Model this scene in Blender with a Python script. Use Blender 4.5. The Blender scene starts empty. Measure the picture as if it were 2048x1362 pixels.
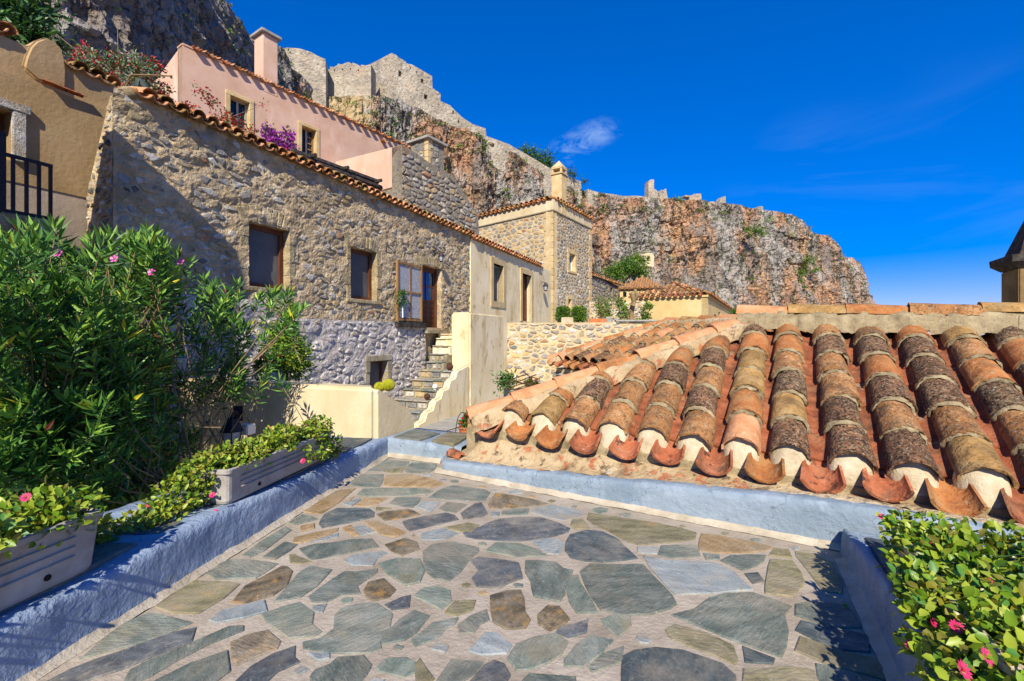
import bpy, bmesh, math, random
import numpy as np
from mathutils import Vector, Matrix, noise
from mathutils.geometry import tessellate_polygon
from math import sin, cos, tan, radians, pi, sqrt, atan2
random.seed(7); rng = np.random.default_rng(7)
scene = bpy.context.scene
COL = scene.collection
# ------------------------------------------------------------------ camera, sky, sun, exposure
F, H, HZ = 910.2, 1.4, 670.0          # focal length in photo pixels, eye height, horizon row
cam_d = bpy.data.cameras.new('camera'); cam = bpy.data.objects.new('camera', cam_d); COL.objects.link(cam)
cam.location = (0, 0, H); cam.rotation_euler = (radians(90), 0, 0)
cam_d.sensor_width = 36; cam_d.lens = 16; cam_d.shift_y = -11/2048
cam_d.clip_start = .05; cam_d.clip_end = 6000
scene.camera = cam
SUN_AZ, SUN_EL = 5.0, 38.0           # heading the light travels towards, elevation
SD = Vector((sin(radians(SUN_AZ))*cos(radians(SUN_EL)), cos(radians(SUN_AZ))*cos(radians(SUN_EL)), -sin(radians(SUN_EL))))
sl = bpy.data.lights.new('sun', 'SUN'); sl.energy = 5.0; sl.angle = radians(.53); sl.color = (1, .91, .76)
so = bpy.data.objects.new('sun', sl); COL.objects.link(so); so.rotation_euler = SD.to_track_quat('-Z', 'Y').to_euler(); so.location = (-5, -20, 30)
w = bpy.data.worlds.new('World'); scene.world = w; w.use_nodes = True
nt = w.node_tree; nd = nt.nodes; lk = nt.links
bg = nd['Background']; bg.inputs['Strength'].default_value = .15
sky = nd.new('ShaderNodeTexSky'); sky.sky_type = 'NISHITA'; sky.sun_disc = False
sky.sun_elevation = radians(SUN_EL); sky.sun_rotation = radians(180+SUN_AZ)
sky.altitude = 100; sky.air_density = 1.0; sky.dust_density = .05; sky.ozone_density = 5.0
hs = nd.new('ShaderNodeHueSaturation'); hs.inputs['Saturation'].default_value = 1.62; hs.inputs['Value'].default_value = 1.0
tc = nd.new('ShaderNodeTexCoord')
def wn(scale, det, sx, sy, sz, rot=(0, 0, 0), rough=.55, dist=0.):
    m = nd.new('ShaderNodeMapping'); m.inputs['Scale'].default_value = (sx, sy, sz); m.inputs['Rotation'].default_value = rot
    lk.new(tc.outputs['Generated'], m.inputs['Vector'])
    n = nd.new('ShaderNodeTexNoise'); n.inputs['Scale'].default_value = scale; n.inputs['Detail'].default_value = det
    n.inputs['Roughness'].default_value = rough; n.inputs['Distortion'].default_value = dist
    lk.new(m.outputs[0], n.inputs['Vector']); return n
def wr(node, a, b, c, d):
    m = nd.new('ShaderNodeMapRange'); m.inputs[1].default_value = a; m.inputs[2].default_value = b; m.inputs[3].default_value = c; m.inputs[4].default_value = d
    lk.new(node, m.inputs[0]); return m.outputs[0]
ci = wn(2.2, 8, 1, 1.3, 3.2, (0, .5, .3), .62, .6); ci2 = wn(1.1, 3, 1, 1, 1.6, (.2, 0, .8))
mu = nd.new('ShaderNodeMath'); mu.operation = 'MULTIPLY'
lk.new(wr(ci.outputs[0], .5, .82, 0, 1), mu.inputs[0]); lk.new(wr(ci2.outputs[0], .5, .72, 0, .16), mu.inputs[1])
# one small tuft of cloud, placed by its compass direction in the sky
nrm = nd.new('ShaderNodeVectorMath'); nrm.operation = 'NORMALIZE'; lk.new(tc.outputs['Generated'], nrm.inputs[0])
acc = None
for cpx, cpy, tight, amt in ((1122,306,.9997,.8), (1142,298,.99965,.9), (1163,286,.99965,1.), (1184,274,.9997,1.), (1204,264,.9998,.8), (1222,262,.9999,.5)):
    cd = Vector(((cpx-1024)/F, 1, (HZ-cpy)/F)).normalized()
    dt = nd.new('ShaderNodeVectorMath'); dt.operation = 'DOT_PRODUCT'; dt.inputs[1].default_value = cd; lk.new(nrm.outputs[0], dt.inputs[0])
    v_ = wr(dt.outputs['Value'], tight-.0003, 1., 0, amt)
    if acc is None: acc = v_
    else:
        a_ = nd.new('ShaderNodeMath'); a_.operation = 'ADD'; lk.new(acc, a_.inputs[0]); lk.new(v_, a_.inputs[1]); acc = a_.outputs[0]
tu = wn(16, 8, 1, 1, 1.8, (0, .45, .2), .66, .5)
mt = nd.new('ShaderNodeMath'); mt.operation = 'MULTIPLY'
lk.new(acc, mt.inputs[0]); lk.new(wr(tu.outputs[0], .45, .72, 0, .34), mt.inputs[1])
ad = nd.new('ShaderNodeMath'); ad.operation = 'ADD'; ad.use_clamp = True; lk.new(mu.outputs[0], ad.inputs[0]); lk.new(mt.outputs[0], ad.inputs[1])
mx = nd.new('ShaderNodeMixRGB'); mx.inputs[2].default_value = (2.4, 3.4, 4.9, 1)
tn = nd.new('ShaderNodeMixRGB'); tn.blend_type = 'MULTIPLY'; tn.inputs[0].default_value = 1; tn.inputs[2].default_value = (.85, .82, 1.3, 1); lk.new(sky.outputs[0], tn.inputs[1])
gm = nd.new('ShaderNodeGamma'); gm.inputs[1].default_value = .72; lk.new(tn.outputs[0], gm.inputs[0])
lk.new(gm.outputs[0], hs.inputs['Color']); lk.new(hs.outputs[0], mx.inputs[1]); lk.new(ad.outputs[0], mx.inputs[0]); lk.new(mx.outputs[0], bg.inputs['Color'])
vs = scene.view_settings; vs.view_transform = 'Standard'; vs.look = 'None'; vs.exposure = .52; vs.gamma = 1; vs.use_curve_mapping = False
scene.render.engine = 'CYCLES'; scene.cycles.max_bounces = 4; scene.cycles.diffuse_bounces = 2; scene.cycles.glossy_bounces = 2; scene.cycles.transparent_max_bounces = 6
try: scene.cycles.use_denoising = True
except Exception: pass

# ------------------------------------------------------------------ geometry helpers
def P(px, py, Y): return Vector(((px-1024)/F*Y, Y, H+(HZ-py)/F*Y))
def onZ(px, py, z=0.):
    Y = (H-z)*F/(py-HZ); return Vector(((px-1024)/F*Y, Y, z))
class Fr:
    """a vertical plane: origin, heading u along it, outward normal n"""
    def __init__(s, px, Y, az, X=None):
        s.o = Vector(((px-1024)/F*Y if X is None else X, Y)); a = radians(az); s.az = az
        s.u = Vector((sin(a), cos(a))); s.n = Vector((cos(a), -sin(a)))
    def off(s, d):
        q = Fr(0, 0, s.az, 0); q.o = s.o+s.n*d; return q
    def t(s, px):
        k = (px-1024)/F; return (k*s.o.y-s.o.x)/(s.u.x-k*s.u.y)
    def tz(s, px, py):
        t = s.t(px); Y = s.o.y+s.u.y*t; return (t, H+(HZ-py)/F*Y)
    def p(s, t, z, d=0): return Vector((s.o.x+s.u.x*t+s.n.x*d, s.o.y+s.u.y*t+s.n.y*d, z))
    def rect(s, x0, y0, x1, y1):
        a = s.tz(x0, y0); b = s.tz(x1, y1); c = s.tz(x0, y1)
        zt = (s.tz(x0, y0)[1]+s.tz(x1, y0)[1])/2 if False else a[1]
        return (a[0], min(c[1], b[1]) if False else c[1], b[0], zt)   # t0,z0,t1,z1 measured on the left edge
    def poly(s, pts): return [s.tz(*q) for q in pts]
class MB:
    def __init__(s): s.v = []; s.f = []; s.m = []
    def add(s, vs, fs, m=0):
        k = len(s.v); s.v += [tuple(q) for q in vs]
        for f in fs: s.f.append(tuple(i+k for i in f)); s.m.append(m)
    def hexa(s, a, m=0):        # 8 corners: bottom loop then top loop
        s.add(a, [(3,2,1,0),(4,5,6,7),(0,1,5,4),(1,2,6,5),(2,3,7,6),(3,0,4,7)], m)
    def box(s, fr, t0, t1, z0, z1, d0, d1, m=0):
        s.hexa([fr.p(t0,z0,d0),fr.p(t0,z0,d1),fr.p(t1,z0,d1),fr.p(t1,z0,d0),fr.p(t0,z1,d0),fr.p(t0,z1,d1),fr.p(t1,z1,d1),fr.p(t1,z1,d0)], m)
    def prism(s, pts, vec, m=0):
        n = len(pts); vec = Vector(vec); a = [Vector(q) for q in pts]; b = [q+vec for q in a]
        tr = tessellate_polygon([a]); k = [tuple(t) for t in tr]
        s.add(a+b, k+[tuple(i+n for i in reversed(t)) for t in k]+[(i,(i+1)%n,(i+1)%n+n,i+n) for i in range(n)], m)
    def tube(s, path, r, n=6, m=0, caps=True):
        path = [Vector(q) for q in path]; k = len(s.v); L = len(path)
        if not hasattr(r, '__len__'): r = [r]*L
        ref = Vector((.31,.22,.93))
        for i, q in enumerate(path):
            d = (path[min(i+1,L-1)]-path[max(i-1,0)]).normalized()
            x = d.cross(ref)
            if x.length < 1e-3: x = d.cross(Vector((1,0,0)))
            x.normalize(); y = d.cross(x)
            for j in range(n):
                a = 2*pi*j/n; s.v.append(tuple(q+(x*cos(a)+y*sin(a))*r[i]))
        for i in range(L-1):
            for j in range(n):
                s.f.append((k+i*n+j, k+i*n+(j+1)%n, k+(i+1)*n+(j+1)%n, k+(i+1)*n+j)); s.m.append(m)
        if caps:
            s.f.append(tuple(k+j for j in reversed(range(n)))); s.m.append(m)
            s.f.append(tuple(k+(L-1)*n+j for j in range(n))); s.m.append(m)
    def ball(s, c, r, nu=14, nv=9, m=0, sq=(1,1,1)):
        c = Vector(c); vs = [c+Vector((0,0,r*sq[2]))]; 
        for i in range(1,nv):
            a = pi*i/nv
            for j in range(nu):
                b = 2*pi*j/nu; vs.append(c+Vector((r*sq[0]*sin(a)*cos(b), r*sq[1]*sin(a)*sin(b), r*sq[2]*cos(a))))
        vs.append(c-Vector((0,0,r*sq[2]))); fs = []
        for j in range(nu): fs.append((0,1+j,1+(j+1)%nu)); fs.append((len(vs)-1, 1+(nv-2)*nu+(j+1)%nu, 1+(nv-2)*nu+j))
        for i in range(nv-2):
            for j in range(nu): fs.append((1+i*nu+j, 1+(i+1)*nu+j, 1+(i+1)*nu+(j+1)%nu, 1+i*nu+(j+1)%nu))
        s.add(vs, fs, m)
    def lathe(s, c, prof, n=14, m=0):
        c = Vector(c); k = len(s.v)
        for (r, z) in prof:
            for j in range(n): a = 2*pi*j/n; s.v.append(tuple(c+Vector((r*cos(a), r*sin(a), z))))
        for i in range(len(prof)-1):
            for j in range(n): s.f.append((k+i*n+j,k+i*n+(j+1)%n,k+(i+1)*n+(j+1)%n,k+(i+1)*n+j)); s.m.append(m)
    def wall(s, fr, outline, holes=(), d=0, thick=.4, m=0, mr=None):
        loops = [[Vector((a, b, 0)) for a, b in outline]]+[[Vector((a, b, 0)) for a, b in h] for h in holes]
        flat = [q for l in loops for q in l]; tr = tessellate_polygon(loops); N = len(flat)
        vs = [fr.p(q.x, q.y, d) for q in flat]+[fr.p(q.x, q.y, d-thick) for q in flat]
        fs = [tuple(t) for t in tr]+[tuple(i+N for i in reversed(t)) for t in tr]; s.add(vs, fs, m)
        k = 0; off = len(s.v)-2*N
        for li, l in enumerate(loops):
            n = len(l)
            for i in range(n):
                s.f.append((off+k+i, off+k+(i+1)%n, off+N+k+(i+1)%n, off+N+k+i)); s.m.append(m if (li == 0 or mr is None) else mr)
            k += n
    def build(s, name, mats, parent=None, smooth=False, bevel=0, seg=2, sharp=None):
        me = bpy.data.meshes.new(name); me.from_pydata(s.v, [], s.f)
        if not isinstance(mats, (list, tuple)): mats = [mats]
        for q in mats: me.materials.append(q)
        if len(mats) > 1: me.polygons.foreach_set('material_index', s.m)
        if bevel or smooth:
            bm = bmesh.new(); bm.from_mesh(me); bmesh.ops.remove_doubles(bm, verts=bm.verts, dist=1e-5)
            bmesh.ops.recalc_face_normals(bm, faces=bm.faces)
            if bevel: bmesh.ops.bevel(bm, geom=[e for e in bm.edges if e.calc_face_angle(0) > .3], offset=bevel, segments=seg, affect='EDGES', clamp_overlap=True)
            bm.to_mesh(me); bm.free()
        if smooth: me.polygons.foreach_set('use_smooth', [True]*len(me.polygons))
        me.update(); return link(name, me, parent)
def link(name, me, parent=None, mw=None):
    o = bpy.data.objects.new(name, me); COL.objects.link(o)
    if parent is not None: setpar(o, parent)
    if mw is not None: o.matrix_basis = mw
    return o
LOC = {}
def setpar(o, p):
    o.parent = p
    q = p; off = Vector((0,0,0))
    while q is not None:
        off += LOC.get(q.name, Vector((0,0,0))); q = None
    if p.name in LOC: o.matrix_parent_inverse = Matrix.Translation(-LOC[p.name])
def tag(o, label=None, cat=None, group=None, kind=None):
    if label: o['label'] = label
    if cat: o['category'] = cat
    if group: o['group'] = group
    if kind: o['kind'] = kind
    return o
def thing(name, loc, label, cat, group=None):
    o = bpy.data.objects.new(name, None); COL.objects.link(o); o.location = loc; o.empty_display_size = .1
    LOC[o.name] = Vector(loc); return tag(o, label, cat, group)
def rect(t0, z0, t1, z1): return [(t0, z0), (t1, z0), (t1, z1), (t0, z1)]

# numpy gradient-ish value noise
_perm = rng.permutation(4096)
def _h(ix, iy, iz): return _perm[(_perm[(_perm[ix & 4095]+iy) & 4095]+iz) & 4095]/4095.
def vnoise(x, y, z):
    x, y, z = np.broadcast_arrays(np.asarray(x, float), y, z)
    ix = np.floor(x).astype(int); iy = np.floor(y).astype(int); iz = np.floor(z).astype(int)
    fx, fy, fz = x-ix, y-iy, z-iz
    fx = fx*fx*fx*(fx*(fx*6-15)+10); fy = fy*fy*fy*(fy*(fy*6-15)+10); fz = fz*fz*fz*(fz*(fz*6-15)+10)
    r = 0
    for a in (0,1):
        for b in (0,1):
            for c in (0,1):
                r = r+_h(ix+a,iy+b,iz+c)*(fx if a else 1-fx)*(fy if b else 1-fy)*(fz if c else 1-fz)
    return r*2-1
def fbm(x, y, z, o=5, g=.5, ridged=False):
    a = 1.; s = 0; t = 0
    for i in range(o):
        n = vnoise(x*2**i+17.3*i, y*2**i+5.1*i, z*2**i+9.7*i)
        if ridged: n = 1-2*np.abs(n)
        s = s+a*n; t += a; a *= g
    return s/t
def inpoly(x, y, poly):
    c = False; j = len(poly)-1
    for i in range(len(poly)):
        xi, yi = poly[i]; xj, yj = poly[j]
        if (yi > y) != (yj > y) and x < (xj-xi)*(y-yi)/(yj-yi+1e-12)+xi: c = not c
        j = i
    return c
def interp(x, xs, ys): return float(np.interp(x, xs, ys))

# ------------------------------------------------------------------ materials
def C(h, k=1.):
    h = h.lstrip('#'); r = []
    for i in (0, 2, 4):
        c = int(h[i:i+2], 16)/255; r.append((c/12.92 if c <= .04045 else ((c+.055)/1.055)**2.4)*k)
    return (r[0], r[1], r[2], 1)
def mk(name, cols, scale=5., detail=6., rough=.9, bump=.3, bscale=40., bdist=.02, layers=(), var=0., stretch=None, spec=.25, transl=0., rot=None, lo=.3, hi=.7, bump2=None, bstretch=None, hue=0., orot=False, vor=None):
    m = bpy.data.materials.new(name); m.use_nodes = True; n = m.node_tree.nodes; l = m.node_tree.links
    b = n['Principled BSDF']; b.inputs['Roughness'].default_value = rough; b.inputs['Specular IOR Level'].default_value = spec
    g = n.new('ShaderNodeNewGeometry')
    pos = g.outputs['Position']
    if orot:                   # each piece of stone was laid with its grain another way
        oi0 = n.new('ShaderNodeObjectInfo'); ml = n.new('ShaderNodeMath'); ml.operation = 'MULTIPLY'; ml.inputs[1].default_value = 37.7; l.new(oi0.outputs['Random'], ml.inputs[0])
        vr = n.new('ShaderNodeVectorRotate'); vr.rotation_type = 'Z_AXIS'; l.new(pos, vr.inputs['Vector']); l.new(ml.outputs[0], vr.inputs['Angle']); pos = vr.outputs[0]
    def nz(sc, det=6., st=None, rt=None, rg=.6):
        src = pos
        if rt is not None:
            mp = n.new('ShaderNodeMapping'); mp.inputs['Rotation'].default_value = rt; l.new(src, mp.inputs['Vector']); src = mp.outputs[0]
        if st is not None:
            mp = n.new('ShaderNodeMapping'); mp.inputs['Scale'].default_value = st; l.new(src, mp.inputs['Vector']); src = mp.outputs[0]
        t = n.new('ShaderNodeTexNoise'); t.inputs['Scale'].default_value = sc; t.inputs['Detail'].default_value = det; t.inputs['Roughness'].default_value = rg
        l.new(src, t.inputs['Vector']); return t.outputs[0]
    cr = n.new('ShaderNodeValToRGB'); e = cr.color_ramp.elements
    k = len(cols)
    while len(e) < k: e.new(.5)
    for i, c in enumerate(cols):
        e[i].position = lo+(hi-lo)*(i/(k-1) if k > 1 else 0); e[i].color = C(c) if isinstance(c, str) else c
    if k == 1: e[1].color = e[0].color
    l.new(nz(scale, detail, stretch, rot), cr.inputs[0]); cur = cr.outputs[0]
    for L in layers:
        mp = n.new('ShaderNodeMapRange'); mp.inputs[1].default_value = L['lo']; mp.inputs[2].default_value = L['hi']; mp.inputs[4].default_value = L.get('a', 1.)
        src_ = nz(L['scale'], L.get('detail', 5.), L.get('stretch'), L.get('rot'), L.get('rg', .6))
        if L.get('band'):      # thin winding line where the noise crosses its middle value: a crack or vein
            m1 = n.new('ShaderNodeMath'); m1.operation = 'SUBTRACT'; m1.inputs[1].default_value = .5; l.new(src_, m1.inputs[0])
            m2 = n.new('ShaderNodeMath'); m2.operation = 'ABSOLUTE'; l.new(m1.outputs[0], m2.inputs[0])
            m3 = n.new('ShaderNodeMath'); m3.operation = 'SUBTRACT'; m3.inputs[0].default_value = 1; l.new(m2.outputs[0], m3.inputs[1]); src_ = m3.outputs[0]
        l.new(src_, mp.inputs[0])
        mxn = n.new('ShaderNodeMixRGB'); l.new(mp.outputs[0], mxn.inputs[0]); l.new(cur, mxn.inputs[1]); mxn.inputs[2].default_value = C(L['c']); cur = mxn.outputs[0]
    vh = None
    if vor:                    # angular fracture blocks: cracks along cell borders, their shade multiplied into the colour
        vs_, vst, wdt, amt = vor
        na = n.new('ShaderNodeTexNoise'); na.inputs['Scale'].default_value = vs_*1.7; na.inputs['Detail'].default_value = 4; l.new(pos, na.inputs['Vector'])
        sc2_ = n.new('ShaderNodeVectorMath'); sc2_.operation = 'SCALE'; sc2_.inputs['Scale'].default_value = .9/vs_; l.new(na.outputs['Color'], sc2_.inputs[0])
        av = n.new('ShaderNodeVectorMath'); av.operation = 'ADD'; l.new(pos, av.inputs[0]); l.new(sc2_.outputs[0], av.inputs[1])
        mpv = n.new('ShaderNodeMapping'); mpv.inputs['Scale'].default_value = vst; l.new(av.outputs[0], mpv.inputs['Vector'])
        vt = n.new('ShaderNodeTexVoronoi'); vt.feature = 'DISTANCE_TO_EDGE'; vt.inputs['Scale'].default_value = vs_; l.new(mpv.outputs[0], vt.inputs['Vector'])
        mv = n.new('ShaderNodeMapRange'); mv.inputs[1].default_value = 0; mv.inputs[2].default_value = wdt; mv.inputs[3].default_value = 1-amt; mv.inputs[4].default_value = 1; l.new(vt.outputs['Distance'], mv.inputs[0]); vh = mv.outputs[0]
        mm = n.new('ShaderNodeMixRGB'); mm.blend_type = 'MULTIPLY'; mm.inputs[0].default_value = 1; l.new(cur, mm.inputs[1]); l.new(vh, mm.inputs[2]); cur = mm.outputs[0]
    if var or hue:
        oi = n.new('ShaderNodeObjectInfo'); hv = n.new('ShaderNodeHueSaturation')
        mr = n.new('ShaderNodeMapRange'); mr.inputs[3].default_value = 1-var; mr.inputs[4].default_value = 1+var; l.new(oi.outputs['Random'], mr.inputs[0])
        l.new(mr.outputs[0], hv.inputs['Value']); l.new(cur, hv.inputs['Color']); cur = hv.outputs[0]
    l.new(cur, b.inputs['Base Color'])
    if bump:
        bn = n.new('ShaderNodeBump'); bn.inputs['Strength'].default_value = bump; bn.inputs['Distance'].default_value = bdist
        l.new(nz(bscale, 5., bstretch), bn.inputs['Height'])
        if bump2:
            b2 = n.new('ShaderNodeBump'); b2.inputs['Strength'].default_value = bump2[0]; b2.inputs['Distance'].default_value = bump2[2]
            l.new(nz(bump2[1], 4.), b2.inputs['Height']); l.new(b2.outputs[0], bn.inputs['Normal'])
        last = bn.outputs[0]
        if vh is not None:
            b3 = n.new('ShaderNodeBump'); b3.inputs['Strength'].default_value = .9; b3.inputs['Distance'].default_value = .35/vor[0]*.6; l.new(vh, b3.inputs['Height']); l.new(last, b3.inputs['Normal']); last = b3.outputs[0]
        l.new(last, b.inputs['Normal'])
    if transl:
        tr = n.new('ShaderNodeBsdfTranslucent'); l.new(cur, tr.inputs['Color']); mxs = n.new('ShaderNodeMixShader'); mxs.inputs[0].default_value = transl
        l.new(b.outputs[0], mxs.inputs[1]); l.new(tr.outputs[0], mxs.inputs[2]); l.new(mxs.outputs[0], n['Material Output'].inputs[0])
    return m
def lay(c, scale, lo, hi, **k): return dict(c=c, scale=scale, lo=lo, hi=hi, **k)
def glass(name, col, rough=.08, metal=0., spec=.5):
    m = bpy.data.materials.new(name); m.use_nodes = True; b = m.node_tree.nodes['Principled BSDF']
    b.inputs['Base Color'].default_value = C(col); b.inputs['Roughness'].default_value = rough; b.inputs['Metallic'].default_value = metal; b.inputs['Specular IOR Level'].default_value = spec
    return m
M = {}
# paving
M['grout'] = mk('grout', ['#8f8372','#a39786','#b4a998'], 3, 8, layers=[lay('#8a7862', 14, .54, .7, a=.5), lay('#b5aa98', 1.1, .5, .68, a=.6), lay('#7d7468', 2.6, .58, .7, a=.4), lay('#d6cdbd', 60, .62, .7, a=.5)], bump=.6, bscale=45, bdist=.012, bump2=(.5, 6, .02))
def slate(n, a, b, c, ex=()):
    rt = (0, 0, (sum(map(ord, n))*.7) % 3.1)
    return mk(n, [a, b, c], 7, 9, rough=.72, bump=.7, bscale=30, bdist=.012, bstretch=(.6,2.2,1), stretch=(.6,1.9,1), rot=rt, orot=True, var=.16, spec=.3, lo=.34, hi=.66, layers=list(ex)+[lay('#b9bdb6', 24, .58, .68, a=.4, detail=9, rg=.75), lay('#3a4040', 38, .57, .66, a=.5, detail=7, rg=.75), lay('#cfd6d2', 80, .66, .74, a=.5), lay('#9c917e', 2.4, .47, .64, a=.55, detail=9, rg=.68), lay('#8d8676', 9, .6, .7, a=.4), lay('#a59a88', 3, .992, .999, a=.25, band=True)], bump2=(.4, 90, .006))
M['sl_g'] = slate('slate_green', '#525b54', '#676f66', '#7e847a', [lay('#8a8062', 3, .58, .72, a=.5)])
M['sl_d'] = slate('slate_dark', '#3b4448', '#4e585a', '#636b69', [lay('#6d6a5a', 4, .6, .72, a=.4)])
M['sl_b'] = slate('slate_blue', '#43484c', '#54595c', '#6b6e6e', [lay('#7a6a52', 6, .6, .7, a=.5)])
M['sl_l'] = slate('slate_light', '#757d7d', '#888f8e', '#9ca19c', [lay('#a99470', 4, .58, .72, a=.5)])
M['sl_lg'] = slate('slate_pale_green', '#606c64', '#768072', '#8a9182', [lay('#7c7250', 5, .56, .7, a=.6)])
M['sl_o'] = slate('slate_olive', '#64604a', '#7d7657', '#90886a', [lay('#a8895a', 5, .58, .7, a=.5)])
M['sl_r'] = slate('slate_brown', '#4c4538', '#6b5f49', '#88765a', [lay('#a57d43', 11, .54, .64, a=.75), lay('#2f2d2a', 15, .58, .66, a=.6)])
M['sl_t'] = slate('slate_tan', '#846c48', '#9a815a', '#ac9370', [lay('#7d6a4a', 7, .56, .68, a=.6)])
M['blue'] = mk('blue_limewash', ['#748490','#83929e','#929fab'], 2.2, 7, rough=.85, bump=.55, bscale=16, bdist=.03, layers=[lay('#a6b4c0', 5, .55, .72, a=.6, detail=8), lay('#62768e', 3.5, .56, .7, a=.5, detail=8), lay('#566474', 2.2, .994, .999, a=.7, band=True)], bump2=(.5, 60, .008))
M['blue_rough'] = mk('blue_rough_stucco', ['#76889e','#899aae','#9cabbc'], 2.6, 7, rough=.85, bump=.7, bscale=11, bdist=.04, layers=[lay('#b4c2d2', 7, .6, .75, a=.4), lay('#66788f', 4, .56, .7, a=.6, detail=9), lay('#8d8a80', 9, .62, .7, a=.4)], bump2=(.7, 42, .015), spec=.35)
M['kerb_foot'] = mk('kerb_foot_lime', ['#9a8f7a','#b0a590','#c0b6a4'], 5, bump=.5, bscale=35, layers=[lay('#8f8068', 18, .6, .7, a=.5)])
M['plaster_w'] = mk('roof_plaster', ['#a08a68','#b59f7a','#c5b290'], 2.4, 8, bump=.9, bscale=26, bdist=.03, layers=[lay('#b07f4e', 3.2, .54, .68, a=.6), lay('#8d7d62', 12, .55, .66, a=.6), lay('#6a5238', 3.5, .53, .63, a=.75, detail=10, rg=.72), lay('#3d3225', 7, .58, .64, a=.8, detail=9, rg=.7), lay('#a85a38', 6, .6, .64, a=.7), lay('#ddd2bb', 5, .6, .72, a=.6)], bump2=(.6, 9, .03))
M['mortar'] = mk('tile_mortar', ['#75684f','#948566','#aa9b7a'], 9, bump=.8, bscale=50, bdist=.015, layers=[lay('#6b5c44', 30, .58, .68, a=.7)], var=.1)
M['mortar_w'] = mk('mortar_plug', ['#a8987a','#c0b192','#d0c4a8'], 9, bump=.8, bscale=55, bdist=.012, layers=[lay('#8d7a5a', 40, .62, .7, a=.6)])
SOOT = [lay('#4c3a29', 2.6, .5, .64, a=.7, detail=10, rg=.72), lay('#7b6a4e', 4.4, .52, .66, a=.5, detail=10, rg=.7)]
def tile(n, a, b, c, ex, var=.12, soot=True): return mk(n, [a, b, c], 7, 6, rough=.9, bump=.9, bscale=34, bdist=.016, layers=(SOOT if soot else [])+list(ex), var=var, spec=.2, bump2=(.6, 9, .03))
lich = lambda a, t: [lay('#54402e', 11, t, t+.1, a=a*.85, rg=.75, detail=9), lay('#211b15', 44, t+.02, t+.1, a=a*.9, detail=8, rg=.7), lay('#8f8164', 18, .58, .66, a=.6, detail=9), lay('#c2b9a2', 62, .6, .66, a=.8, detail=5)]
M['t_clean'] = tile('tile_orange', '#965c34', '#aa7040', '#ba8656', [lay('#8a744c', 7, .55, .68, a=.6, detail=9), lay('#4e3826', 34, .58, .67, a=.65, detail=8), lay('#cdb996', 26, .62, .7, a=.4)])
M['t_peach'] = tile('tile_peach', '#b87d52', '#c38e64', '#cd9f78', [lay('#a96a3e', 5, .5, .68, a=.65, detail=9), lay('#6e5038', 36, .6, .69, a=.5, detail=8), lay('#d8bd98', 12, .6, .7, a=.4)], .1, False)
M['t_tan'] = tile('tile_tan', '#94713f', '#a88450', '#b89966', [lay('#6e5a38', 9, .5, .66, a=.65, detail=9), lay('#3a2e24', 40, .57, .66, a=.65, detail=8)])
M['t_mid'] = tile('tile_weathered', '#8f6038', '#a57546', '#b58b5e', lich(.75, .52))
M['t_dark'] = tile('tile_lichen_brown', '#6e4e38', '#866145', '#9a7856', lich(.92, .46))
M['t_black'] = tile('tile_lichen_black', '#664f3a', '#82664a', '#9a7c5a', lich(.9, .46))
M['t_pan'] = tile('tile_pan_red', '#7e452c', '#935538', '#a2694a', [lay('#503325', 6, .54, .68, a=.7), lay('#a89678', 9, .6, .72, a=.6), lay('#3a2c22', 20, .6, .68, a=.5)])
M['t_hook'] = tile('tile_hook', '#9c5536', '#ad6644', '#bd7a5a', [lay('#3a2c24', 9, .55, .63, a=.85, detail=9), lay('#c9b79c', 30, .62, .7, a=.4)], .14)
# masonry
def st(n, a, b, c, **k): return mk(n, [a, b, c], 9, 7, bump=.8, bscale=30, bdist=.02, var=.12, lo=.3, hi=.7, layers=[lay('#6f675a', 12, .55, .68, a=.7, detail=9), lay('#d6cfc0', 15, .57, .68, a=.75, detail=9, rg=.7), lay('#aa9b80', 4.2, .47, .58, a=.85, detail=9, rg=.72), lay('#433e35', 30, .6, .68, a=.7, detail=8)], bump2=(.8, 80, .012), **k)
M['s_grey'] = st('stone_grey', '#787672', '#918f8a', '#a9a6a0')
M['s_blue'] = st('stone_bluegrey', '#5c6064', '#717578', '#8b8e90')
M['s_white'] = st('stone_pale', '#aba79d', '#c2beb4', '#d6d2c8')
M['s_tan'] = st('stone_tan', '#98845a', '#b09a6e', '#c4b186')
M['s_or'] = st('stone_orange', '#8f5f3c', '#a9764d', '#b98b64')
M['s_dk'] = st('stone_dark', '#35373a', '#484a4d', '#5d5e5f')
M['m_house'] = mk('house_mortar', ['#9c8a66','#bda682','#d6c6a2'], 3.2, 9, bump=1., bscale=16, bdist=.06, layers=[lay('#7a6f58', 1.5, .5, .66, a=.6), lay('#d8ccb2', 7, .57, .7, a=.55), lay('#4a453b', 9, .6, .7, a=.6), lay('#7d7e7c', 4.5, .6, .68, a=.6)], bump2=(.6, 70, .01))
M['m_tower'] = mk('tower_mortar', ['#b09a74','#c0ac86','#cebd9a'], 4, bump=.6, bscale=25, layers=[lay('#9d8a66', 6, .58, .7, a=.5)])
M['m_rub'] = mk('rubble_mortar', ['#6f6857','#8a8270','#9c937e'], 5, bump=.8, bscale=14, bdist=.05, layers=[lay('#565a60', 5, .52, .62, a=.7), lay('#a77b52', 4, .64, .7, a=.6)])
M['ashlar'] = mk('ashlar_tan', ['#b49a68','#c4ac7c','#d0bb90'], 3, bump=.5, bscale=28, var=.1, layers=[lay('#8e7a52', 6, .58, .7, a=.5)])
M['ash_house'] = mk('house_dressed_stone', ['#8a7a58','#a5946f','#bfb08c'], 6, 9, bump=1., bscale=24, bdist=.03, var=.14, layers=[lay('#6b624f', 7, .54, .66, a=.7, detail=9), lay('#cfc6b2', 14, .58, .68, a=.6, detail=8)])
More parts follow.
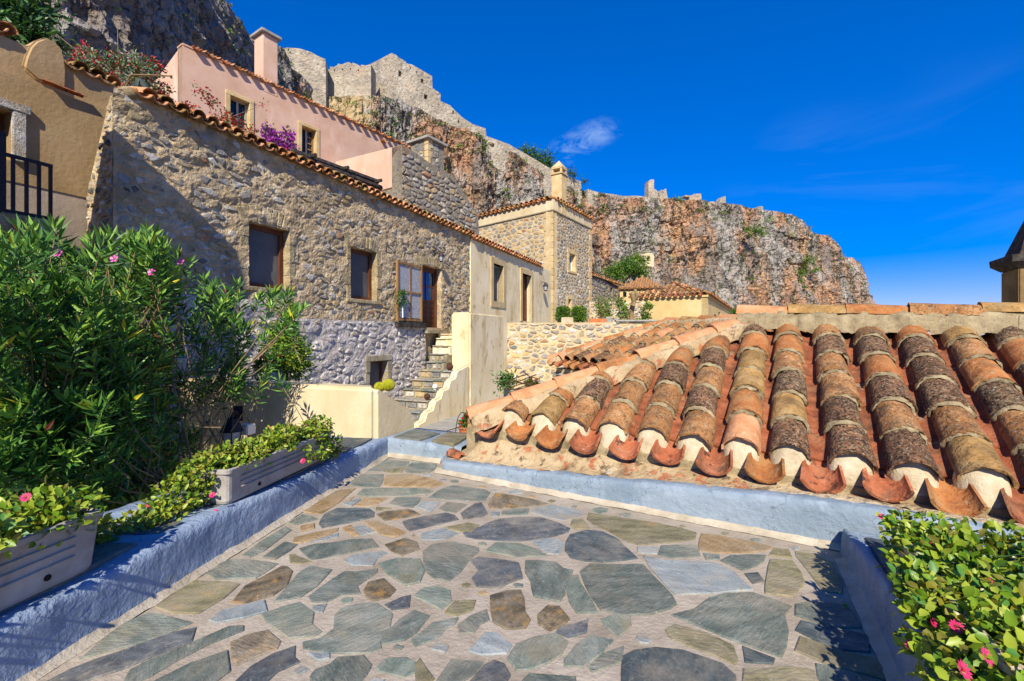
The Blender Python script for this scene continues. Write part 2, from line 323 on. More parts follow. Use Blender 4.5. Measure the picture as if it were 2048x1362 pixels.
M['ash_grey'] = mk('ashlar_weathered', ['#7d745f','#978c72','#aca28a'], 6, bump=.8, bscale=30, bdist=.02, var=.12, layers=[lay('#5b5546', 9, .56, .68, a=.7)])
M['lav'] = mk('lavender_limewash', ['#a69d92','#b7aea3','#c7bfb5'], 2.6, 7, bump=.7, bscale=14, bdist=.04, layers=[lay('#cfcac8', 9, .55, .66, a=.7, detail=9), lay('#7d7370', 5, .56, .68, a=.6, detail=9)], bump2=(.5, 50, .01))
M['lav_s'] = mk('lavender_stone', ['#aea69c','#c3bcb2','#d8d2c8'], 8, bump=.9, bscale=22, bdist=.03, var=.08, layers=[lay('#7a736e', 14, .55, .66, a=.7, detail=9), lay('#e0ddd8', 20, .6, .7, a=.6)])
# plasters
M['pink'] = mk('pink_plaster', ['#c39d84','#cca990','#d4b5a0'], 1.3, 6, bump=.25, bscale=18, layers=[lay('#e3c9b6', 2.4, .56, .7, a=.45, stretch=(1,1,.25)), lay('#bd8f78', 1.1, .58, .72, a=.4)])
M['cream'] = mk('cream_plaster', ['#c2b08a','#cdbd98','#d6c8a8'], 1.6, 6, bump=.25, bscale=20, layers=[lay('#9a8660', .8, .997, .9995, a=.22, band=True), lay('#b0945e', 2.2, .54, .72, a=.55, stretch=(1,1,.4))])
M['cream_d'] = mk('cream_plaster_stained', ['#dcc798','#e4d2a8','#eadbb8'], 1.1, 7, bump=.3, bscale=20, layers=[lay('#b3945a', 1.8, .52, .68, a=.7, stretch=(1,1,.38), detail=9, rg=.65), lay('#96794a', 4.5, .58, .67, a=.55, stretch=(1,1,.5), detail=9), lay('#8a7452', 1.0, .9965, .9995, a=.28, band=True), lay('#a08658', 6, .62, .74, a=.3, stretch=(1,1,.5))])
M['yellow'] = mk('yellow_plaster', ['#c0a36a','#cbb17a','#d4be8e'], .9, 6, bump=.2, bscale=12, layers=[lay('#b5996a', .9, .56, .74, a=.55, stretch=(1,1,.35)), lay('#dcae70', .5, .55, .7, a=.5)])
M['ochre'] = mk('ochre_plaster', ['#a3865a','#b0946a','#bba27a'], 1.1, 6, bump=.3, bscale=18, layers=[lay('#86704c', 1.3, .56, .72, a=.5, stretch=(1,1,.4))])
M['greige'] = mk('greige_plaster', ['#a29078','#b09e88','#bcac98'], 1.2, 6, bump=.25, bscale=18, layers=[lay('#8c7c68', 2, .56, .72, a=.4)])
M['backlit'] = mk('backlit_plaster', ['#6b5636','#7f6844','#927a54'], 3, bump=.5, bscale=24)  # the chimney's backlit darkness is put into this brown
# wood, metal, glass
M['wood'] = mk('brown_wood', ['#4a2a18','#623820','#77492c'], 7, 5, rough=.6, bump=.25, bscale=40, stretch=(1,1,.2))
M['wood_t'] = mk('tan_wood', ['#7c5c38','#8f6d46','#a07f56'], 7, 5, rough=.7, bump=.25, bscale=40, stretch=(1,1,.2))
M['wood_old'] = mk('old_beam_wood', ['#26221f','#3a342e','#56504a'], 8, rough=.85, bump=.5, bscale=30)
M['wood_grey'] = mk('grey_sash_wood', ['#8d8878','#a19c8c','#b2ad9e'], 7, rough=.75, bump=.2, bscale=40)
M['iron'] = mk('dark_iron', ['#17131a','#221c22','#2b2428'], 12, rough=.6, bump=.2, bscale=60, spec=.4)
M['rust'] = mk('rusty_iron', ['#3a2620','#4a3026','#5a3d2e'], 16, rough=.8, bump=.3, bscale=60)
M['dark'] = mk('shade_black', ['#0c0b0a','#131110'], 3, bump=0)  # near-black colour stands in for the shade of interiors and openings
M['screen'] = mk('insect_screen', ['#4a4a4b','#5a5958','#6b6966'], 1.2, 4, rough=.5, bump=0, spec=.25)
M['glass'] = glass('window_glass', '#1b2026', .06)
M['glass_b'] = glass('sky_glass', '#274f77', .04, .6)  # blue of the reflected sky is put into the pane colour
M['curtain'] = mk('lace_curtain', ['#7a7e85','#9b9ea2','#b9bab9'], 26, 3, rough=.6, bump=.1, bscale=60)
M['white'] = mk('white_paint', ['#d4d4d2','#e2e2e0'], 5, bump=.05, rough=.5)
M['box_grey'] = mk('weathered_planter', ['#8b857c','#a09a90','#b5b0a6'], 4, 7, rough=.8, bump=.25, bscale=50, layers=[lay('#6e6558', 5, .58, .72, a=.5), lay('#d3cfc6', 26, .64, .72, a=.6)])
M['box_cream'] = mk('cream_planter', ['#a8987e','#bcac92','#c9bba4'], 4, 6, rough=.8, bump=.2, bscale=50, layers=[lay('#8a7658', 5, .6, .72, a=.4)])
M['terra'] = mk('terracotta_pot', ['#a55a32','#b96c40','#c47f55'], 8, bump=.2, bscale=40)
M['cement'] = mk('cement_grey', ['#86837a','#9a978e','#aba89f'], 6, bump=.5, bscale=30)
M['soil'] = mk('potting_soil', ['#1d1710','#2a2118'], 20, bump=.5, bscale=40)
M['earth'] = mk('pale_earth', ['#6f6450','#877a62','#978b73'], .8, bump=.5, bscale=9)
# foliage
def leaf(n, a, b, c, tr=.18, rough=.45, spec=.4): return mk(n, [a, b, c], 3, 3, rough=rough, bump=0, transl=tr, spec=spec)
M['ol1'] = leaf('oleander_green', '#365c22', '#4a772c', '#5f8e3a'); M['ol2'] = leaf('oleander_light', '#648c2c', '#7fa83a', '#9aba4c')
M['ol3'] = leaf('oleander_dark', '#254618', '#335a24', '#447030'); M['ol4'] = leaf('oleander_yellow', '#a3a020', '#b8b02a', '#c7bd3a')
M['ap1'] = leaf('succulent_green', '#4b6e16', '#67891d', '#86a32c', .25, .42, .4); M['ap2'] = leaf('succulent_lime', '#7d9422', '#97a830', '#b0ba4c', .25, .42, .4)
M['ap3'] = leaf('succulent_olive', '#585c18', '#767420', '#8d862c', .2, .35, .5)
M['bs1'] = leaf('shrub_green', '#2e4a18', '#426220', '#5a7a2c'); M['bs2'] = leaf('shrub_dry', '#5c5c30', '#75724a', '#8d8a66'); M['bs3'] = leaf('shrub_lime', '#56761c', '#6d8e24', '#88a434')
M['pine'] = leaf('pine_green', '#2f4f1a', '#466a22', '#628430'); M['silv'] = leaf('silver_leaf', '#6f7c64', '#8d987f', '#aab29c')
M['dkt'] = leaf('dark_tree_leaf', '#12280f', '#1e3a16', '#2f5220')
M['red'] = leaf('red_bract', '#a3141c', '#bd2028', '#cf3a3a', .25); M['purp'] = leaf('purple_bract', '#8a2396', '#a033a8', '#b650ba', .25)
M['mag'] = leaf('magenta_petal', '#c01c58', '#d62c6c', '#e64c86', .25); M['pinkf'] = leaf('pink_petal', '#cc4aa0', '#dc60b2', '#e880c4', .25)
M['stem'] = mk('stem_tan', ['#6d5a3c','#877252','#9c8868'], 12, bump=.3, bscale=50); M['stem_d'] = mk('stem_dark', ['#3a2c20','#4e3c2c','#62503c'], 12, bump=.3, bscale=50)
M['pod'] = mk('seed_pod', ['#4e241c','#653025','#7a4234'], 12, bump=0)
# cliff
M['cliff'] = mk('cliff_rock', ['#949088','#aca69c','#c2bab0'], .12, 9, bump=1., bscale=.8, bdist=1.6, lo=.3, hi=.7,
    layers=[lay('#bd8a60', .06, .46, .56, a=.85, stretch=(1,1,.4), detail=9, rg=.68), lay('#d0a074', .08, .53, .65, a=.8, stretch=(1,1,.2), detail=9), lay('#7f7d78', .12, .5, .6, a=.8, stretch=(1,1,.5), detail=9, rg=.7), lay('#6a665f', .2, .56, .67, a=.7, stretch=(1,1,.35), detail=9),
            lay('#d0bfa4', .3, .6, .7, a=.6, stretch=(1,1,.25)), lay('#676a42', .2, .55, .66, a=.65, detail=9, rg=.7), lay('#3e3a35', .9, .58, .68, a=.6, detail=7), lay('#35302b', .11, .985, .995, a=.8, band=True, stretch=(1,1,.3), detail=8), lay('#403a34', .32, .985, .996, a=.65, band=True, stretch=(1,1,.45), detail=7)], bump2=(1., .22, 4.), vor=(.16, (1,1,.5), .06, .42))  # dark noise and crack layers put crevice shade into the rock colour
M['cliff_shade'] = mk('cliff_rock_shaded', ['#6b6762','#8f8a82','#b8b2a8'], .3, 9, bump=1., bscale=1.6, bdist=.9, layers=[lay('#7a5e48', .06, .52, .64, a=.6, stretch=(1,1,.35)), lay('#4c5232', .3, .58, .68, a=.7, detail=8), lay('#b3aea2', .4, .62, .72, a=.5, stretch=(1,1,.4))], bump2=(.8, .25, 2.5), vor=(.4, (1,1,.55), .07, .5))  # darker copy of the rock; the left face's shade is coloured in
M['fort'] = mk('fort_masonry', ['#948a78','#aba08c','#c2b8a4'], .2, 9, bump=1., bscale=1.3, bdist=.7, layers=[lay('#857f74', .3, .52, .64, a=.7, detail=9), lay('#5e574c', 1.1, .57, .66, a=.7, detail=6), lay('#c6a684', .14, .56, .7, a=.6, detail=8), lay('#d8cfbd', .9, .6, .7, a=.6)])
M['hill'] = mk('dry_slope', ['#8f7c58','#a59069','#b8a47e'], .2, 7, bump=.9, bscale=1.5, bdist=.4, layers=[lay('#6a7030', .5, .58, .66, a=.7)])
# ------------------------------------------------------------------ ground and terrace
mb = MB(); mb.add([(-2500,-2500,-3),(2500,-2500,-3),(2500,2500,-3),(-2500,2500,-3)], [(0,1,2,3)])
tag(mb.build('ground', M['earth']), kind='structure')
mb = MB(); mb.add([(-14,5.4,-.76),(9,5.4,-.76),(9,19,-.76),(-14,19,-.76)], [(0,1,2,3)])
mb.add([(-14,-3,-.8),(-2.4,-3,-.8),(-1.9,5.4,-.8),(-14,5.4,-.8)], [(0,1,2,3)])
tag(mb.build('courtyard_ground', M['cement']), kind='structure')
XL = lambda Y: -1.961+.1559*(Y-1.89)
W0 = Vector((-.733, 4.633)); E2 = Vector((.867,-.499)).normalized(); G2 = Vector((.499,.867)).normalized()
def WP(x, g, z): return Vector((W0.x+E2.x*x+G2.x*g, W0.y+E2.y*x+G2.y*g, z))
XR = lambda Y: 2.131-.5013*(2.956-Y)
mb = MB()
fl = [(XL(-1.5)-.05,-1.5),(XL(5.3)-.05,5.35),(-.7,5.1),(WP(.0,.05,0).x,WP(.0,.05,0).y),(WP(3.6,.05,0).x,WP(3.6,.05,0).y),(XR(-1.5)+.05,-1.5)]
mb.prism([(a,b,-.25) for a,b in fl], (0,0,.25))
terr = tag(mb.build('terrace_floor', M['grout']), kind='structure')
ZA = (600,900,5.12); ZB = (200,860,2.713); ZC = (900,950,5.12); ZD = (1250,1000,3.762); ZE = (80,1100,5.12); ZF = (440,1080,4.83); ZG = (800,1080,4.096); Z0 = (0,0,1)
PAV = [
(ZA,'sl_g',"685,225 800,150 880,108 1110,118 1112,145 1000,180 850,215"),(ZA,'sl_o',"850,212 1080,160 1040,232 960,240 880,228"),
(ZA,'sl_g',"1080,190 1150,128 1390,150 1385,185 1320,235 1120,240"),(ZA,'sl_g',"475,335 610,255 860,250 815,380 690,380 560,365"),
(ZA,'sl_t',"880,260 1120,248 1330,300 1490,345 1390,380 1120,375 870,375"),(ZA,'sl_lg',"600,460 640,405 1000,395 1260,400 1360,425 1290,455 980,475 660,475"),
(ZA,'sl_g',"1325,495 1420,420 1560,365 1860,405 1935,430 1890,520 1600,515"),(ZA,'sl_t',"20,635 200,520 400,415 570,395 520,440 440,500 240,650"),
(ZA,'sl_t',"555,575 650,500 890,492 800,550 740,575"),(ZA,'sl_g',"905,565 970,495 1240,490 1200,545 1160,590"),(ZA,'sl_l',"1200,590 1240,530 1430,530 1350,635"),
(ZA,'sl_g',"1420,610 1500,540 1710,555 1600,645"),(ZA,'sl_b',"1650,655 1780,560 1860,540 1910,650 1870,680 1690,715"),
(ZA,'sl_d',"200,765 260,665 370,605 700,605 740,640 755,690 500,740 245,800"),(ZA,'sl_o',"780,585 960,600 790,625"),
(ZA,'sl_r',"800,665 860,635 1090,612 1245,660 1060,690 900,728"),(ZA,'sl_b',"1040,740 1250,690 1480,650 1560,670 1625,715 1400,765 1150,830"),
(ZA,'sl_t',"0,790 130,758 145,800 20,840"),(ZA,'sl_t',"-60,900 380,805 375,835 270,880 40,950 -60,960"),(ZA,'sl_l',"60,965 260,898 380,855 390,890"),
(ZA,'sl_t',"440,815 515,775 600,880 560,880"),(ZA,'sl_l',"535,790 640,780 790,830 625,885"),(ZA,'sl_t',"660,745 750,720 1080,840 980,895 850,870"),
(ZA,'sl_g',"0,1020 130,980 480,930 710,905 810,995 520,1050 260,1100 150,1128 60,1075"),(ZA,'sl_l',"450,1140 560,1080 850,1045 880,1060 780,1115 770,1180 560,1185"),
(ZA,'sl_l',"1230,860 1440,805 1620,850 1500,915 1250,925"),(ZA,'sl_r',"1150,865 1190,890 1150,895"),(ZA,'sl_l',"440,560 600,500 630,510 545,575"),
(ZA,'sl_t',"490,500 560,485 520,515"),(ZA,'sl_r',"860,985 1060,910 1170,945 1230,1010 1060,1080 960,1040"),(ZA,'sl_o',"1480,800 1700,755 1840,765 1760,850 1660,835"),
(ZC,'sl_r',"395,310 460,190 700,225 1020,298 700,330 430,350"),(ZC,'sl_g',"530,415 530,370 800,340 795,405"),
(ZC,'sl_l',"835,395 910,330 1040,315 1380,378 1290,440 1180,465 1000,430"),(ZC,'sl_b',"320,535 480,460 700,440 920,435 1080,490 1215,545 1210,585 1050,635 720,680 300,660 180,640 130,600"),
(ZC,'sl_o',"1250,460 1340,450 1435,548 1300,552 1245,520"),(ZC,'sl_d',"1195,700 1230,630 1390,575 1540,590 1690,650 1740,720 1930,855 1580,890 1400,880 1260,860 1200,780"),
(ZC,'sl_lg',"370,795 450,695 700,705 860,760 1000,825 700,835"),(ZC,'sl_l',"840,690 1000,660 1080,665 1180,700 1120,800 1010,810"),
(ZC,'sl_b',"200,880 280,850 690,900 740,1050 600,1100 520,1150 290,1150 220,1060 330,1000"),(ZC,'sl_l',"420,385 500,380 500,430 420,430"),
(Z0,'sl_o',"1176,1027 1235,1036 1300,1045 1389,1064 1388,1078 1340,1086 1280,1090 1262,1085 1225,1066 1195,1052 1178,1042"),
(ZD,'sl_t',"570,260 700,270 1090,350 1050,385 950,395 700,400 565,385"),(ZD,'sl_l',"80,350 240,358 250,410 110,405"),(ZD,'sl_g',"265,350 530,340 570,430 380,435 265,430"),
(ZD,'sl_g',"585,405 700,415 715,450 620,455"),(ZD,'sl_g',"730,465 790,425 1060,415 1040,455 900,538"),(ZD,'sl_o',"1085,425 1120,370 1220,375 1270,440"),
(ZD,'sl_l',"130,420 280,460 600,470 740,500 800,550 960,675 700,690 390,720 260,580"),(ZD,'sl_d',"895,560 990,545 1050,610 975,635"),
(ZD,'sl_o',"1060,690 1080,455 1250,465 1290,500 1330,620 1280,720 1060,703"),(ZD,'sl_o',"1270,390 1400,402 1560,470 1640,700 1500,690 1400,560"),
(ZD,'sl_g',"350,880 520,830 640,750 740,715 940,705 1100,750 1240,795 1195,860 1195,960 1200,1080 1190,1185 1000,1120 820,1050 600,965"),
(Z0,'sl_g',"1162,1148 1178,1131 1230,1132 1281,1129 1319,1170 1354,1208 1303,1226 1250,1231 1208,1222 1185,1196"),
(ZD,'sl_o',"360,945 600,1000 790,1080 830,1200 820,1230 700,1180 520,1110 380,1060 310,990"),(ZD,'sl_d',"875,1100 1090,1190 1120,1235 930,1240"),
(ZD,'sl_d',"0,1190 80,1140 220,1120 400,1130 700,1225 790,1300 840,1440 0,1440"),(ZD,'sl_o',"890,1270 1400,1270 1480,1440 905,1440"),
(ZD,'sl_g',"1300,800 1340,780 1660,790 1780,960 1600,960 1310,885"),(ZD,'sl_d',"1310,910 1600,985 1800,1010 1860,1150 1600,1130 1310,1000"),
(ZD,'sl_o',"1305,1030 1600,1150 1900,1190 1980,1360 1600,1250 1310,1160"),(ZD,'sl_g',"1440,1240 1600,1275 2000,1390 2050,1500 1530,1460"),
(ZE,'sl_o',"1190,605 1400,440 1560,330 2040,345 1900,480 1660,640 1400,630"),(ZE,'sl_g',"430,1125 640,930 850,780 1090,660 1570,745 1300,860 1000,945"),
(ZE,'sl_b',"60,1370 300,1240 850,1040 1580,795 1575,920 1100,1110 440,1370"),(ZE,'sl_g',"880,1360 940,1230 1040,1180 1500,990 1900,800 2050,790 2100,830 1700,980 1200,1260 1010,1360"),
(ZE,'sl_g',"1150,1360 1500,1200 1900,1030 1940,1230 1750,1400 1200,1440"),
(ZB,'sl_g',"1020,510 1090,465 1185,480 1080,515"),(ZB,'sl_g',"780,680 880,610 1000,530 1040,545 900,650 830,685"),
(ZF,'sl_g',"410,175 560,70 610,25 740,45 560,185"),(ZF,'sl_o',"675,150 715,142 890,208 800,230 700,225"),
(Z0,'sl_g',"412,1153 440,1130 463,1119 556,1127 512,1158 440,1157"),(ZF,'sl_r',"105,615 240,460 590,265 640,270 685,300 640,430 540,520 300,590"),
(ZF,'sl_g',"515,615 640,480 760,340 840,265 1080,285 940,430 820,535"),(ZF,'sl_l',"-80,790 0,700 410,585 455,685 250,740 0,800"),
(ZF,'sl_g',"850,560 1060,410 1190,310 1320,320 1500,290 1520,310 1300,440 1370,510 1180,515 1060,590 920,600"),
(ZF,'sl_r',"1400,500 1430,430 1570,370 1690,480 1640,545 1500,590 1430,560"),(ZF,'sl_lg',"400,740 600,660 760,605 880,710 870,800 970,880 930,920 680,950"),
(ZF,'sl_l',"890,650 1030,620 1000,690 930,680"),(ZF,'sl_r',"95,1005 250,930 440,875 570,980 560,1040 300,1140 185,1215"),
(ZF,'sl_b',"100,1420 300,1240 480,1140 700,1030 690,1140 770,1180 560,1250 440,1420"),(ZF,'sl_g',"895,1320 930,1260 1080,1220 1110,1150 1340,1130 1460,1210 1400,1300 1300,1420 900,1420"),
(ZF,'sl_g',"1100,750 1160,680 1300,630 1480,625 1640,710 1620,850 1520,970 1560,1050 1480,1075 1100,1095 830,1050 810,995 960,955 1110,880"),
(ZF,'sl_l',"840,1110 1020,1105 1050,1150 960,1170"),(ZF,'sl_lg',"1530,1250 1600,1170 1780,1140 1880,1180 1880,1260 1800,1320 1560,1275"),
(ZF,'sl_b',"1590,630 1740,575 1840,530 1830,640 1680,675"),(ZF,'sl_g',"1560,970 1720,790 1840,700 2030,725 1900,890 1810,960 1590,1005"),
(Z0,'sl_lg',"755,1129 788,1119 835,1118 846,1140 842,1163 813,1172 780,1148"),
(ZG,'sl_g',"190,110 250,40 420,25 630,65 640,90 560,150 510,250 420,325 300,325 210,260"),(ZG,'sl_lg',"110,470 180,410 300,390 400,410 410,490 345,580 210,495"),
(ZG,'sl_o',"440,505 620,495 590,570 480,615 385,600 410,560"),(ZG,'sl_g',"1020,175 1280,185 1320,250 1400,250 1390,290 1335,350 1340,420 1330,510 1110,465 1085,400 1090,350 1050,280"),
(ZG,'sl_lg',"1395,305 1460,295 1470,350 1545,490 1635,590 1460,600 1400,520 1365,400"),(ZG,'sl_r',"740,480 860,430 980,420 1010,470 1010,580 1060,640 1040,720 880,735 770,680 750,580"),
(ZG,'sl_g',"480,710 560,640 700,570 725,660 650,690 620,750 520,760"),(ZG,'sl_g',"95,840 250,700 460,640 440,700 340,740 330,790 150,870"),
(ZG,'sl_l',"560,930 700,780 780,765 910,860 880,920 700,930"),(ZG,'sl_r',"1130,630 1200,560 1290,545 1370,640 1320,690 1240,740 1150,700"),
(ZG,'sl_b',"1290,760 1330,720 1410,715 1540,655 1525,755 1400,790"),(ZG,'sl_lg',"1650,660 1750,615 1880,595 1895,700 1800,800 1690,710"),
(ZG,'sl_g',"1340,985 1450,880 1530,800 1740,815 1640,920 1520,1030 1370,1030"),(ZG,'sl_g',"1545,1050 1650,950 1810,870 1800,970 1730,1020 1600,1075"),
(ZG,'sl_lg',"880,980 960,870 1080,810 1250,770 1370,830 1310,940 1200,1000 1060,1050 970,1075"),(ZG,'sl_g',"320,1180 400,990 670,1000 600,1080 500,1180"),
(ZG,'sl_b',"570,1200 700,1060 760,1010 840,1020 890,1100 870,1200"),(ZG,'sl_o',"150,985 200,1050 265,1120 190,1200 135,1200 135,1060"),(ZG,'sl_g',"980,1200 1080,1110 1150,1100 1400,1120 1450,1200"),
]
def slab_mesh(name, pts, z0, top, bev, jit, seed):
    r = random.Random(seed); q = []
    n = len(pts)
    for i in range(n):
        a, b = Vector(pts[i]), Vector(pts[(i+1)%n]); L = (b-a).length; k = max(1, min(4, int(L/.09)))
        nn = Vector((-(b-a).y, (b-a).x)).normalized()
        for j in range(k):
            p_ = a.lerp(b, (j+(.12 if j == 0 else r.uniform(-.2,.2)))/k); q.append(p_+nn*r.uniform(-jit, jit))
    c = sum(q, Vector((0,0)))/len(q); n = len(q)
    def ring(off, z): 
        return [((p_-(p_-c).normalized()*off).x, (p_-(p_-c).normalized()*off).y, z+r.uniform(-.0012,.0012)) for p_ in q]
    v = ring(0, z0)+ring(0, top-bev*.8)+ring(bev*1.4, top)
    f = [tuple(range(2*n,3*n))]
    for k in (0, n):
        for i in range(n): f.append((k+i, k+(i+1)%n, k+n+(i+1)%n, k+n+i))
    me = bpy.data.meshes.new(name); me.from_pydata(v, [], f); return me
for i, (Z, m, s) in enumerate(PAV):
    pts = []
    for q in s.split():
        a, b = map(float, q.split(',')); w_ = onZ(Z[0]+a/Z[2], Z[1]+b/Z[2]); pts.append((w_.x, w_.y))
    cx = sum(q[0] for q in pts)/len(pts); cy = sum(q[1] for q in pts)/len(pts)
    pts = [(a+(a-cx)/(math.hypot(a-cx, b-cy)+1e-6)*.014, b+(b-cy)/(math.hypot(a-cx, b-cy)+1e-6)*.014) for a, b in pts]
    me = slab_mesh('paving_stone', pts, -.02, .005+.004*random.random(), .004, .007, i); me.materials.append(M[m]); link('paving_stone', me, terr)

# small chips of slate set in the wider joints
POLYS = []
for Z, m, s in PAV:
    pl = []
    for q in s.split():
        a, b = map(float, q.split(',')); w_ = onZ(Z[0]+a/Z[2], Z[1]+b/Z[2]); pl.append((w_.x, w_.y))
    POLYS.append(pl)
def segd(p_, a, b):
    dx, dy = b[0]-a[0], b[1]-a[1]; t = max(0, min(1, ((p_[0]-a[0])*dx+(p_[1]-a[1])*dy)/(dx*dx+dy*dy+1e-9))); return math.hypot(p_[0]-a[0]-dx*t, p_[1]-a[1]-dy*t)
cr_ = random.Random(77); chips = []
for _ in range(2600):
    Yc = cr_.uniform(1.7, 4.9); Xc = cr_.uniform(XL(Yc)+.12, XR(Yc)-.12)
    if (Xc-W0.x)*G2.x+(Yc-W0.y)*G2.y > -.12: continue
    cl = 9
    for pl in POLYS:
        if abs(pl[0][0]-Xc) > .8 or abs(pl[0][1]-Yc) > .9: continue
        if inpoly(Xc, Yc, pl): cl = -1; break
        cl = min(cl, min(segd((Xc, Yc), pl[i], pl[(i+1) % len(pl)]) for i in range(len(pl))))
        if cl < .05: break
    if cl < .05: continue
    if any(math.hypot(Xc-c[0], Yc-c[1]) < c[2]+.06 for c in chips): continue
    cl = min([cl]+[math.hypot(Xc-c[0], Yc-c[1])-c[2] for c in chips]); r0 = min(cl-.022, .085); chips.append((Xc, Yc, r0))
    n_ = cr_.randint(4, 6); a0 = cr_.random()*6; sx_ = cr_.uniform(.75, 1.0)
    pts = [(Xc+r0*cos(a0+2*pi*k/n_+cr_.uniform(-.3,.3)), Yc+r0*sx_*sin(a0+2*pi*k/n_+cr_.uniform(-.3,.3))) for k in range(n_)]
    me = slab_mesh('paving_stone', pts, -.02, .005+.003*cr_.random(), .004, .004, 900+len(chips)); me.materials.append(M[cr_.choice(['sl_l','sl_g','sl_t','sl_lg','sl_o','sl_l'])]); link('paving_stone', me, terr)
    if len(chips) > 130: break

# ------------------------------------------------------------------ kerbs
def strip(name, path_n, prof, mats, parent=None, amp=.008, fr=7., smooth=True, mi=None, closed=False):
    """sweep: path_n = number of stations, prof(i) -> list of world points"""
    mb = MB(); rows = [prof(i) for i in range(path_n)]; k = len(rows[0]); V = np.array([[tuple(q) for q in r] for r in rows]).reshape(-1, 3)
    d = np.stack([vnoise(V[:,0]*fr+s_, V[:,1]*fr, V[:,2]*fr)*.65+vnoise(V[:,0]*fr*3+s_, V[:,1]*fr*3, V[:,2]*fr*3)*.35 for s_ in (0, 31, 77)], 1)*amp
    V = V+d; fs = []; ms = []
    for i in range(path_n-1):
        for j in range(k-1): fs.append((i*k+j, i*k+j+1, (i+1)*k+j+1, (i+1)*k+j)); ms.append(mi[j] if mi else 0)
    mb.v = [tuple(q) for q in V]; mb.f = fs; mb.m = ms
    return mb.build(name, mats, parent, smooth)
KZ = lambda Y: interp(Y, [0,1.0,2.16,2.8,3.6,4.5,5.3], [.29,.29,.268,.30,.256,.235,.212])
kl = thing('kerb', (XL(3.5)-.25, 3.5, 0), 'rough dark blue stucco kerb in shade running under the two grey planters', 'kerb', 'blue painted kerbs round the terrace')
def pk(i):
    Y = -.6+i*.055; x = XL(Y); z = KZ(Y); r = [(x+.012, Y, -.02)]+[(x, Y, z*(j+1)/6) for j in range(5)]+[(x-.012, Y, z-.006),(x-.04, Y, z)]+[(x-.06-.11*j, Y, z) for j in range(7)]+[(x-.74,Y,-.5)]
    return [Vector(q) for q in r]
strip('kerb_wall', 110, pk, M['blue_rough'], kl, .008, 9.)
for i, (a, b) in enumerate([(.9,1.62),(1.72,2.42),(2.52,3.4),(3.5,4.28),(4.38,5.12)]):
    z = (KZ(a)+KZ(b))/2+.002; pts = [(XL(a)-.1,a),(XL(b)-.1,b),(XL(b)-.62,b+.03),(XL(a)-.62,a+.03)]
    me = slab_mesh('ledge_slab', pts, z-.06, z+.014, .004, .006, 50+i); me.materials.append(M['sl_g' if i % 2 else 'sl_d']); link('ledge_slab', me, kl)
def foot(fn, n, name, parent, wd=.055, ht=.035):
    strip(name, n, fn, M['kerb_foot'], parent, .007, 14.)
foot(lambda i: [Vector((XL(Y)+a, Y, z)) for Y in [-.5+i*.05] for a, z in ((-.01,.045),(.008,.03),(.022,.015),(.046,.005))], 117, 'kerb_foot', kl)
kf = thing('kerb', (-1.1, 5.4, 0), 'short pale blue kerb at the far corner capped with two slate slabs', 'kerb', 'blue painted kerbs round the terrace')
fa, fb = Vector((-1.46, 5.275)), Vector((-.55, 4.90)); fu = (fb-fa); fn_ = Vector((fu.y, -fu.x)).normalized()*-1
def pf(i):
    q = fa+fu*(i/16); z = .212-.02*i/16; bk = -Vector((fu.y, -fu.x)).normalized()
    return [Vector((q.x+bk.x*g, q.y+bk.y*g, zz)) for g, zz in ((-.01,-.02),(0,.05),(0,.1),(0,.15),(.01,z-.008),(.03,z),(.15,z),(.3,z),(.5,z),(.62,z),(.64,z-.3),(.64,-.6))]
strip('kerb_wall', 17, pf, M['blue'], kf, .006, 9.)
for i, s in enumerate(["715,1195 1010,1085 1370,1140 1100,1235", "1240,1245 1450,1130 1800,1150 1570,1290"]):
    pts = []
    for q in s.split():
        a, b = map(float, q.split(',')); w_ = onZ(680+a/6.81, 700+b/6.81, .21); pts.append((w_.x, w_.y))
    me = slab_mesh('ledge_slab', pts, .17, .222, .004, .004, 80+i); me.materials.append(M['sl_o' if i else 'sl_g']); link('ledge_slab', me, kf)
foot(lambda i: [Vector((fa.x+fu.x*k-b*.1, fa.y+fu.y*k-b, z)) for k in [i/16] for b, z in ((-.01,.05),(.012,.035),(.03,.018),(.06,.006))], 13, 'kerb_foot', kf)
# right kerb
RZ = lambda Y: interp(Y, [.3,1.4,2.3,2.95], [.33,.325,.24,.155])
kr = thing('kerb', (2.1, 1.9, 0), 'dull blue kerb with dark slate top under the cream planter', 'kerb', 'blue painted kerbs round the terrace')
def pr(i):
    Y = -.6+i*.06; x = XR(Y); z = RZ(Y); nx, ny = .894, -.448
    return [Vector((x+nx*g, Y+ny*g, zz)) for g, zz in ((-.012,-.02),(0,z*.25),(.004,z*.5),(.008,z*.8),(.016,z-.005),(.03,z),(.05,z-.002),(.075,.15),(.2,.15),(.35,.15),(.6,.15),(.75,.15),(.76,-.2))]
strip('kerb_wall', 60, pr, M['blue'], kr, .006, 8.)
for i, (a, b) in enumerate([(.9,1.5),(1.58,2.2),(2.3,2.84)]):
    z = (RZ(a)+RZ(b))/2; nx, ny = .894, -.448
    v = []; 
    for zz in (-.05, .014):
        v += [(XR(a)+nx*.1, a+ny*.1, .15+zz),(XR(b)+nx*.1, b+ny*.1, .15+zz),(XR(b)+nx*.6, b+ny*.6, .15+zz),(XR(a)+nx*.6, a+ny*.6, .15+zz)]
    mb = MB(); mb.hexa(v); mb.build('ledge_slab', M['sl_d'], kr, bevel=.006)
foot(lambda i: [Vector((XR(Y)-.894*a, Y+.448*a, z)) for Y in [-.5+i*.06] for a, z in ((-.01,.05),(.012,.03),(.03,.018),(.055,.006))], 56, 'kerb_foot', kr)
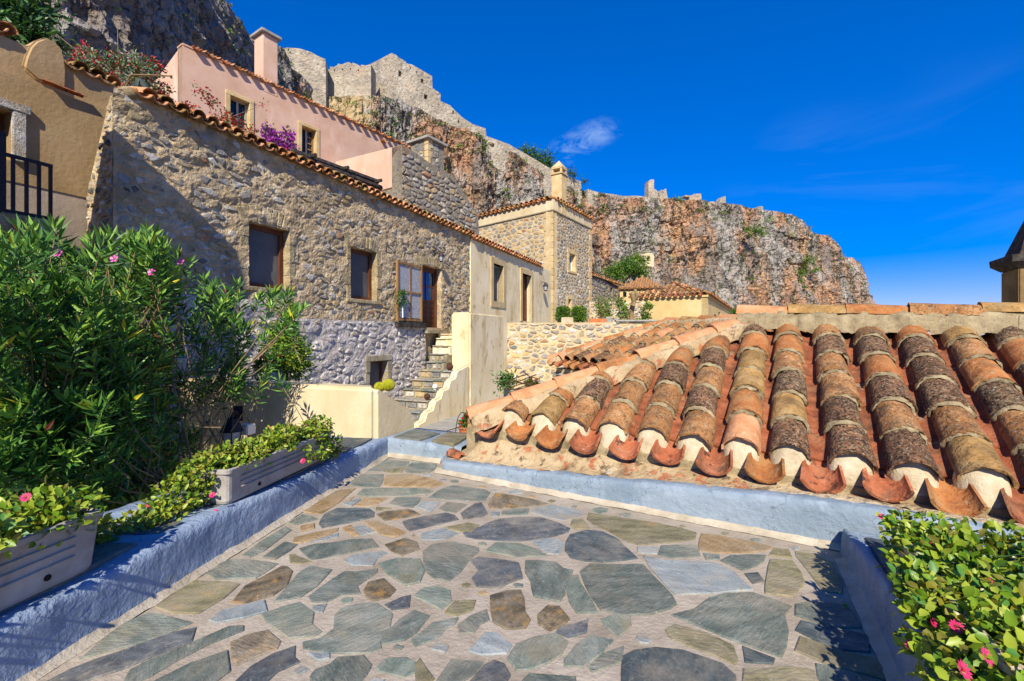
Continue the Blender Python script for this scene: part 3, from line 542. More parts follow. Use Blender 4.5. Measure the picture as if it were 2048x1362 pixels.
# blue wall under the tiled roof, with the plaster skirt above it
TZ = lambda x: interp(x, [-.2,0,1,2,3.3,4,7], [.10,.11,.155,.215,.29,.28,.2])
EZ = lambda x: .465-.0256*x
bw = thing('low_wall', tuple(WP(1.7,.06,0)), 'pale blue limewashed low wall along the foot of the tiled roof', 'wall')
def pw(i):
    x = -.09+i*.06; z = TZ(x); b = .16*max(0, 1-(x+.09)/.12)
    return [WP(x, g+b, zz) for g, zz in ((-.004,-.02),(0,z*.2),(0,z*.4),(0,z*.6),(0,z*.8),(.006,z-.004),(.02,z+.004),(.1,z+.012),(.2,z-.04))]
strip('wall_face', 118, pw, M['blue'], bw, .006, 8.)
foot(lambda i: [WP(-.05+i*.06, -a, z) for a, z in ((-.01,.046),(.01,.03),(.026,.016),(.05,.005))], 58, 'wall_foot', bw)

# ------------------------------------------------------------------ barrel-tile roofs
def barrel(name, r0, r1, L, th, arc, seg, flip=False, wob=0, sd=0):
    v = []; f = []; rr = random.Random(sd); ns = 2
    ys = [0, L*.5, L]
    for y in ys:
        r = r0+(r1-r0)*y/L
        for ro in (r, r-th):
            for j in range(seg+1):
                a = -arc/2+arc*j/seg; x = ro*sin(a); z = ro*cos(a)-r*cos(arc/2)
                x += rr.uniform(-wob, wob); z += rr.uniform(-wob, wob)
                v.append((x, y+rr.uniform(-wob, wob)*2, -z if flip else z))
    k = seg+1
    for i in range(len(ys)-1):
        for s in (0, 1):
            b = i*2*k+s*k; c = (i+1)*2*k+s*k
            for j in range(seg): f.append((b+j, b+j+1, c+j+1, c+j))
        b = i*2*k; c = (i+1)*2*k
        f.append((b, c, c+k, b+k)); f.append((b+seg, b+k+seg, c+k+seg, c+seg))
    e = (len(ys)-1)*2*k
    for j in range(seg): f.append((j, j+k, j+k+1, j+1)); f.append((e+j, e+j+1, e+k+j+1, e+k+j))
    me = bpy.data.meshes.new(name); me.from_pydata(v, [], f)
    bm = bmesh.new(); bm.from_mesh(me); bmesh.ops.recalc_face_normals(bm, faces=bm.faces); bm.to_mesh(me); bm.free()
    for p_ in me.polygons: p_.use_smooth = True
    try: me.set_sharp_from_angle(angle=radians(40))
    except Exception: pass
    me.materials.append(M['t_mid']); return me
def inst(name, me, parent, mw, mat):
    o = link(name, me, parent, mw); o.material_slots[0].link = 'OBJECT'; o.material_slots[0].material = mat; return o
def ring_mesh(name, r, w_, th, sd, seg=9, arc=pi*1.04):
    rr = random.Random(sd); v = []; f = []
    prof = [(-w_*.55, -.012), (-w_*.3, th*.75), (.0, th), (w_*.5, th*.2)]; k = len(prof)
    for j in range(seg+1):
        a = -arc/2+arc*j/seg
        for (y, h) in prof:
            rad = r+h+rr.uniform(-.006, .005); v.append((rad*sin(a), y+rr.uniform(-.013,.013), rad*cos(a)-r*cos(pi/2)))
    for j in range(seg):
        for i in range(k-1): f.append((j*k+i, j*k+i+1, (j+1)*k+i+1, (j+1)*k+i))
    me = bpy.data.meshes.new(name); me.from_pydata(v, [], f); me.materials.append(M['mortar'])
    for p_ in me.polygons: p_.use_smooth = True
    return me
def plug_mesh(name, r, sd):
    rr = random.Random(sd); v = []; f = []; R = 5; S = 9
    for i in range(R):
        q = i/(R-1); rad = r*(1.0+.12*q*q*0); y = .05-.19*q**1.2; dz = -.13*q**1.5
        for j in range(S+1):
            a = -pi/2*1.05+pi*1.05*j/S; s_ = rad*(1-.35*q*q)
            v.append((s_*sin(a)*1.02+rr.uniform(-.004,.004), y+rr.uniform(-.006,.006), s_*cos(a)*(1-.25*q)+dz+rr.uniform(-.004,.004)))
    for i in range(R-1):
        for j in range(S): f.append((i*(S+1)+j, i*(S+1)+j+1, (i+1)*(S+1)+j+1, (i+1)*(S+1)+j))
    f.append(tuple((R-1)*(S+1)+j for j in range(S+1)))
    me = bpy.data.meshes.new(name); me.from_pydata(v, [], f); me.materials.append(M['mortar_w'])
    for p_ in me.polygons: p_.use_smooth = True
    return me
COV = [barrel('cover_tile', .143, .122, .47, .017, pi, 12, False, .004, i) for i in range(8)]
PAN = [barrel('pan_tile', .118, .100, .47, .016, pi*.82, 8, True, .002, i) for i in range(3)]
HOOK = [barrel('eave_tile', .138, .112, .40, .019, pi*.84, 12, True, .0016, 20+i) for i in range(4)]
RIDGE = [barrel('ridge_tile', .128, .112, .52, .018, pi*.9, 10, False, .002, 40+i) for i in range(3)]
RING = [ring_mesh('mortar_joint', .131, .034, .006, i, 14) for i in range(6)]
PLUG = [plug_mesh('mortar_plug', .138, i) for i in range(3)]
def basis(O, ex, ey):
    ex = Vector(ex).normalized(); ey = Vector(ey); ey = (ey-ex*ey.dot(ex)).normalized(); ez = ex.cross(ey)
    m_ = Matrix.Identity(4)
    for i, c in enumerate((ex, ey, ez, Vector(O))):
        for j in range(3): m_[j][i] = c[j]
    return m_
def tile_row_roof(par, B, xs, ytop, pal, exposure=.39, sc=1., hooks=True, rings=True, plugs=True, y0=.1, seed=1, pans=True):
    r = random.Random(seed)
    for x, pi_ in xs:
        yt = ytop(x); n = max(1, int(math.ceil((yt-y0-.06)/exposure))); jx = r.uniform(-.01,.01)
        for j in range(n):
            y = y0+j*exposure; L = min(.47*sc, yt-y+.02)
            if L < .1: continue
            mw = B @ Matrix.Translation((x+jx+r.uniform(-.01,.01), y+r.uniform(-.02,.02), .02+.014*sc+r.uniform(0,.006))) @ Matrix.Rotation(r.uniform(-.035,.035), 4, 'Z') @ Matrix.Rotation(-.045+r.uniform(-.015,.015), 4, 'X') @ Matrix.Rotation(r.uniform(-.05,.05), 4, 'Y') @ Matrix.Diagonal((sc*r.uniform(.95,1.05), L/.47, sc*r.uniform(.94,1.04), 1))
            inst('cover_tile', r.choice(COV), par, mw, M[pal(x, y, r)])
            if rings and j > 0:
                mw = B @ Matrix.Translation((x+jx, y-.005, .03)) @ Matrix.Diagonal((sc*1.02, 1, sc*1.02, 1))
                link('mortar_joint', r.choice(RING), par, mw)
        if plugs:
            link('mortar_plug', r.choice(PLUG), par, B @ Matrix.Translation((x+jx, y0+.02, .012)) @ Matrix.Diagonal((sc*.98, 1, sc*.98, 1)))
        if pans and pi_ is not None:
            xp = pi_; yt = ytop(xp-.05); n = max(1, int(math.ceil((yt-.2)/exposure)))
            for j in range(n):
                y = .2+j*exposure; L = min(.47*sc, yt-y+.03)
                if L < .1: continue
                mw = B @ Matrix.Translation((xp, y, .062*sc)) @ Matrix.Rotation(-.05, 4, 'X') @ Matrix.Diagonal((sc, L/.47, sc, 1))
                inst('pan_tile', r.choice(PAN), par, mw, M['t_pan'])
            if hooks:
                mw = B @ Matrix.Translation((xp+r.uniform(-.012,.012), -.12+r.uniform(-.025,.025), .072*sc)) @ Matrix.Rotation(r.uniform(-.06,.06), 4, 'Z') @ Matrix.Rotation(r.uniform(-.06,.06), 4, 'Y') @ Matrix.Rotation(-.10, 4, 'X') @ Matrix.Diagonal((sc, 1, sc, 1))
                inst('eave_tile', r.choice(HOOK), par, mw, M[r.choice(['t_hook','t_hook','t_clean','t_pan'])])
def spine(par, pts, r, mat, amp=.012, name='mortar_bed', n=30, flat=.8):
    a, b = Vector(pts[0]), Vector(pts[1]); d = (b-a); side = Vector((d.y, -d.x, 0)).normalized()
    def pf_(i):
        q = a+d*(i/(n-1)); return [q+side*r*1.5*cos(t_)+Vector((0,0,r*flat*sin(t_)-(.1 if k in (0,8) else 0))) for k, t_ in enumerate([pi*j/8 for j in range(9)])]
    return strip(name, n, pf_, mat, par, amp, 16.)
def cap_tiles(par, a, b, n, mats, r_=.0, name='hip_tile', sc=1., seed=3, lift=.0):
    r = random.Random(seed); a, b = Vector(a), Vector(b); d = (b-a)/n; side = Vector((d.y, -d.x, 0)).normalized()
    for i in range(n):
        o = a+d*i-d*.04; B_ = basis(o+Vector((0,0,lift)), side, d)
        mw = B_ @ Matrix.Rotation(r.uniform(-.05,.05), 4, 'Z') @ Matrix.Rotation(r.uniform(-.07,-.01), 4, 'X') @ Matrix.Rotation(r.uniform(-.1,.1), 4, 'Y') @ Matrix.Diagonal((sc, d.length*1.06/.52, sc, 1))
        inst(name, r.choice(RIDGE), par, mw, M[mats[i % len(mats)]])

# main roof beside the terrace
rf = thing('tiled_roof', tuple(WP(2.5,1.2,.2)), 'near roof of barrel tiles mottled with lichen beside the blue wall', 'roof')
TH = .488
O1 = WP(0, .3, EZ(0)); ex1 = Vector((E2.x, E2.y, -.0256)); ey1 = Vector((G2.x, G2.y, TH)); B1 = basis(O1, ex1, ey1)
def R1(x, y, z=0): return B1 @ Vector((x, y, z))
LR = 2.42
mb = MB()
A_, B_, C_, D_ = R1(.12,-.02,-.035), R1(7.2,-.02,-.035), R1(7.2,LR,-.035), R1(2.62,LR,-.035)
bk = C_+Vector((G2.x*2.2, G2.y*2.2, -1.1)); bk2 = D_+Vector((G2.x*2.2, G2.y*2.2, -1.1)); lf = D_+Vector((-E2.x*2.3+G2.x*2.2, -E2.y*2.3+G2.y*2.2, -1.1))
lo = [Vector((q.x, q.y, -.4)) for q in (A_, B_, bk, lf)]
V = [A_,B_,C_,D_,bk,lf]+lo
mb.add(V, [(0,1,2,3),(3,2,4,5),(0,3,5),(6,7,1,0),(7,8,4,2,1),(8,9,5,4),(9,6,0,5)])
mb.build('roof_deck', M['mortar'], rf)
def psk(i):
    x = -.02+i*.06; z = TZ(x); e = EZ(x)-.085; k = min(1, max(0, (x-.05)/.35)); k = k*k*(3-2*k)
    e = z+.03+(e-z-.03)*k
    return [WP(x, g, zz) for g, zz in ((.07,z+.004),(.12,z+.02),(.16,z+(e-z)*.2),(.2,z+(e-z)*.42),(.245,z+(e-z)*.68),(.29,z+(e-z)*.86),(.36,e+.0),(.5,e+.06*k))]
strip('plaster_skirt', 118, psk, M['plaster_w'], rf, .022, 9.)
def pal1(x, y, r):
    k = (x-1.0)/4.5+r.uniform(-.35,.35)
    if k < .16: return r.choice(['t_clean','t_tan','t_peach','t_mid','t_clean','t_mid','t_dark'])
    if k < .5: return r.choice(['t_mid','t_dark','t_mid','t_clean','t_mid','t_tan','t_dark'])
    return r.choice(['t_dark','t_black','t_mid','t_dark','t_dark','t_mid','t_clean','t_tan'])
hip = lambda x: max(.16, min(LR-.04, (x-.33)*1.06))
xs1 = [(.615+.35*k, .44+.35*k) for k in range(18)]
tile_row_roof(rf, B1, xs1, hip, pal1, .392, 1.0, seed=5)
h0, h1 = R1(.19,-.02,.05), R1(2.66,LR,.07)
spine(rf, (h0, h1), .115, M['plaster_w'], .03, 'mortar_bed', 90)
cap_tiles(rf, h0+Vector((0,0,.055)), h1+Vector((0,0,.055)), 7, ['t_peach','t_peach','t_peach','t_clean','t_peach','t_peach','t_peach'], seed=11, sc=.95)
g0, g1 = R1(2.55,LR+.02,.1), R1(7.3,LR+.02,.12)
spine(rf, (g0, g1), .12, M['mortar'], .045, 'mortar_bed', 140, 1.1)
cap_tiles(rf, g0+Vector((0,0,.10)), g1+Vector((0,0,.10)), 9, ['t_peach','t_tan','t_clean','t_mid','t_tan','t_mid','t_dark','t_mid'], name='ridge_tile', seed=12, sc=1.)
# broken shard at the end of the skirt
mb = MB(); q0 = WP(-.02,.2,.16); 
me = barrel('tile_shard', .09, .07, .26, .014, pi*.7, 8, True, .006, 77)
inst('tile_shard', me, rf, basis(q0, (.6,.5,.25), (.55,-.6,-.02)) @ Matrix.Diagonal((.8,.8,.8,1)), M['t_hook'])

# second hip roof beyond it
rf2 = thing('tiled_roof', (3, 10, .5), 'smaller barrel-tile hip roof just beyond the peach hip tiles', 'roof')
az2 = radians(65); e2 = Vector((sin(az2+pi/2), cos(az2+pi/2), 0)); g2_ = Vector((sin(az2), cos(az2), 0))
O2 = Vector((.986, 10.8, .74)); B2 = basis(O2, e2, g2_+Vector((0,0,.47)))
R2 = lambda x, y, z=0: B2 @ Vector((x, y, z))
hip2 = lambda x: max(.2, min(1.96, (x+.05)*1.08))
pal2 = lambda x, y, r: r.choice(['t_clean','t_mid','t_tan','t_mid','t_dark','t_peach','t_mid'])
tile_row_roof(rf2, B2, [(.2+.34*k, .03+.34*k) for k in range(16)], hip2, pal2, .39, .96, seed=9, plugs=False)
a0, a1, a2 = R2(-.1,-.02,.06), R2(1.85,1.98,.08), R2(5.6,1.98,.08)
spine(rf2, (a0, a1), .1, M['plaster_w'], .02); spine(rf2, (a1, a2), .1, M['plaster_w'], .02)
cap_tiles(rf2, a0+Vector((0,0,.05)), a1+Vector((0,0,.05)), 6, ['t_peach','t_clean'], seed=21, sc=.85); cap_tiles(rf2, a1+Vector((0,0,.05)), a2+Vector((0,0,.05)), 8, ['t_peach','t_tan','t_clean'], name='ridge_tile', seed=22, sc=.85)
mb = MB(); q = [R2(-.15,.0,-.03), R2(5.8,.0,-.03), R2(5.8,1.98,-.03), R2(1.8,1.98,-.03)]
bb = [q[0]+g2_*4, q[1]+g2_*4]
mb.add(q+bb, [(0,1,2,3),(3,2,5,4),(0,3,4)])
mb.build('roof_deck', M['mortar'], rf2)
mb = MB(); wl = [R2(-.05,.06,-.05), R2(5.8,.06,-.05), R2(5.8,.06,-.05)+g2_*3.7, R2(-.05,.06,-.05)+g2_*3.7]
mb.prism([Vector((v.x, v.y, -1)) for v in wl], (0,0,1.62)); mb.build('wall', M['cream'], rf2, bevel=.02)
mb = MB(); wl = [R2(-.16,-.02,-.05), R2(5.8,-.02,-.05), R2(5.8,.4,-.05), R2(-.16,.4,-.05)]
mb.prism([Vector((v.x, v.y, .46)) for v in wl], (0,0,.05)); mb.build('cornice', M['s_white'], rf2, bevel=.01)
# ------------------------------------------------------------------ rubble masonry
def clip(poly, a, b, c):          # keep a*x+b*y<=c
    out = []; n = len(poly)
    for i in range(n):
        p_, q = poly[i], poly[(i+1)%n]; dp = a*p_[0]+b*p_[1]-c; dq = a*q[0]+b*q[1]-c
        if dp <= 0: out.append(p_)
        if (dp < 0) != (dq < 0) and abs(dp-dq) > 1e-12:
            k = dp/(dp-dq); out.append((p_[0]+(q[0]-p_[0])*k, p_[1]+(q[1]-p_[1])*k))
    return out
def rubble(t0, z0, t1, z1, sx, sz, seed, jit=.42, drop=.08):
    r = random.Random(seed); k = sx/sz; pts = []; row = 0; z = z0-sz
    while z < z1+sz:
        t = t0-sx+r.uniform(0, sx); 
        while t < t1+sx:
            if r.random() > drop: pts.append((t+r.uniform(-jit,jit)*sx*.8, (z+r.uniform(-jit,jit)*sz)*k))
            t += sx*r.uniform(.7, 1.35)
        z += sz*r.uniform(.85, 1.12); row += 1
    A = np.array(pts); out = []
    for i, p_ in enumerate(pts):
        d = np.hypot(A[:,0]-p_[0], A[:,1]-p_[1]); idx = np.argsort(d)[1:18]
        poly = [(p_[0]-2*sx,p_[1]-2*sx),(p_[0]+2*sx,p_[1]-2*sx),(p_[0]+2*sx,p_[1]+2*sx),(p_[0]-2*sx,p_[1]+2*sx)]
        for j in idx:
            q = pts[j]; a, b = q[0]-p_[0], q[1]-p_[1]; poly = clip(poly, a, b, (q[0]**2+q[1]**2-p_[0]**2-p_[1]**2)/2)
            if len(poly) < 3: break
        if len(poly) < 3: continue
        for (a, b, c) in ((-1,0,-t0),(1,0,t1),(0,-1,-z0*k),(0,1,z1*k)):
            poly = clip(poly, a, b, c)
            if len(poly) < 3: break
        if len(poly) >= 3: out.append([(x, y/k) for x, y in poly])
    return out
def shrink(poly, joint, rnd, r):
    c = (sum(p_[0] for p_ in poly)/len(poly), sum(p_[1] for p_ in poly)/len(poly)); q = []
    n = len(poly)
    for i in range(n):
        a, b = poly[i], poly[(i+1)%n]
        for k in (.25, .75): q.append((a[0]+(b[0]-a[0])*k, a[1]+(b[1]-a[1])*k))
    o = []
    for x, y in q:
        dx, dy = x-c[0], y-c[1]; L = math.hypot(dx, dy)+1e-9; s_ = max(.2, (L-joint)/L)*(1-rnd*r.random()); o.append((c[0]+dx*s_, c[1]+dy*s_))
    # drop near duplicates
    f = [o[0]]
    for x in o[1:]:
        if math.hypot(x[0]-f[-1][0], x[1]-f[-1][1]) > .012: f.append(x)
    return f, c
def area(p_): return abs(sum(p_[i][0]*p_[(i+1)%len(p_)][1]-p_[(i+1)%len(p_)][0]*p_[i][1] for i in range(len(p_))))/2
def lay_stones(par, fr, polys, mats, wts, joint, h, seed, ok=lambda t, z: True, maxparts=300, name='stone', d0=0., rnd=.12, keep=1., minA=.002, pick=None):
    r = random.Random(seed); L = []
    for p_ in polys:
        q, c = shrink(p_, joint, rnd, r)
        if len(q) < 5 or area(q) < minA: continue
        if r.random() > keep or not ok(*c) or not all(ok(*x) for x in q[::2]): continue
        L.append((area(q)/(1+.0*c[0]), q, c))
    # size as seen from the terrace decides which stones are parts of their own
    L.sort(key=lambda e: -e[0]/(fr.p(e[2][0], e[2][1]).y**2)); rest = MB()
    for i, (A, q, c) in enumerate(L):
        hh = h*r.uniform(.5, 1.25); n = len(q)
        def ring(s_, d): return [fr.p(c[0]+(x-c[0])*s_, c[1]+(y-c[1])*s_, d0+d+r.uniform(-.12,.12)*hh) for x, y in q]
        v = ring(1.03, -.025)+ring(.97, hh*.55)+ring(.72, hh)+[fr.p(c[0], c[1], d0+hh*r.uniform(.9,1.15))]
        f = []
        for k in (0, n):
            for j in range(n): f.append((k+j, k+(j+1)%n, k+n+(j+1)%n, k+n+j))
        for j in range(n): f.append((2*n+j, 2*n+(j+1)%n, 3*n))
        mi = r.choices(range(len(mats)), wts)[0] if pick is None else pick(c, r)
        if i < maxparts:
            mb = MB(); mb.add(v, f); mb.build(name, M[mats[mi]], par)
        else: rest.add(v, f, mi)
    if rest.v: tag(rest.build('small_stones', [M[x] for x in mats], par), kind='stuff')
def inrect(t, z, R, e=0): return R[0]-e < t < R[2]+e and R[1]-e < z < R[3]+e
def bumpy(name, fr, t0, z0, t1, ztop, holes, mat, par, cell=.06, amp=.02, f1=3., d=0., rev=.3, seed=0, bat=0.):
    """a subdivided, uneven wall face with rectangular openings and their reveals"""
    e = set(np.round(np.arange(t0, t1+1e-6, cell), 4).tolist()+[t1]); g = set(np.round(np.arange(z0, ztop, cell), 4).tolist()+[ztop])
    for h_ in holes: e |= {h_[0], h_[2]}; g |= {h_[1], h_[3]}
    T = sorted(e); Z = sorted(g); T = [t for i, t in enumerate(T) if i == 0 or t-T[i-1] > .004]; Z = [z for i, z in enumerate(Z) if i == 0 or z-Z[i-1] > .004]
    tt, zz = np.meshgrid(T, Z, indexing='ij')
    dd = amp*(fbm(tt*f1+seed, zz*f1*1.4, 0*tt+seed, 5, .6))+d
    if bat: dd = dd
    mb = MB(); nz_ = len(Z)
    mb.v = [tuple(fr.p(T[i], Z[j], dd[i, j])) for i in range(len(T)) for j in range(nz_)]
    def hole(i, j):
        if i < 0 or j < 0 or i >= len(T)-1 or j >= nz_-1: return None
        tc_, zc = (T[i]+T[i+1])/2, (Z[j]+Z[j+1])/2
        return any(inrect(tc_, zc, h_) for h_ in holes)
    for i in range(len(T)-1):
        for j in range(nz_-1):
            if hole(i, j):
                for (di, dj, a, b) in ((-1,0,(i,j),(i,j+1)),(1,0,(i+1,j),(i+1,j+1)),(0,-1,(i,j),(i+1,j)),(0,1,(i,j+1),(i+1,j+1))):
                    if hole(i+di, j+dj) is False:
                        ia, ib = a[0]*nz_+a[1], b[0]*nz_+b[1]; k = len(mb.v)
                        mb.v += [tuple(fr.p(T[a[0]], Z[a[1]], -rev)), tuple(fr.p(T[b[0]], Z[b[1]], -rev))]; mb.f.append((ia, ib, k+1, k)); mb.m.append(0)
            else:
                mb.f.append((i*nz_+j, (i+1)*nz_+j, (i+1)*nz_+j+1, i*nz_+j+1)); mb.m.append(0)
    return mb.build(name, mat, par)
def frame_box(par, fr, R, w_, d0, d1, mat, name='window_frame', sill=True):
    t0, z0, t1, z1 = R; mb = MB()
    mb.box(fr, t0, t0+w_, z0, z1, d0, d1); mb.box(fr, t1-w_, t1, z0, z1, d0, d1); mb.box(fr, t0+w_, t1-w_, z1-w_, z1, d0, d1)
    if sill: mb.box(fr, t0+w_, t1-w_, z0, z0+w_, d0, d1)
    return mb.build(name, mat, par)
def pane(par, fr, R, d, mat, name='pane'):
    mb = MB(); mb.box(fr, R[0], R[2], R[1], R[3], d-.012, d); return mb.build(name, mat, par)
def bars(par, fr, R, nt_, nz_, w_, d0, d1, mat, name='glazing_bar'):
    t0, z0, t1, z1 = R
    for i in range(1, nt_): mb = MB(); x = t0+(t1-t0)*i/nt_; mb.box(fr, x-w_/2, x+w_/2, z0, z1, d0, d1); mb.build(name, mat, par)
    for i in range(1, nz_): mb = MB(); z = z0+(z1-z0)*i/nz_; mb.box(fr, t0, t1, z-w_/2, z+w_/2, d0-.003, d1+.003); mb.build(name, mat, par)
def surround(par, fr, R, w_, d, mat, name='surround_stone', n=4, lint=True, sill=True, dd=.02):
    t0, z0, t1, z1 = R; r = random.Random(int(t0*100))
    for s in (0, 1):
        zs = [z0+(z1-z0)*(i/n) for i in range(n+1)]
        for i in range(n):
            ww = w_*r.uniform(.85,1.3); a, b = (t0-ww, t0+.004) if s == 0 else (t1-.004, t1+ww)
            mb = MB(); mb.box(fr, a, b, zs[i]+.006, zs[i+1]-.006, -.28, d+r.uniform(0,dd)); mb.build(name, mat, par, bevel=.008, seg=1)
    if lint: mb = MB(); mb.box(fr, t0-w_*1.1, t1+w_*1.1, z1-.004, z1+w_, -.28, d+dd); mb.build(name, mat, par, bevel=.01, seg=1)
    if sill: mb = MB(); mb.box(fr, t0-w_, t1+w_, z0-w_*.6, z0+.004, -.28, d+dd*1.5); mb.build(name, mat, par, bevel=.01, seg=1)
def arch(par, fr, R, n, hgt, mat, d=.02, rise=.1, name='arch_stone', seed=1):
    r = random.Random(seed); t0, z0, t1, z1 = R; w_ = t1-t0; a0 = t0-.1; a1 = t1+.1; cx = (t0+t1)/2
    for i in range(n):
        u0, u1 = i/n, (i+1)/n; x0, x1 = a0+(a1-a0)*u0, a0+(a1-a0)*u1
        f0 = lambda x: z1+.01-rise*((x-cx)/(w_/2+.1))**2+rise*.35; sp = lambda x: (x-cx)*.28
        g = .008; hh = hgt*r.uniform(.85,1.15)
        pts = [(x0+g, f0(x0)),(x1-g, f0(x1)),(x1-g+sp(x1), f0(x1)+hh),(x0+g+sp(x0), f0(x0)+hh)]
        mb = MB(); mb.prism([fr.p(a, b, -.05) for a, b in pts], Vector((fr.n.x, fr.n.y, 0))*(.05+d+r.uniform(0,.02))); mb.build(name, mat, par, bevel=.012, seg=1)
def eave_tiles(par, fr, t0, t1, z, sp, out, seed, sc=1., pitch=.32, covers=True, mats=('t_peach','t_clean','t_tan'), L=.5):
    """one row of pan (and cover) tiles along a wall head, running down and out over it"""
    r = random.Random(seed); n = int(round((t1-t0)/sp)); inn = Vector((-fr.n.x, -fr.n.y, 0))
    B = basis(fr.p(t0, z, out), Vector((fr.u.x, fr.u.y, 0)), inn+Vector((0,0,pitch)))
    for i in range(n):
        mw = B @ Matrix.Translation((sp*(i+.25), r.uniform(-.02,.02), .06*sc)) @ Matrix.Rotation(r.uniform(-.05,.05), 4, 'Z') @ Matrix.Diagonal((sc, L/.36, sc, 1))
        inst('eave_tile', r.choice(HOOK), par, mw, M[r.choice(mats)])
        if covers:
            mw = B @ Matrix.Translation((sp*(i+.75), .05+r.uniform(-.02,.02), .045*sc)) @ Matrix.Diagonal((sc*.9, L/.47, sc*.9, 1))
            inst('cover_tile', r.choice(COV), par, mw, M[r.choice(mats)])

# ------------------------------------------------------------------ long stone house
FH = Fr(865, 13.5, 23.0)
T0, T1 = FH.t(226), FH.t(940); ZT = 4.80
house = thing('stone_house', tuple(FH.p((T0+T1)/2, -.76, -.5)), 'long weathered rubble stone house with brown windows and wavy tile eave', 'house')
W1 = FH.rect(497, 441, 579, 572); W2 = FH.rect(701, 492, 754, 597); DR = FH.rect(843, 532, 883, 661)
DR = (DR[0], 1.55, DR[2], 3.42); FL_END = FH.off(.09).t(851)
ZL = 1.62
bumpy('wall', FH, T0, ZL, T1, ZT, [W1, W2, DR], M['m_house'], house, .042, .055, 4., 0, .3, 3)
mb = MB(); mb.box(FH, T0+.68, T1-.02, -.8, ZT-.02, -5.2, -.3); mb.build('house_body', M['dark'], house)
hole_ok = lambda t, z: ZL < z < ZT-.02 and not inrect(t, z, W1, .13) and not inrect(t, z, W2, .13) and not inrect(t, z, DR, .1) and not any(R[0]-.12 < t < R[2]+.12 and R[3]-.1 < z < R[3]+.34 for R in (W1, W2, DR))
pol = rubble(T0+.02, ZL, T1-.02, ZT, .22, .125, 11, .55, .06)
lay_stones(house, FH, pol, ['s_grey','s_blue','s_white','s_tan','s_or','s_dk'], [5,4,7,9,.8,1.0], .018, .014, 12, hole_ok, 300, rnd=.45, keep=.7, minA=.0035)
for R, sd in ((W1, 1), (W2, 2)): arch(house, FH, R, 11, .27, M['ash_house'], -.004, .09, seed=sd)
arch(house, FH, DR, 11, .2, M['ash_house'], .0, .1, seed=5)
for R in (W1, W2): surround(house, FH, R, .13, -.004, M['ash_house'], n=4, lint=False)
for R in (W1, W2):
    w_ = frame_box(house, FH, R, .09, -.26, -.16, M['wood']); pane(w_, FH, (R[0]+.08, R[1]+.08, R[2]-.08, R[3]-.08), -.2, M['screen'])
# door with four upper panes
dr = frame_box(house, FH, DR, .08, -.28, -.16, M['wood'], 'door_frame', False)
D2 = (DR[0]+.08, DR[1], DR[2]-.08, DR[3]-.08); zm = D2[1]+(D2[3]-D2[1])*.46
mb = MB(); mb.box(FH, D2[0], D2[2], D2[1], zm, -.25, -.2)
for i in range(5): mb.box(FH, D2[0]+.05, D2[2]-.05, D2[1]+.08+i*.15, D2[1]+.2+i*.15, -.2, -.188)
dl = mb.build('door', M['wood'], house)
Ru = (D2[0], zm+.002, D2[2], D2[3]); pane(dl, FH, (Ru[0]+.05, Ru[1]+.05, Ru[2]-.05, Ru[3]-.05), -.225, M['glass_b'])
frame_box(dl, FH, Ru, .07, -.25, -.195, M['wood'], 'door_rail'); bars(dl, FH, (Ru[0]+.07, Ru[1]+.07, Ru[2]-.07, Ru[3]-.07), 2, 2, .035, -.235, -.205, M['wood'])
mb = MB(); mb.box(FH, DR[0]-.05, DR[2]+.1, 1.44, 1.55, -.3, .25); mb.build('door_sill', M['ash_grey'], house, bevel=.015)
# open outer leaf with lace curtain folded back on the wall
SH = FH.off(.1); RS = SH.rect(793, 523, 843, 641); RS = (RS[0], RS[1], RS[2], SH.tz(843, 533)[1])
lf_ = frame_box(house, SH, RS, .06, -.02, .035, M['wood_t'], 'shutter'); bars(lf_, SH, (RS[0]+.06,RS[1]+.06,RS[2]-.06,RS[3]-.06), 2, 2, .045, -.012, .03, M['wood_t'])
for i in range(2):
    for j in range(2):
        a = RS[0]+.06+(RS[2]-RS[0]-.12)*i/2; b = RS[1]+.06+(RS[3]-RS[1]-.12)*j/2
        pane(lf_, SH, (a+.022, b+.022, a+(RS[2]-RS[0]-.12)/2-.022, b+(RS[3]-RS[1]-.12)/2-.022), .004, M['curtain'])
mb = MB(); mb.box(SH, RS[0]-.05, RS[2]+.1, RS[1]-.17, RS[1]-.03, -.1, .1); mb.build('shelf_board', M['wood_old'], house, bevel=.01)
# eave tiles
eave_tiles(house, FH, T0+.25, T1+.05, ZT+.0, .225, .12, 31, .82, .3, True)
bumpy('lower_wall', FH, FL_END-.1, -.8, T1, ZL, [], M['m_house'], house, .07, .04, 3., 0, .3, 4)
mb = MB(); a = [FH.p(T0+.5, ZT-.02, .06), FH.p(T1, ZT-.02, .06), FH.p(T1, ZT-.02+1.5, -5.2), FH.p(T0+.9, ZT-.02+1.5, -5.2)]
mb.prism(a, (0,0,.05)); mb.build('roof_deck', M['t_mid'], house)
mb = MB(); mb.ball(FH.p(T0+.22, ZT+.0, -.06), .13, sq=(1,1,.8)); mb.build('mortar_lump', M['mortar'], house, True)
# battered end wall at the near corner
E1 = [P(226,186,6.24), P(226,560,6.24), P(173,560,6.46), P(174,381,6.46), P(219,192,6.27)]
mb = MB(); mb.prism(E1, Vector((FH.u.x, FH.u.y, 0))*.6); 
ew = mb.build('end_wall', M['m_house'], house, bevel=.015)
FE = Fr(226, 6.24, 113.0); pol = rubble(FE.t(174), 1.9, -.02, 4.6, .13, .09, 15)
lay_stones(house, FE, pol, ['s_white','s_tan','s_grey','s_dk'], [5,5,3,2], .02, .03, 16, lambda t, z: t > interp(z, [0,3.46,4.7], [FE.t(174),FE.t(174),FE.t(220)])+.02, 40)
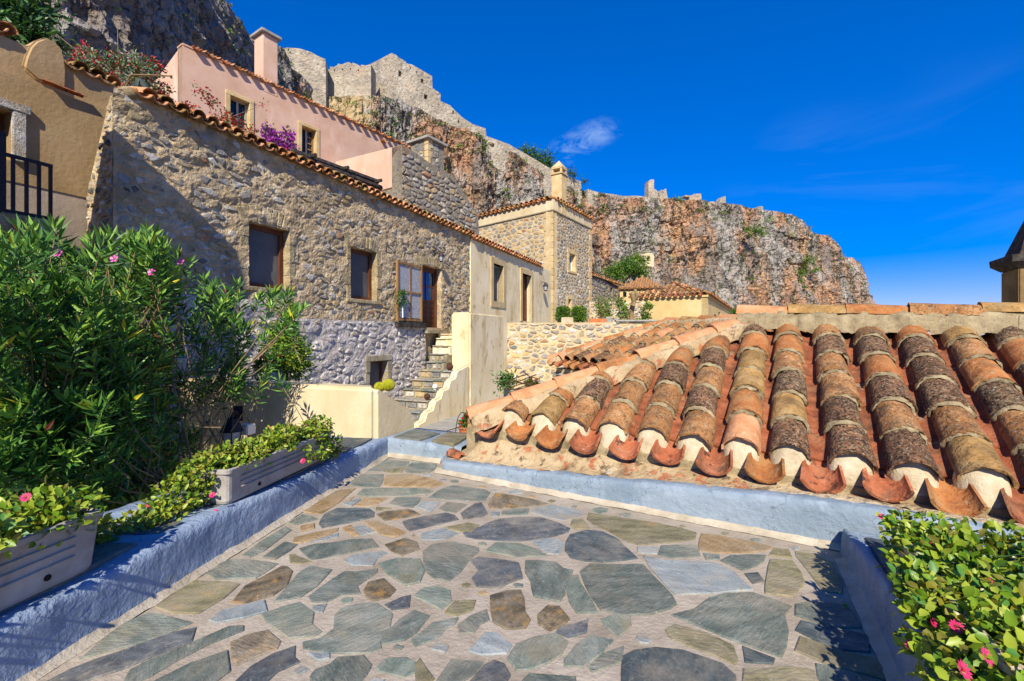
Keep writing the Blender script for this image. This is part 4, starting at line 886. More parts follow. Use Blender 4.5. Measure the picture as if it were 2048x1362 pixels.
# lavender limewashed base storey, slightly proud
lav = tag(thing('base_wall', tuple(FH.p(-4,-.76,.1)), 'lavender limewashed rubble base under the long stone house', 'wall'))
FL = FH.off(.09); WS = FL.rect(739, 723, 775, 790)
TL0 = T0-.1; TLE = FL.t(851)
bumpy('wall', FL, TL0, -.8, TLE, 1.73, [WS], M['lav'], lav, .06, .05, 3.2, 0, .3, 9)
a, b = FL.t(404), FL.t(532)
bumpy('wall_step', FL, TL0, 1.731, b, 2.02, [], M['lav'], lav, .06, .05, 3., .0, .3, 10)
mb = MB(); mb.box(FL, TL0, b, 1.7, 2.02, -.25, -.03); mb.box(FL, TL0, TLE, 1.6, 1.725, -.3, -.03); mb.box(FL, TLE-.03, TLE, -.8, 1.72, -.1, -.0); mb.build('ledge', M['lav'], lav)
pol = rubble(TL0, -.75, TLE-.02, 1.72, .21, .135, 21, .55, .15)
lay_stones(lav, FL, pol, ['lav_s','s_white','s_grey','lav'], [9,1.2,.6,3], .026, .026, 22, lambda t, z: not inrect(t, z, WS, .16), 260, rnd=.34, keep=.75)
surround(lav, FL, WS, .14, .01, M['ash_grey'], n=3, sill=False)
w_ = frame_box(lav, FL, WS, .06, -.26, -.16, M['wood']); pane(w_, FL, (WS[0]+.05, WS[1]+.05, WS[2]-.05, WS[3]-.05), -.2, M['screen'])
mb = MB(); mb.box(FL, WS[0]-.1, WS[2]+.1, WS[1]-.1, WS[3]+.1, -.34, -.3); mb.build('recess_shade', M['dark'], lav)  # near-black slab stands in for the shade behind the small window

# ------------------------------------------------------------------ stairs and their plaster parapet
stair = thing('staircase', tuple(FH.p(-1.2,-.76,.6)), 'steep stone steps climbing beside lavender wall to the brown door', 'stairs')
ST = [(-2.62+.36*i, -.69+.223*i) for i in range(6)]+[(-.53, .648), (-.37, .871), (-.21, 1.094), (-.05, 1.31), (.1, 1.44)]
sr = random.Random(4)
for i, (t, z) in enumerate(ST):
    d1 = 1.14 if i < 6 else .7; d0 = .06 if i < 6 else .12
    t2 = ST[i+1][0]+.1 if i+1 < len(ST) else 1.3
    mb = MB(); mb.box(FH, t+.02, t2+.25, z-.5, z-.03, d0, d1); mb.build('riser', M['cream_d'] if i > 7 else M['ash_grey'], stair, bevel=.015)
    x = d0+.02
    while x < d1-.05:
        w_ = min(sr.uniform(.25,.5), d1-.02-x)
        mb = MB(); mb.box(FH, t-.02+sr.uniform(-.012,.012), t2+.02, z-.035, z+sr.uniform(-.008,.012), x, x+w_-.012); mb.build('tread_stone', M[sr.choice(['sl_g','sl_l','s_grey','ash_grey'])] if i < 9 else M['cream_d'], stair, bevel=.01, seg=1); x += w_
    for k in range(3 if i < 8 else 0):
        a = d0+.05+(d1-d0-.1)*(k+.1)/3; mb = MB(); mb.box(FH, t+.0, t+.05, z-.2, z-.05, a, a+(d1-d0)/3-.07); mb.build('riser_stone', M[sr.choice(['s_grey','s_white','s_tan','s_blue'])], stair, bevel=.02, seg=2)
par = thing('stair_parapet', tuple(FH.p(0,-.76,1.2)), 'stepped cream plaster parapet with tall block beside the stone steps', 'wall')
zb = -.9; pts = [(-3.0, zb), (-3.0, -.55)]
for i, (t, z) in enumerate(ST[:6]): pts += [(t-.09, (ST[i-1][1] if i else z-.2)+.05+.02*(i % 2)), (t+.01, z+.02)]
pts += [(-.1, ST[5][1]+.16), (-.1, 2.06), (2.3, 2.06), (2.3, zb)]
q = []
for p_ in pts: q.append(p_)
mb = MB(); mb.prism([FH.p(a, b, 1.12) for a, b in q[:-4]]+[FH.p(-.1, ST[5][1]+.16, 1.12), FH.p(-.1, zb, 1.12)], Vector((FH.n.x, FH.n.y, 0))*.18)
mb.build('stepped_edge', M['cream_d'], par, bevel=.045, seg=3)
mb = MB(); mb.box(FH, -.104, 2.3, zb, 2.05, .69, 1.305); mb.build('block', M['cream_d'], par, bevel=.05, seg=3)
mb = MB(); mb.box(FH, .5, 1.0, 1.2, 1.95, .42, .7); mb.build('side_wall', M['cream'], par, bevel=.03)

# ------------------------------------------------------------------ cream house and stone tower
FC = Fr(941, 15.62, 23.0); TC0, TC1 = 0., FC.t(1101); ZC_ = 4.72
cream = thing('cream_house', tuple(FC.p(4,1.6,-.5)), 'plain cream plastered house with narrow window and wooden door', 'house')
CW = FC.rect(986, 526, 1006, 602); CD = FC.rect(1044, 546, 1062, 642)
mb = MB(); mb.wall(FC, rect(TC0+.02, -.8, TC1, ZC_), [rect(*CW), rect(*CD)], 0, .35); mb.build('wall', M['cream_d'], cream)
mb = MB(); mb.box(FC, TC0+.05, TC1-.02, -.8, ZC_-.02, -4.5, -.36); mb.build('house_body', M['dark'], cream)
for R, s in ((CW, True), (CD, False)):
    mb = MB(); o = .22; i_ = .0
    mb.box(FC, R[0]-o, R[0], R[1]-(o if s else 0), R[3]+o, -.3, .035); mb.box(FC, R[2], R[2]+o, R[1]-(o if s else 0), R[3]+o, -.3, .035); mb.box(FC, R[0], R[2], R[3], R[3]+o, -.3, .033)
    if s: mb.box(FC, R[0], R[2], R[1]-o, R[1], -.3, .033)
    mb.build('stone_surround', M['ashlar'], cream)
w_ = frame_box(cream, FC, CW, .05, -.28, -.2, M['wood_grey']); pane(w_, FC, (CW[0]+.05,CW[1]+.05,CW[2]-.05,CW[3]-.05), -.23, M['screen'])
dc = frame_box(cream, FC, CD, .06, -.3, -.2, M['wood'], 'door_frame', False)
mb = MB(); mb.box(FC, CD[0]+.06, CD[2]-.06, CD[1], CD[3]-.06, -.29, -.25)
for i in range(4): mb.box(FC, CD[0]+.12, CD[2]-.12, CD[1]+.1+i*.5, CD[1]+.5+i*.5, -.25, -.235)
mb.build('door', M['wood'], cream)
eave_tiles(cream, FC, .1, FC.t(1078), ZC_+.02, .25, .14, 41, .85, .25, True, ('t_clean','t_peach','t_hook'))
mb = MB(); mb.prism([FC.p(.0, ZC_-.02, .05), FC.p(FC.t(1085), ZC_-.02, .05), FC.p(FC.t(1085), ZC_+.8, -3.5), FC.p(.0, ZC_+.8, -3.5)], (0,0,.05)); mb.build('roof_deck', M['t_mid'], cream)
tower = thing('stone_tower_house', (2.6, 26, 1.6), 'tall square rubble stone house with pale quoins and tile eave', 'house')
FT2 = Fr(1105, 24.0, 33.0); FT1 = Fr(1105, 24.0, 132.0); ZTT = 7.95
tw2 = FT2.t(1183); tw1 = -FT1.t(950)
TW = FT2.rect(1138, 506, 1147, 541); TW = (TW[0], TW[1], TW[2]+.2, TW[3]); TWs = FT2.rect(1136, 598, 1142, 618)
mb = MB(); mb.wall(FT2, rect(0, -.8, tw2, ZTT), [rect(*TW), rect(*TWs)], 0, .4); mb.wall(FT1, rect(-tw1, -.8, -.01, ZTT), [], 0, .4); mb.build('wall', M['m_tower'], tower)
mb = MB(); mb.prism([FT2.p(.45,-.8,-.42), FT2.p(tw2,-.8,-.42), FT2.p(tw2,-.8,-.42)+Vector((-FT1.u.x*tw1, -FT1.u.y*tw1, 0)), FT2.p(.45,-.8,-.42)+Vector((-FT1.u.x*(tw1-.5), -FT1.u.y*(tw1-.5), 0))], (0,0,ZTT+.75)); mb.build('house_body', M['dark'], tower)
tmats = ['s_grey','s_blue','s_white','s_tan','s_or']
pol = rubble(.5, 1.6, tw2-.4, ZTT-.02, .3, .19, 51)
lay_stones(tower, FT2, pol, tmats, [6,4,4,2,.7], .022, .03, 52, lambda t, z: not inrect(t, z, TW, .22) and not inrect(t, z, TWs, .2), 150, rnd=.32)
pol = rubble(-tw1+.1, 4.0, -.5, ZTT-.02, .34, .21, 53)
lay_stones(tower, FT1, pol, tmats+['ashlar'], [4,2.5,4,4,1.2,6], .024, .022, 54, lambda t, z: True, 150, rnd=.36)
r_ = random.Random(8)
z = 1.0; i = 0
while z < ZTT-.05:
    h_ = r_.uniform(.3,.42); a, b = (.55,.34) if i % 2 else (.34,.55)
    zt = min(z+h_-.015, ZTT)
    pts = [FT1.p(-a, z, .03), FT1.p(0,z,.03)+Vector((FT2.n.x*.03, FT2.n.y*.03, 0)), FT2.p(b,z,.03), FT2.p(b,z,-.2), FT2.p(.2,z,-.2), FT1.p(-a, z, -.2)]
    mb = MB(); mb.prism(pts, (0,0,zt-z)); mb.build('quoin', M['ashlar'], tower, bevel=.012, seg=1)
    mb = MB(); mb.box(FT2, tw2-(.5 if i % 2 else .34), tw2+.012, z, zt, -.2, .03); mb.build('quoin', M['ashlar'], tower, bevel=.012, seg=1)
    z += h_; i += 1
surround(tower, FT2, TW, .2, .02, M['ashlar'], n=3); surround(tower, FT2, TWs, .14, .02, M['ashlar'], n=1)
w_ = frame_box(tower, FT2, TW, .06, -.3, -.2, M['white']); pane(w_, FT2, (TW[0]+.06,TW[1]+.06,TW[2]-.06,TW[3]-.06), -.24, glass('pale_glass', '#5f7c8c', .1))
# string course, plaster frieze, eave tiles, chimney
for fr, a, b in ((FT1, -tw1-.05, .05), (FT2, .0, tw2+.05)):
    mb = MB(); mb.box(fr, a, b, ZTT, ZTT+.07, -.4, .07); mb.build('string_course', M['ash_grey'], tower, bevel=.01)
    mb = MB(); mb.box(fr, a, b, ZTT+.071, ZTT+.62, -.4, .02); mb.build('frieze', M['cream'], tower)
eave_tiles(tower, FT1, -tw1, -.05, ZTT+.62, .36, .16, 61, 1.1, .22, True); eave_tiles(tower, FT2, .1, tw2, ZTT+.62, .36, .16, 62, 1.1, .22, True)
cs = [FT1.p(-tw1, ZTT+.62, .1), FT1.p(0, ZTT+.62, .1), FT2.p(tw2, ZTT+.62, .1), FT2.p(tw2, ZTT+.62, 0)+Vector((-FT1.u.x*tw1, -FT1.u.y*tw1, 0))]
ap = sum(cs, Vector())/4+Vector((0,0,.9))
mb = MB(); mb.add(cs+[ap], [(0,1,4),(1,2,4),(2,3,4),(3,0,4)]); mb.build('roof_deck', M['t_mid'], tower)
cc = FT2.p(1.25, 0, -.25)
def sq_chimney(par, c, az, w1, w2, z0, z1, mat, cap, capname='cap', cw=.12, peak=.45, vents=True):
    fr = Fr(0, c.y, az, c.x); mb = MB(); mb.box(fr, -w1/2, w1/2, z0, z1, -w2/2, w2/2); st_ = mb.build('chimney', mat, par, bevel=.015)
    mb = MB(); mb.box(fr, -w1/2-cw/2, w1/2+cw/2, z1, z1+.1, -w2/2-cw/2, w2/2+cw/2); mb.build('cap_slab', cap, st_, bevel=.01)
    if vents:
        mb = MB()
        for a in (-1,1):
            for b in (-1,1): mb.box(fr, a*w1/2-a*.1 if a > 0 else -w1/2, w1/2 if a > 0 else -w1/2+.1, z1+.101, z1+.32, (w2/2-.1 if b > 0 else -w2/2), (w2/2 if b > 0 else -w2/2+.1))
        mb.box(fr, -w1/2-.02, w1/2+.02, z1+.321, z1+.4, -w2/2-.02, w2/2+.02); mb.build('vent', mat, st_)
        mb = MB(); b_ = [fr.p(s*w1*.55, z1+.401, t*w2*.55) for s, t in ((-1,-1),(1,-1),(1,1),(-1,1))]; mb.add(b_+[fr.p(0, z1+.4+peak, 0)], [(0,1,4),(1,2,4),(2,3,4),(3,0,4),(3,2,1,0)]); mb.build('peak', cap, st_)
    return st_
sq_chimney(tower, cc, 33, .62, .62, 8.0, 10.2, M['ashlar'], M['ashlar'])

# terrace wall below the cream house
FW = Fr(1000, 18.6, 97.0); twr = FW.t(1312); twl = FW.t(985)
rw = thing('retaining_wall', tuple(FW.p(3,-.76,-.2)), 'grey and orange rubble retaining wall below the cream house terrace', 'wall')
bumpy('wall', FW, twl, -.8, twr, 1.9, [], M['m_tower'], rw, .12, .04, 2., 0)
mb = MB(); mb.box(FW, twl, twr, -.8, 1.88, -.6, -.05); mb.prism([FW.p(twl,1.8,-.1), FW.p(twr,1.8,-.1), FW.p(twr,1.8,-7), FW.p(twl-1,1.8,-7)], (0,0,.1)); mb.build('terrace_slab', M['cement'], rw)
pol = rubble(twl+.05, -.6, twr-.05, 1.86, .3, .18, 71, .52)
lay_stones(rw, FW, pol, tmats+['ashlar','lav_s'], [6,3.5,4,3,1.3,3,2], .022, .03, 72, lambda t, z: True, 260, rnd=.34)
mb = MB(); a = FW.t(1232); mb.box(FW, a, twr+.1, 1.93, 2.0, -.5, .12); mb.build('coping', M['cement'], rw, bevel=.01)
# ------------------------------------------------------------------ pink house on the slope
FP = Fr(365, 14.0, 33.8); ZP = 10.3; TP1 = FP.t(800)
pink = thing('pink_house', tuple(FP.p(4,4,-.5)), 'salmon pink plastered house with two small windows above the stone house', 'house')
PW1 = FP.rect(460, 190, 499, 249); PW2 = FP.rect(603, 250, 632, 305)
mb = MB(); mb.wall(FP, rect(0, 2, TP1+1.5, ZP), [rect(*PW1), rect(*PW2)], 0, .35)
FPe = Fr(365, 14.0, 123.8); te = FPe.t(255)
mb.wall(FPe, [(te, 2), (-.005, 2), (-.005, ZP), (-.25, ZP), (te*.75, ZP-.75), (te, ZP-.9)], [], 0, .35); mb.build('wall', M['pink'], pink)
mb = MB(); mb.prism([FP.p(.4,2,-.37), FP.p(TP1+1.4,2,-.37), FP.p(TP1+1.4,2,-4), FP.p(.4,2,-4)], (0,0,ZP-2.3)); mb.build('house_body', M['dark'], pink)
for R in (PW1, PW2):
    surround(pink, FP, R, .13, .03, M['ashlar'], n=1, dd=.004)
    w_ = frame_box(pink, FP, R, .06, -.26, -.16, M['wood_grey'] if R is PW1 else M['wood_t']); pane(w_, FP, (R[0]+.06,R[1]+.06,R[2]-.06,R[3]-.06), -.22, M['glass'])
    bars(w_, FP, (R[0]+.06,R[1]+.06,R[2]-.06,R[3]-.06), 2, 1, .07, -.2, -.17, M['wood_grey'])
R = PW2; tm = (R[0]+R[2])/2
bars(w_, FP, (tm+.035,R[1]+.06,R[2]-.06,R[3]-.06), 1, 4, .04, -.2, -.175, M['wood_t'])
mb = MB(); mb.box(FP, -.02, TP1+1.5, ZP+.001, ZP+.1, -.37, .02); mb.build('coping', M['pink'], pink, bevel=.03)
eave_tiles(pink, FP, .25, TP1+1.4, ZP+.02, .42, .17, 81, .95, .25, False, ('t_peach','t_hook','t_clean'), .45)
eave_tiles(pink, FP, .42, TP1+1.4, ZP+.1, .42, .06, 82, .95, .25, False, ('t_peach','t_clean'), .45)
cp = FP.p(FP.t(541), 0, -.3); sc_ = sq_chimney(pink, cp, 33.8, .52, .62, ZP-.3, 12.08, M['pink'], M['cement'], vents=False, cw=.2)
mb = MB(); me_o = inst('chimney_tile', RIDGE[0], pink, basis(cp+Vector((-.2,-.2,12.17)), (FP.n.x,FP.n.y,0), (FP.u.x,FP.u.y,0)), M['t_dark'])
q0 = FP.p(*FP.tz(764, 284), 0); inst('spout_tile', HOOK[0], pink, basis(q0+Vector((FP.n.x*.3,FP.n.y*.3,0)), (FP.u.x,FP.u.y,0), (-FP.n.x,-FP.n.y,.25)), M['t_clean'])
# pale pink terrace parapet in front of its far end
FQ = Fr(670, 18.4, 123.8); tq = FQ.t(803)
parp = thing('terrace_parapet', tuple(FQ.p(tq/2, 7, -.2)), 'bright pink streaked parapet wall turned towards the sun', 'wall')
pts = [FQ.tz(670,323), FQ.tz(803,289), FQ.tz(803,371), FQ.tz(738,388), FQ.tz(738,470), FQ.tz(670,470)]
mb = MB(); mb.wall(FQ, pts, [], 0, .4); mb.build('parapet_wall', M['pink'], parp, bevel=.03)
# grey rubble wall behind
qg = FQ.p(tq, 0, -.005); FG = Fr(0, qg.y, 33.8, qg.x)
gw = thing('rubble_wall', tuple(FG.p(3,4,-.3)), 'sloping grey rubble wall beside the pink parapet with a weed on it', 'wall')
out = [FG.tz(*q) for q in ((803,289),(832,306),(862,328),(905,350),(918,372),(938,402),(956,428),(962,540),(803,540))]
mb = MB(); mb.wall(FG, out, [], 0, .5)
FG2 = FQ.off(.012); o2 = [FG2.tz(*q) for q in ((745,392),(762,384),(803,373),(803,540),(745,540))]; mb.wall(FG2, o2, [], 0, .4)
mb.build('wall', M['m_rub'], gw)
t_, z_ = zip(*out)
pol = rubble(min(t_), 3.5, max(t_), max(z_), .3, .19, 91)
lay_stones(gw, FG, pol, ['s_grey','s_blue','s_tan','m_rub','s_or','s_white'], [5,3,3,4,.6,2], .03, .04, 92, lambda t, z: inpoly(t, z+.06, out), 200)
sc2 = thing('stone_chimney', tuple(FG.p(FG.t(887),8,-.8)), 'square stone chimney with pale corners above the rubble wall', 'chimney')
c_ = FG.p(FG.t(888), 0, -.9); z0_, z1_ = 7.2, H+(HZ-291)/F*c_.y
k_ = sq_chimney(sc2, c_, 33.8, .95, .95, z0_, z1_, M['m_rub'], M['cement'], vents=False, cw=.25)
for fr, a in ((Fr(0, c_.y, 33.8, c_.x), 1), (Fr(0, c_.y, 123.8, c_.x), 2)):
    pol = rubble(-.4, z0_, .4, z1_-.02, .22, .17, 93+a); lay_stones(sc2, fr.off(.478), pol, ['s_grey','s_blue','s_white','s_tan'], [4,3,3,2], .02, .02, 95+a, lambda t, z: abs(t) < .34, 40)
f9 = Fr(0, c_.y, 33.8, c_.x); z = z0_; i = 0
while z < z1_-.1:
    mb = MB(); a = .26 if i % 2 else .16; mb.box(f9, -.49, -.475+a, z, z+.24, .3, .49); mb.build('quoin', M['ashlar'], sc2, bevel=.01, seg=1); z += .25; i += 1
# old timber pergola behind the stone house eave
pg = thing('timber_pergola', tuple(P(680,345,16)), 'dark weathered timber beams lying behind the stone house eave', 'pergola')
for a, b, dz in (((590,312),(762,376),0),((585,303),(755,364),.0),((600,322),(758,380),0)):
    mb = MB(); mb.tube([P(a[0],a[1],12.2+dz), P(b[0],b[1],15.8+dz)], .09, 5); mb.build('beam', M['wood_old'], pg)
for px, py in ((617,317),(683,341),(750,366)):
    q = P(px, py, 12.2+(px-590)/172*3.6); mb = MB(); mb.tube([q+Vector((-.5,.2,.06)), q+Vector((.25,-.1,.06))], .06, 5); mb.build('rafter', M['wood_old'], pg)

# ------------------------------------------------------------------ ochre house at the frame edge
FLh = Fr(176, 6.52, 23.0)
oh = thing('ochre_house', tuple(FLh.p(-1,-.7,-.5)), 'ochre plastered house with rounded chimney hood and marble-framed window', 'house')
tl = FLh.t(-260); OW = FLh.rect(-70, 195, 22, 298); zsplit = 3.36
zt_ = 4.72
mb = MB(); mb.wall(FLh, rect(tl, zsplit, 1.6, zt_), [rect(OW[0], max(OW[1], zsplit+.01), OW[2], OW[3])], 0, .35); mb.build('upper_wall', M['ochre'], oh)
mb = MB(); mb.wall(FLh, rect(tl, -.8, 1.6, zsplit-.001), [], -.012, .35); mb.build('lower_wall', M['greige'], oh)
mb = MB(); mb.box(FLh, tl, .42, zt_+.001, 5.25, -1.1, -.16); mb.build('set_back_wall', M['ochre'], oh, bevel=.02)
mb = MB(); mb.box(FLh, tl, .3, -.8, 4.6, -4, -.37); mb.build('house_body', M['dark'], oh)
mb = MB(); mb.box(FLh, OW[2], OW[2]+.13, OW[1], OW[3]+.02, -.2, .05); mb.build('jamb', M['s_white'], oh, bevel=.01)
mb = MB(); mb.box(FLh, OW[0], OW[2]+.17, OW[3]+.021, OW[3]+.13, -.2, .055); mb.build('lintel', M['s_white'], oh, bevel=.01)
w_ = frame_box(oh, FLh, OW, .07, -.28, -.18, M['wood']); pane(w_, FLh, (OW[0]+.06,OW[1]+.05,OW[2]-.06,OW[3]-.05), -.23, M['wood_grey'])
# rounded chimney hood
FX = FLh.off(-.12); cpts = []
for px, py in ((47,128),(52,110),(60,92),(72,80),(88,74),(104,77),(118,88),(128,104),(133,122),(135,145),(134,178),(75,160),(47,135)): cpts.append(FX.tz(px, py))
mb = MB(); mb.prism([FX.p(a, b, 0) for a, b in cpts], Vector((-FX.n.x, -FX.n.y, 0))*.55); mb.build('chimney_hood', M['ochre'], oh, bevel=.04, seg=3)
inst('ledge_tile', HOOK[1], oh, basis(FX.p(FX.tz(76,163)[0], FX.tz(76,163)[1]-.03, .14), (-FX.n.x,-FX.n.y,0), (FX.u.x,FX.u.y,-.0)) @ Matrix.Diagonal((.5,1.1,.3,1)), M['t_hook'])
eave_tiles(oh, FLh, FLh.t(-60), FLh.t(45), 5.28, .21, -.08, 101, .8, .2, True, ('t_tan','t_peach')); eave_tiles(oh, FLh, FLh.t(148), .42, 5.2, .2, -.1, 102, .8, .2, True, ('t_tan','t_peach'))
# iron balcony: landing, rail and its painted underside shade
bal = thing('balcony_landing', tuple(FLh.p(-1,2,.5)), 'dark stair landing with iron railing beside the ochre house', 'railing')
FB = FLh.off(.55); tb = FB.t(108)
zr0, zr1 = FB.tz(108,436)[1], FB.tz(108,330)[1]
mb = MB(); mb.box(FB, tl, tb, zr0-.28, zr0-.03, -.54, .0); mb.box(FB, tb-.05, FB.t(128), zr0-.75, zr0-.28, -.54, -.06); mb.build('landing_slab', M['m_house'], bal, bevel=.02)
mb = MB(); mb.box(FB, tl, FB.t(96), .2, zr0-.281, -.5, -.3); mb.build('landing_shade', M['dark'], bal)  # near-black box stands in for the shade under the landing
for i, px in enumerate((108, 85, 60, 33)):
    t_ = FB.t(px); mb = MB(); mb.box(FB, t_-.016, t_+.016, zr0, zr1+.03*i*0, -.1, -.07); mb.build('baluster', M['iron'], bal)
for z in (zr0, zr1):
    mb = MB(); mb.box(FB, FB.t(12), tb+.016, z-.02, z+.02, -.105, -.065); mb.build('rail', M['iron'], bal)
mb = MB(); t_ = FB.t(8); mb.box(FB, t_-.05, t_+.03, zr0-.1, FB.tz(8,262)[1], -.12, -.03); mb.build('newel_post', M['iron'], bal)
mb = MB(); mb.box(FB, tl, t_-.05, FB.tz(8,272)[1]-.06, FB.tz(8,262)[1], -.1, -.05); mb.box(FB, tl, t_-.02, zr0-.05, zr0+.1, -.14, 0); mb.build('rail', M['iron'], bal)
mb = MB(); mb.box(FB, tl, FB.t(3), zr0+.1, FB.tz(0,300)[1], -.1, -.06); mb.build('panel', M['wood'], bal)
# unseen block added outside the frame to cast diagonal shade on the house corner
caster = thing('shade_caster', (-5.6, 4.3, -.8), 'unseen block added beyond the frame to shade the stone house corner', 'chimney')
mb = MB(); a = Vector((-5.80, 4.53, 5.58)); b = Vector((-5.05, 4.40, 5.58)); dn = Vector((0,0,-6.4))
mb.add([a, b, b+Vector((0,-.8,0)), a+Vector((0,-.8,0)), a+dn+Vector((-1.9,0,0)), b+dn, b+dn+Vector((0,-.8,0)), a+dn+Vector((-1.9,-.8,0))], [(0,1,2,3),(7,6,5,4),(0,4,5,1),(1,5,6,2),(2,6,7,3),(3,7,4,0)])
mb.build('caster_body', M['m_house'], caster)

# ------------------------------------------------------------------ cream garden wall by the terrace corner
gwl = thing('garden_wall', (-2.4, 5.6, 0), 'smooth cream plaster garden wall with chamfered end behind the long planter', 'wall')
c0, c1, c2 = Vector((-1.555,5.17)), Vector((-4.6,6.27)), Vector((-1.22,5.83)); zt, ze = .80, .40
nb = Vector((.34,.94))*.42
def wl(a, z): return Vector((a.x, a.y, z))
mb = MB(); i0 = c0+Vector((-.12,.42)); i2 = c2+Vector((-.36,.16)); i1 = c1+Vector((.12,.4))
mb.add([wl(c1,-.8),wl(c0,-.8),wl(c2,-.8),wl(i2,-.8),wl(i0,-.8),wl(i1,-.8), wl(c1,zt),wl(c0,zt),wl(c2,ze),wl(i2,ze),wl(i0,zt-.02),wl(i1,zt)],
       [(0,1,7,6),(1,2,8,7),(2,3,9,8),(3,4,10,9),(4,5,11,10),(5,0,6,11),(6,7,10,11),(7,8,9,10)])
mb.build('wall', M['cream'], gwl, bevel=.05, seg=3)
def grow(p_, k): return p_+k
ex_ = .035
mb = MB(); p1 = c1+Vector((-.0,-.04)); p0 = c0+Vector((.01,-.045)); p2 = c2+Vector((.05,-.0)); 
zz = [.56, .52, .30]
mb.add([wl(p1,-.8),wl(p0,-.8),wl(p2,-.8),wl(p1+Vector((.1,.3)),-.8), wl(p1,.5),wl(p0,.5),wl(p2,.28),wl(p1+Vector((.1,.3)),.5),wl(p0+Vector((-.1,.3)),.5),wl(p0+Vector((-.1,.3)),-.8)], [(0,1,5,4),(1,2,6,5),(4,5,8,7),(5,6,8),(0,4,7,3)])
pass

# ------------------------------------------------------------------ houses further along
FY1 = Fr(1415, 28.0, 119.5); FY2 = Fr(1415, 28.0, 29.5); zy = 3.75
yh = thing('yellow_house', tuple(FY2.p(3,0,-3)), 'low yellow plastered house under a weathered tile hip roof', 'house')
ty = FY1.t(1262); ty2 = FY2.t(1471)
hy = [FY2.rect(1428, 628, 1433, 646), FY2.rect(1437, 623, 1441, 640), FY2.rect(1446, 637, 1449, 648), FY2.rect(1460, 640, 1463, 650)]
mb = MB(); mb.wall(FY2, rect(0, -2, ty2, zy), [rect(*q) for q in hy], 0, .35); mb.wall(FY1, rect(ty, -2, -.005, zy), [], 0, .35); mb.build('wall', M['yellow'], yh)
mb = MB(); mb.prism([FY2.p(.4,-2,-.37), FY2.p(ty2,-2,-.37), FY2.p(ty2,-2,-6), FY2.p(.4,-2,-6)], (0,0,zy+1.9)); mb.build('house_body', M['dark'], yh)
for R in hy: frame_box(yh, FY2, R, .07, -.2, -.12, M['wood_grey'])
mb = MB(); mb.box(FY1, ty, .06, zy+.001, zy+.14, -.3, .07); mb.build('cornice', M['yellow'], yh); mb = MB(); mb.box(FY2, 0.07, ty2+.05, zy+.001, zy+.14, -.3, .07); mb.build('cornice', M['yellow'], yh)
up = Vector((-FY1.n.x, -FY1.n.y, 0)); BY = basis(FY1.p(ty, zy+.15, .15), (FY1.u.x, FY1.u.y, 0), up+Vector((0,0,.42))); wy = -ty
hipy = lambda x: max(.2, min(3.3, 1.08*min(x+.1, wy-x+.15)))
tile_row_roof(yh, BY, [(.2+.36*k, .02+.36*k) for k in range(int(wy/.36))], hipy, pal2, .6, 1.02, seed=15, rings=False, plugs=False, y0=.0)
up2 = Vector((-FY2.n.x, -FY2.n.y, 0)); BY2 = basis(FY2.p(0, zy+.15, .15), (FY2.u.x, FY2.u.y, 0), up2+Vector((0,0,.42)))
tile_row_roof(yh, BY2, [(.2+.36*k, .02+.36*k) for k in range(int(ty2/.36))], lambda x: max(.2, min(3.0, 1.05*min(x+.1, ty2-x+.1))), pal2, .6, 1.02, seed=16, rings=False, plugs=False, y0=.0)
cs = [FY1.p(ty, zy+.14, .1), FY1.p(0, zy+.14, .1), FY2.p(ty2, zy+.14, .1), FY2.p(ty2, zy+.14, 0)+Vector((FY1.u.x*ty, FY1.u.y*ty, 0))]
ap = sum(cs, Vector())/4+Vector((0,0,1.2)); mb = MB(); mb.add(cs+[ap], [(0,1,4),(1,2,4),(2,3,4),(3,0,4)]); mb.build('roof_deck', M['mortar'], yh)
# mid stone house with tan roof, and the small red-roofed one
FS = Fr(1182, 36, 30); ms = thing('small_stone_house', tuple(FS.p(2,0,-1)), 'small brown rubble house with tiled verge behind the tower house', 'house')
tS = FS.t(1245); zS0, zS1 = FS.tz(1182,543)[1], FS.tz(1245,580)[1]; hS = FS.rect(1221, 574, 1226, 592)
mb = MB(); mb.wall(FS, [(-.8,-2),(tS,-2),(tS,zS1),(-.8,zS0)], [rect(*hS)], 0, .35); mb.build('wall', M['m_rub'], ms)
pol = rubble(-.3, 2.2, tS, zS0, .5, .32, 301); lay_stones(ms, FS, pol, ['s_tan','s_grey','m_rub','ash_grey'], [3,3,3,2], .04, .04, 302, lambda t, z: z < interp(t, [-.8,tS], [zS0,zS1])-.1 and not inrect(t, z, hS, .15), 120)
mb = MB(); mb.box(FS, -.7, tS-.1, -2, zS1-.2, -4, -.37); mb.build('house_body', M['dark'], ms)
mb = MB(); mb.prism([FS.p(-.9,zS0,.15), FS.p(tS+.15,zS1,.15), FS.p(tS+.15,zS1+.9,-3), FS.p(-.9,zS0+.9,-3)], (0,0,.12)); mb.build('roof_deck', M['t_mid'], ms)
eave_tiles(ms, FS, -.6, tS, (zS0+zS1)/2+.05, .36, .2, 303, 1., .2, True)
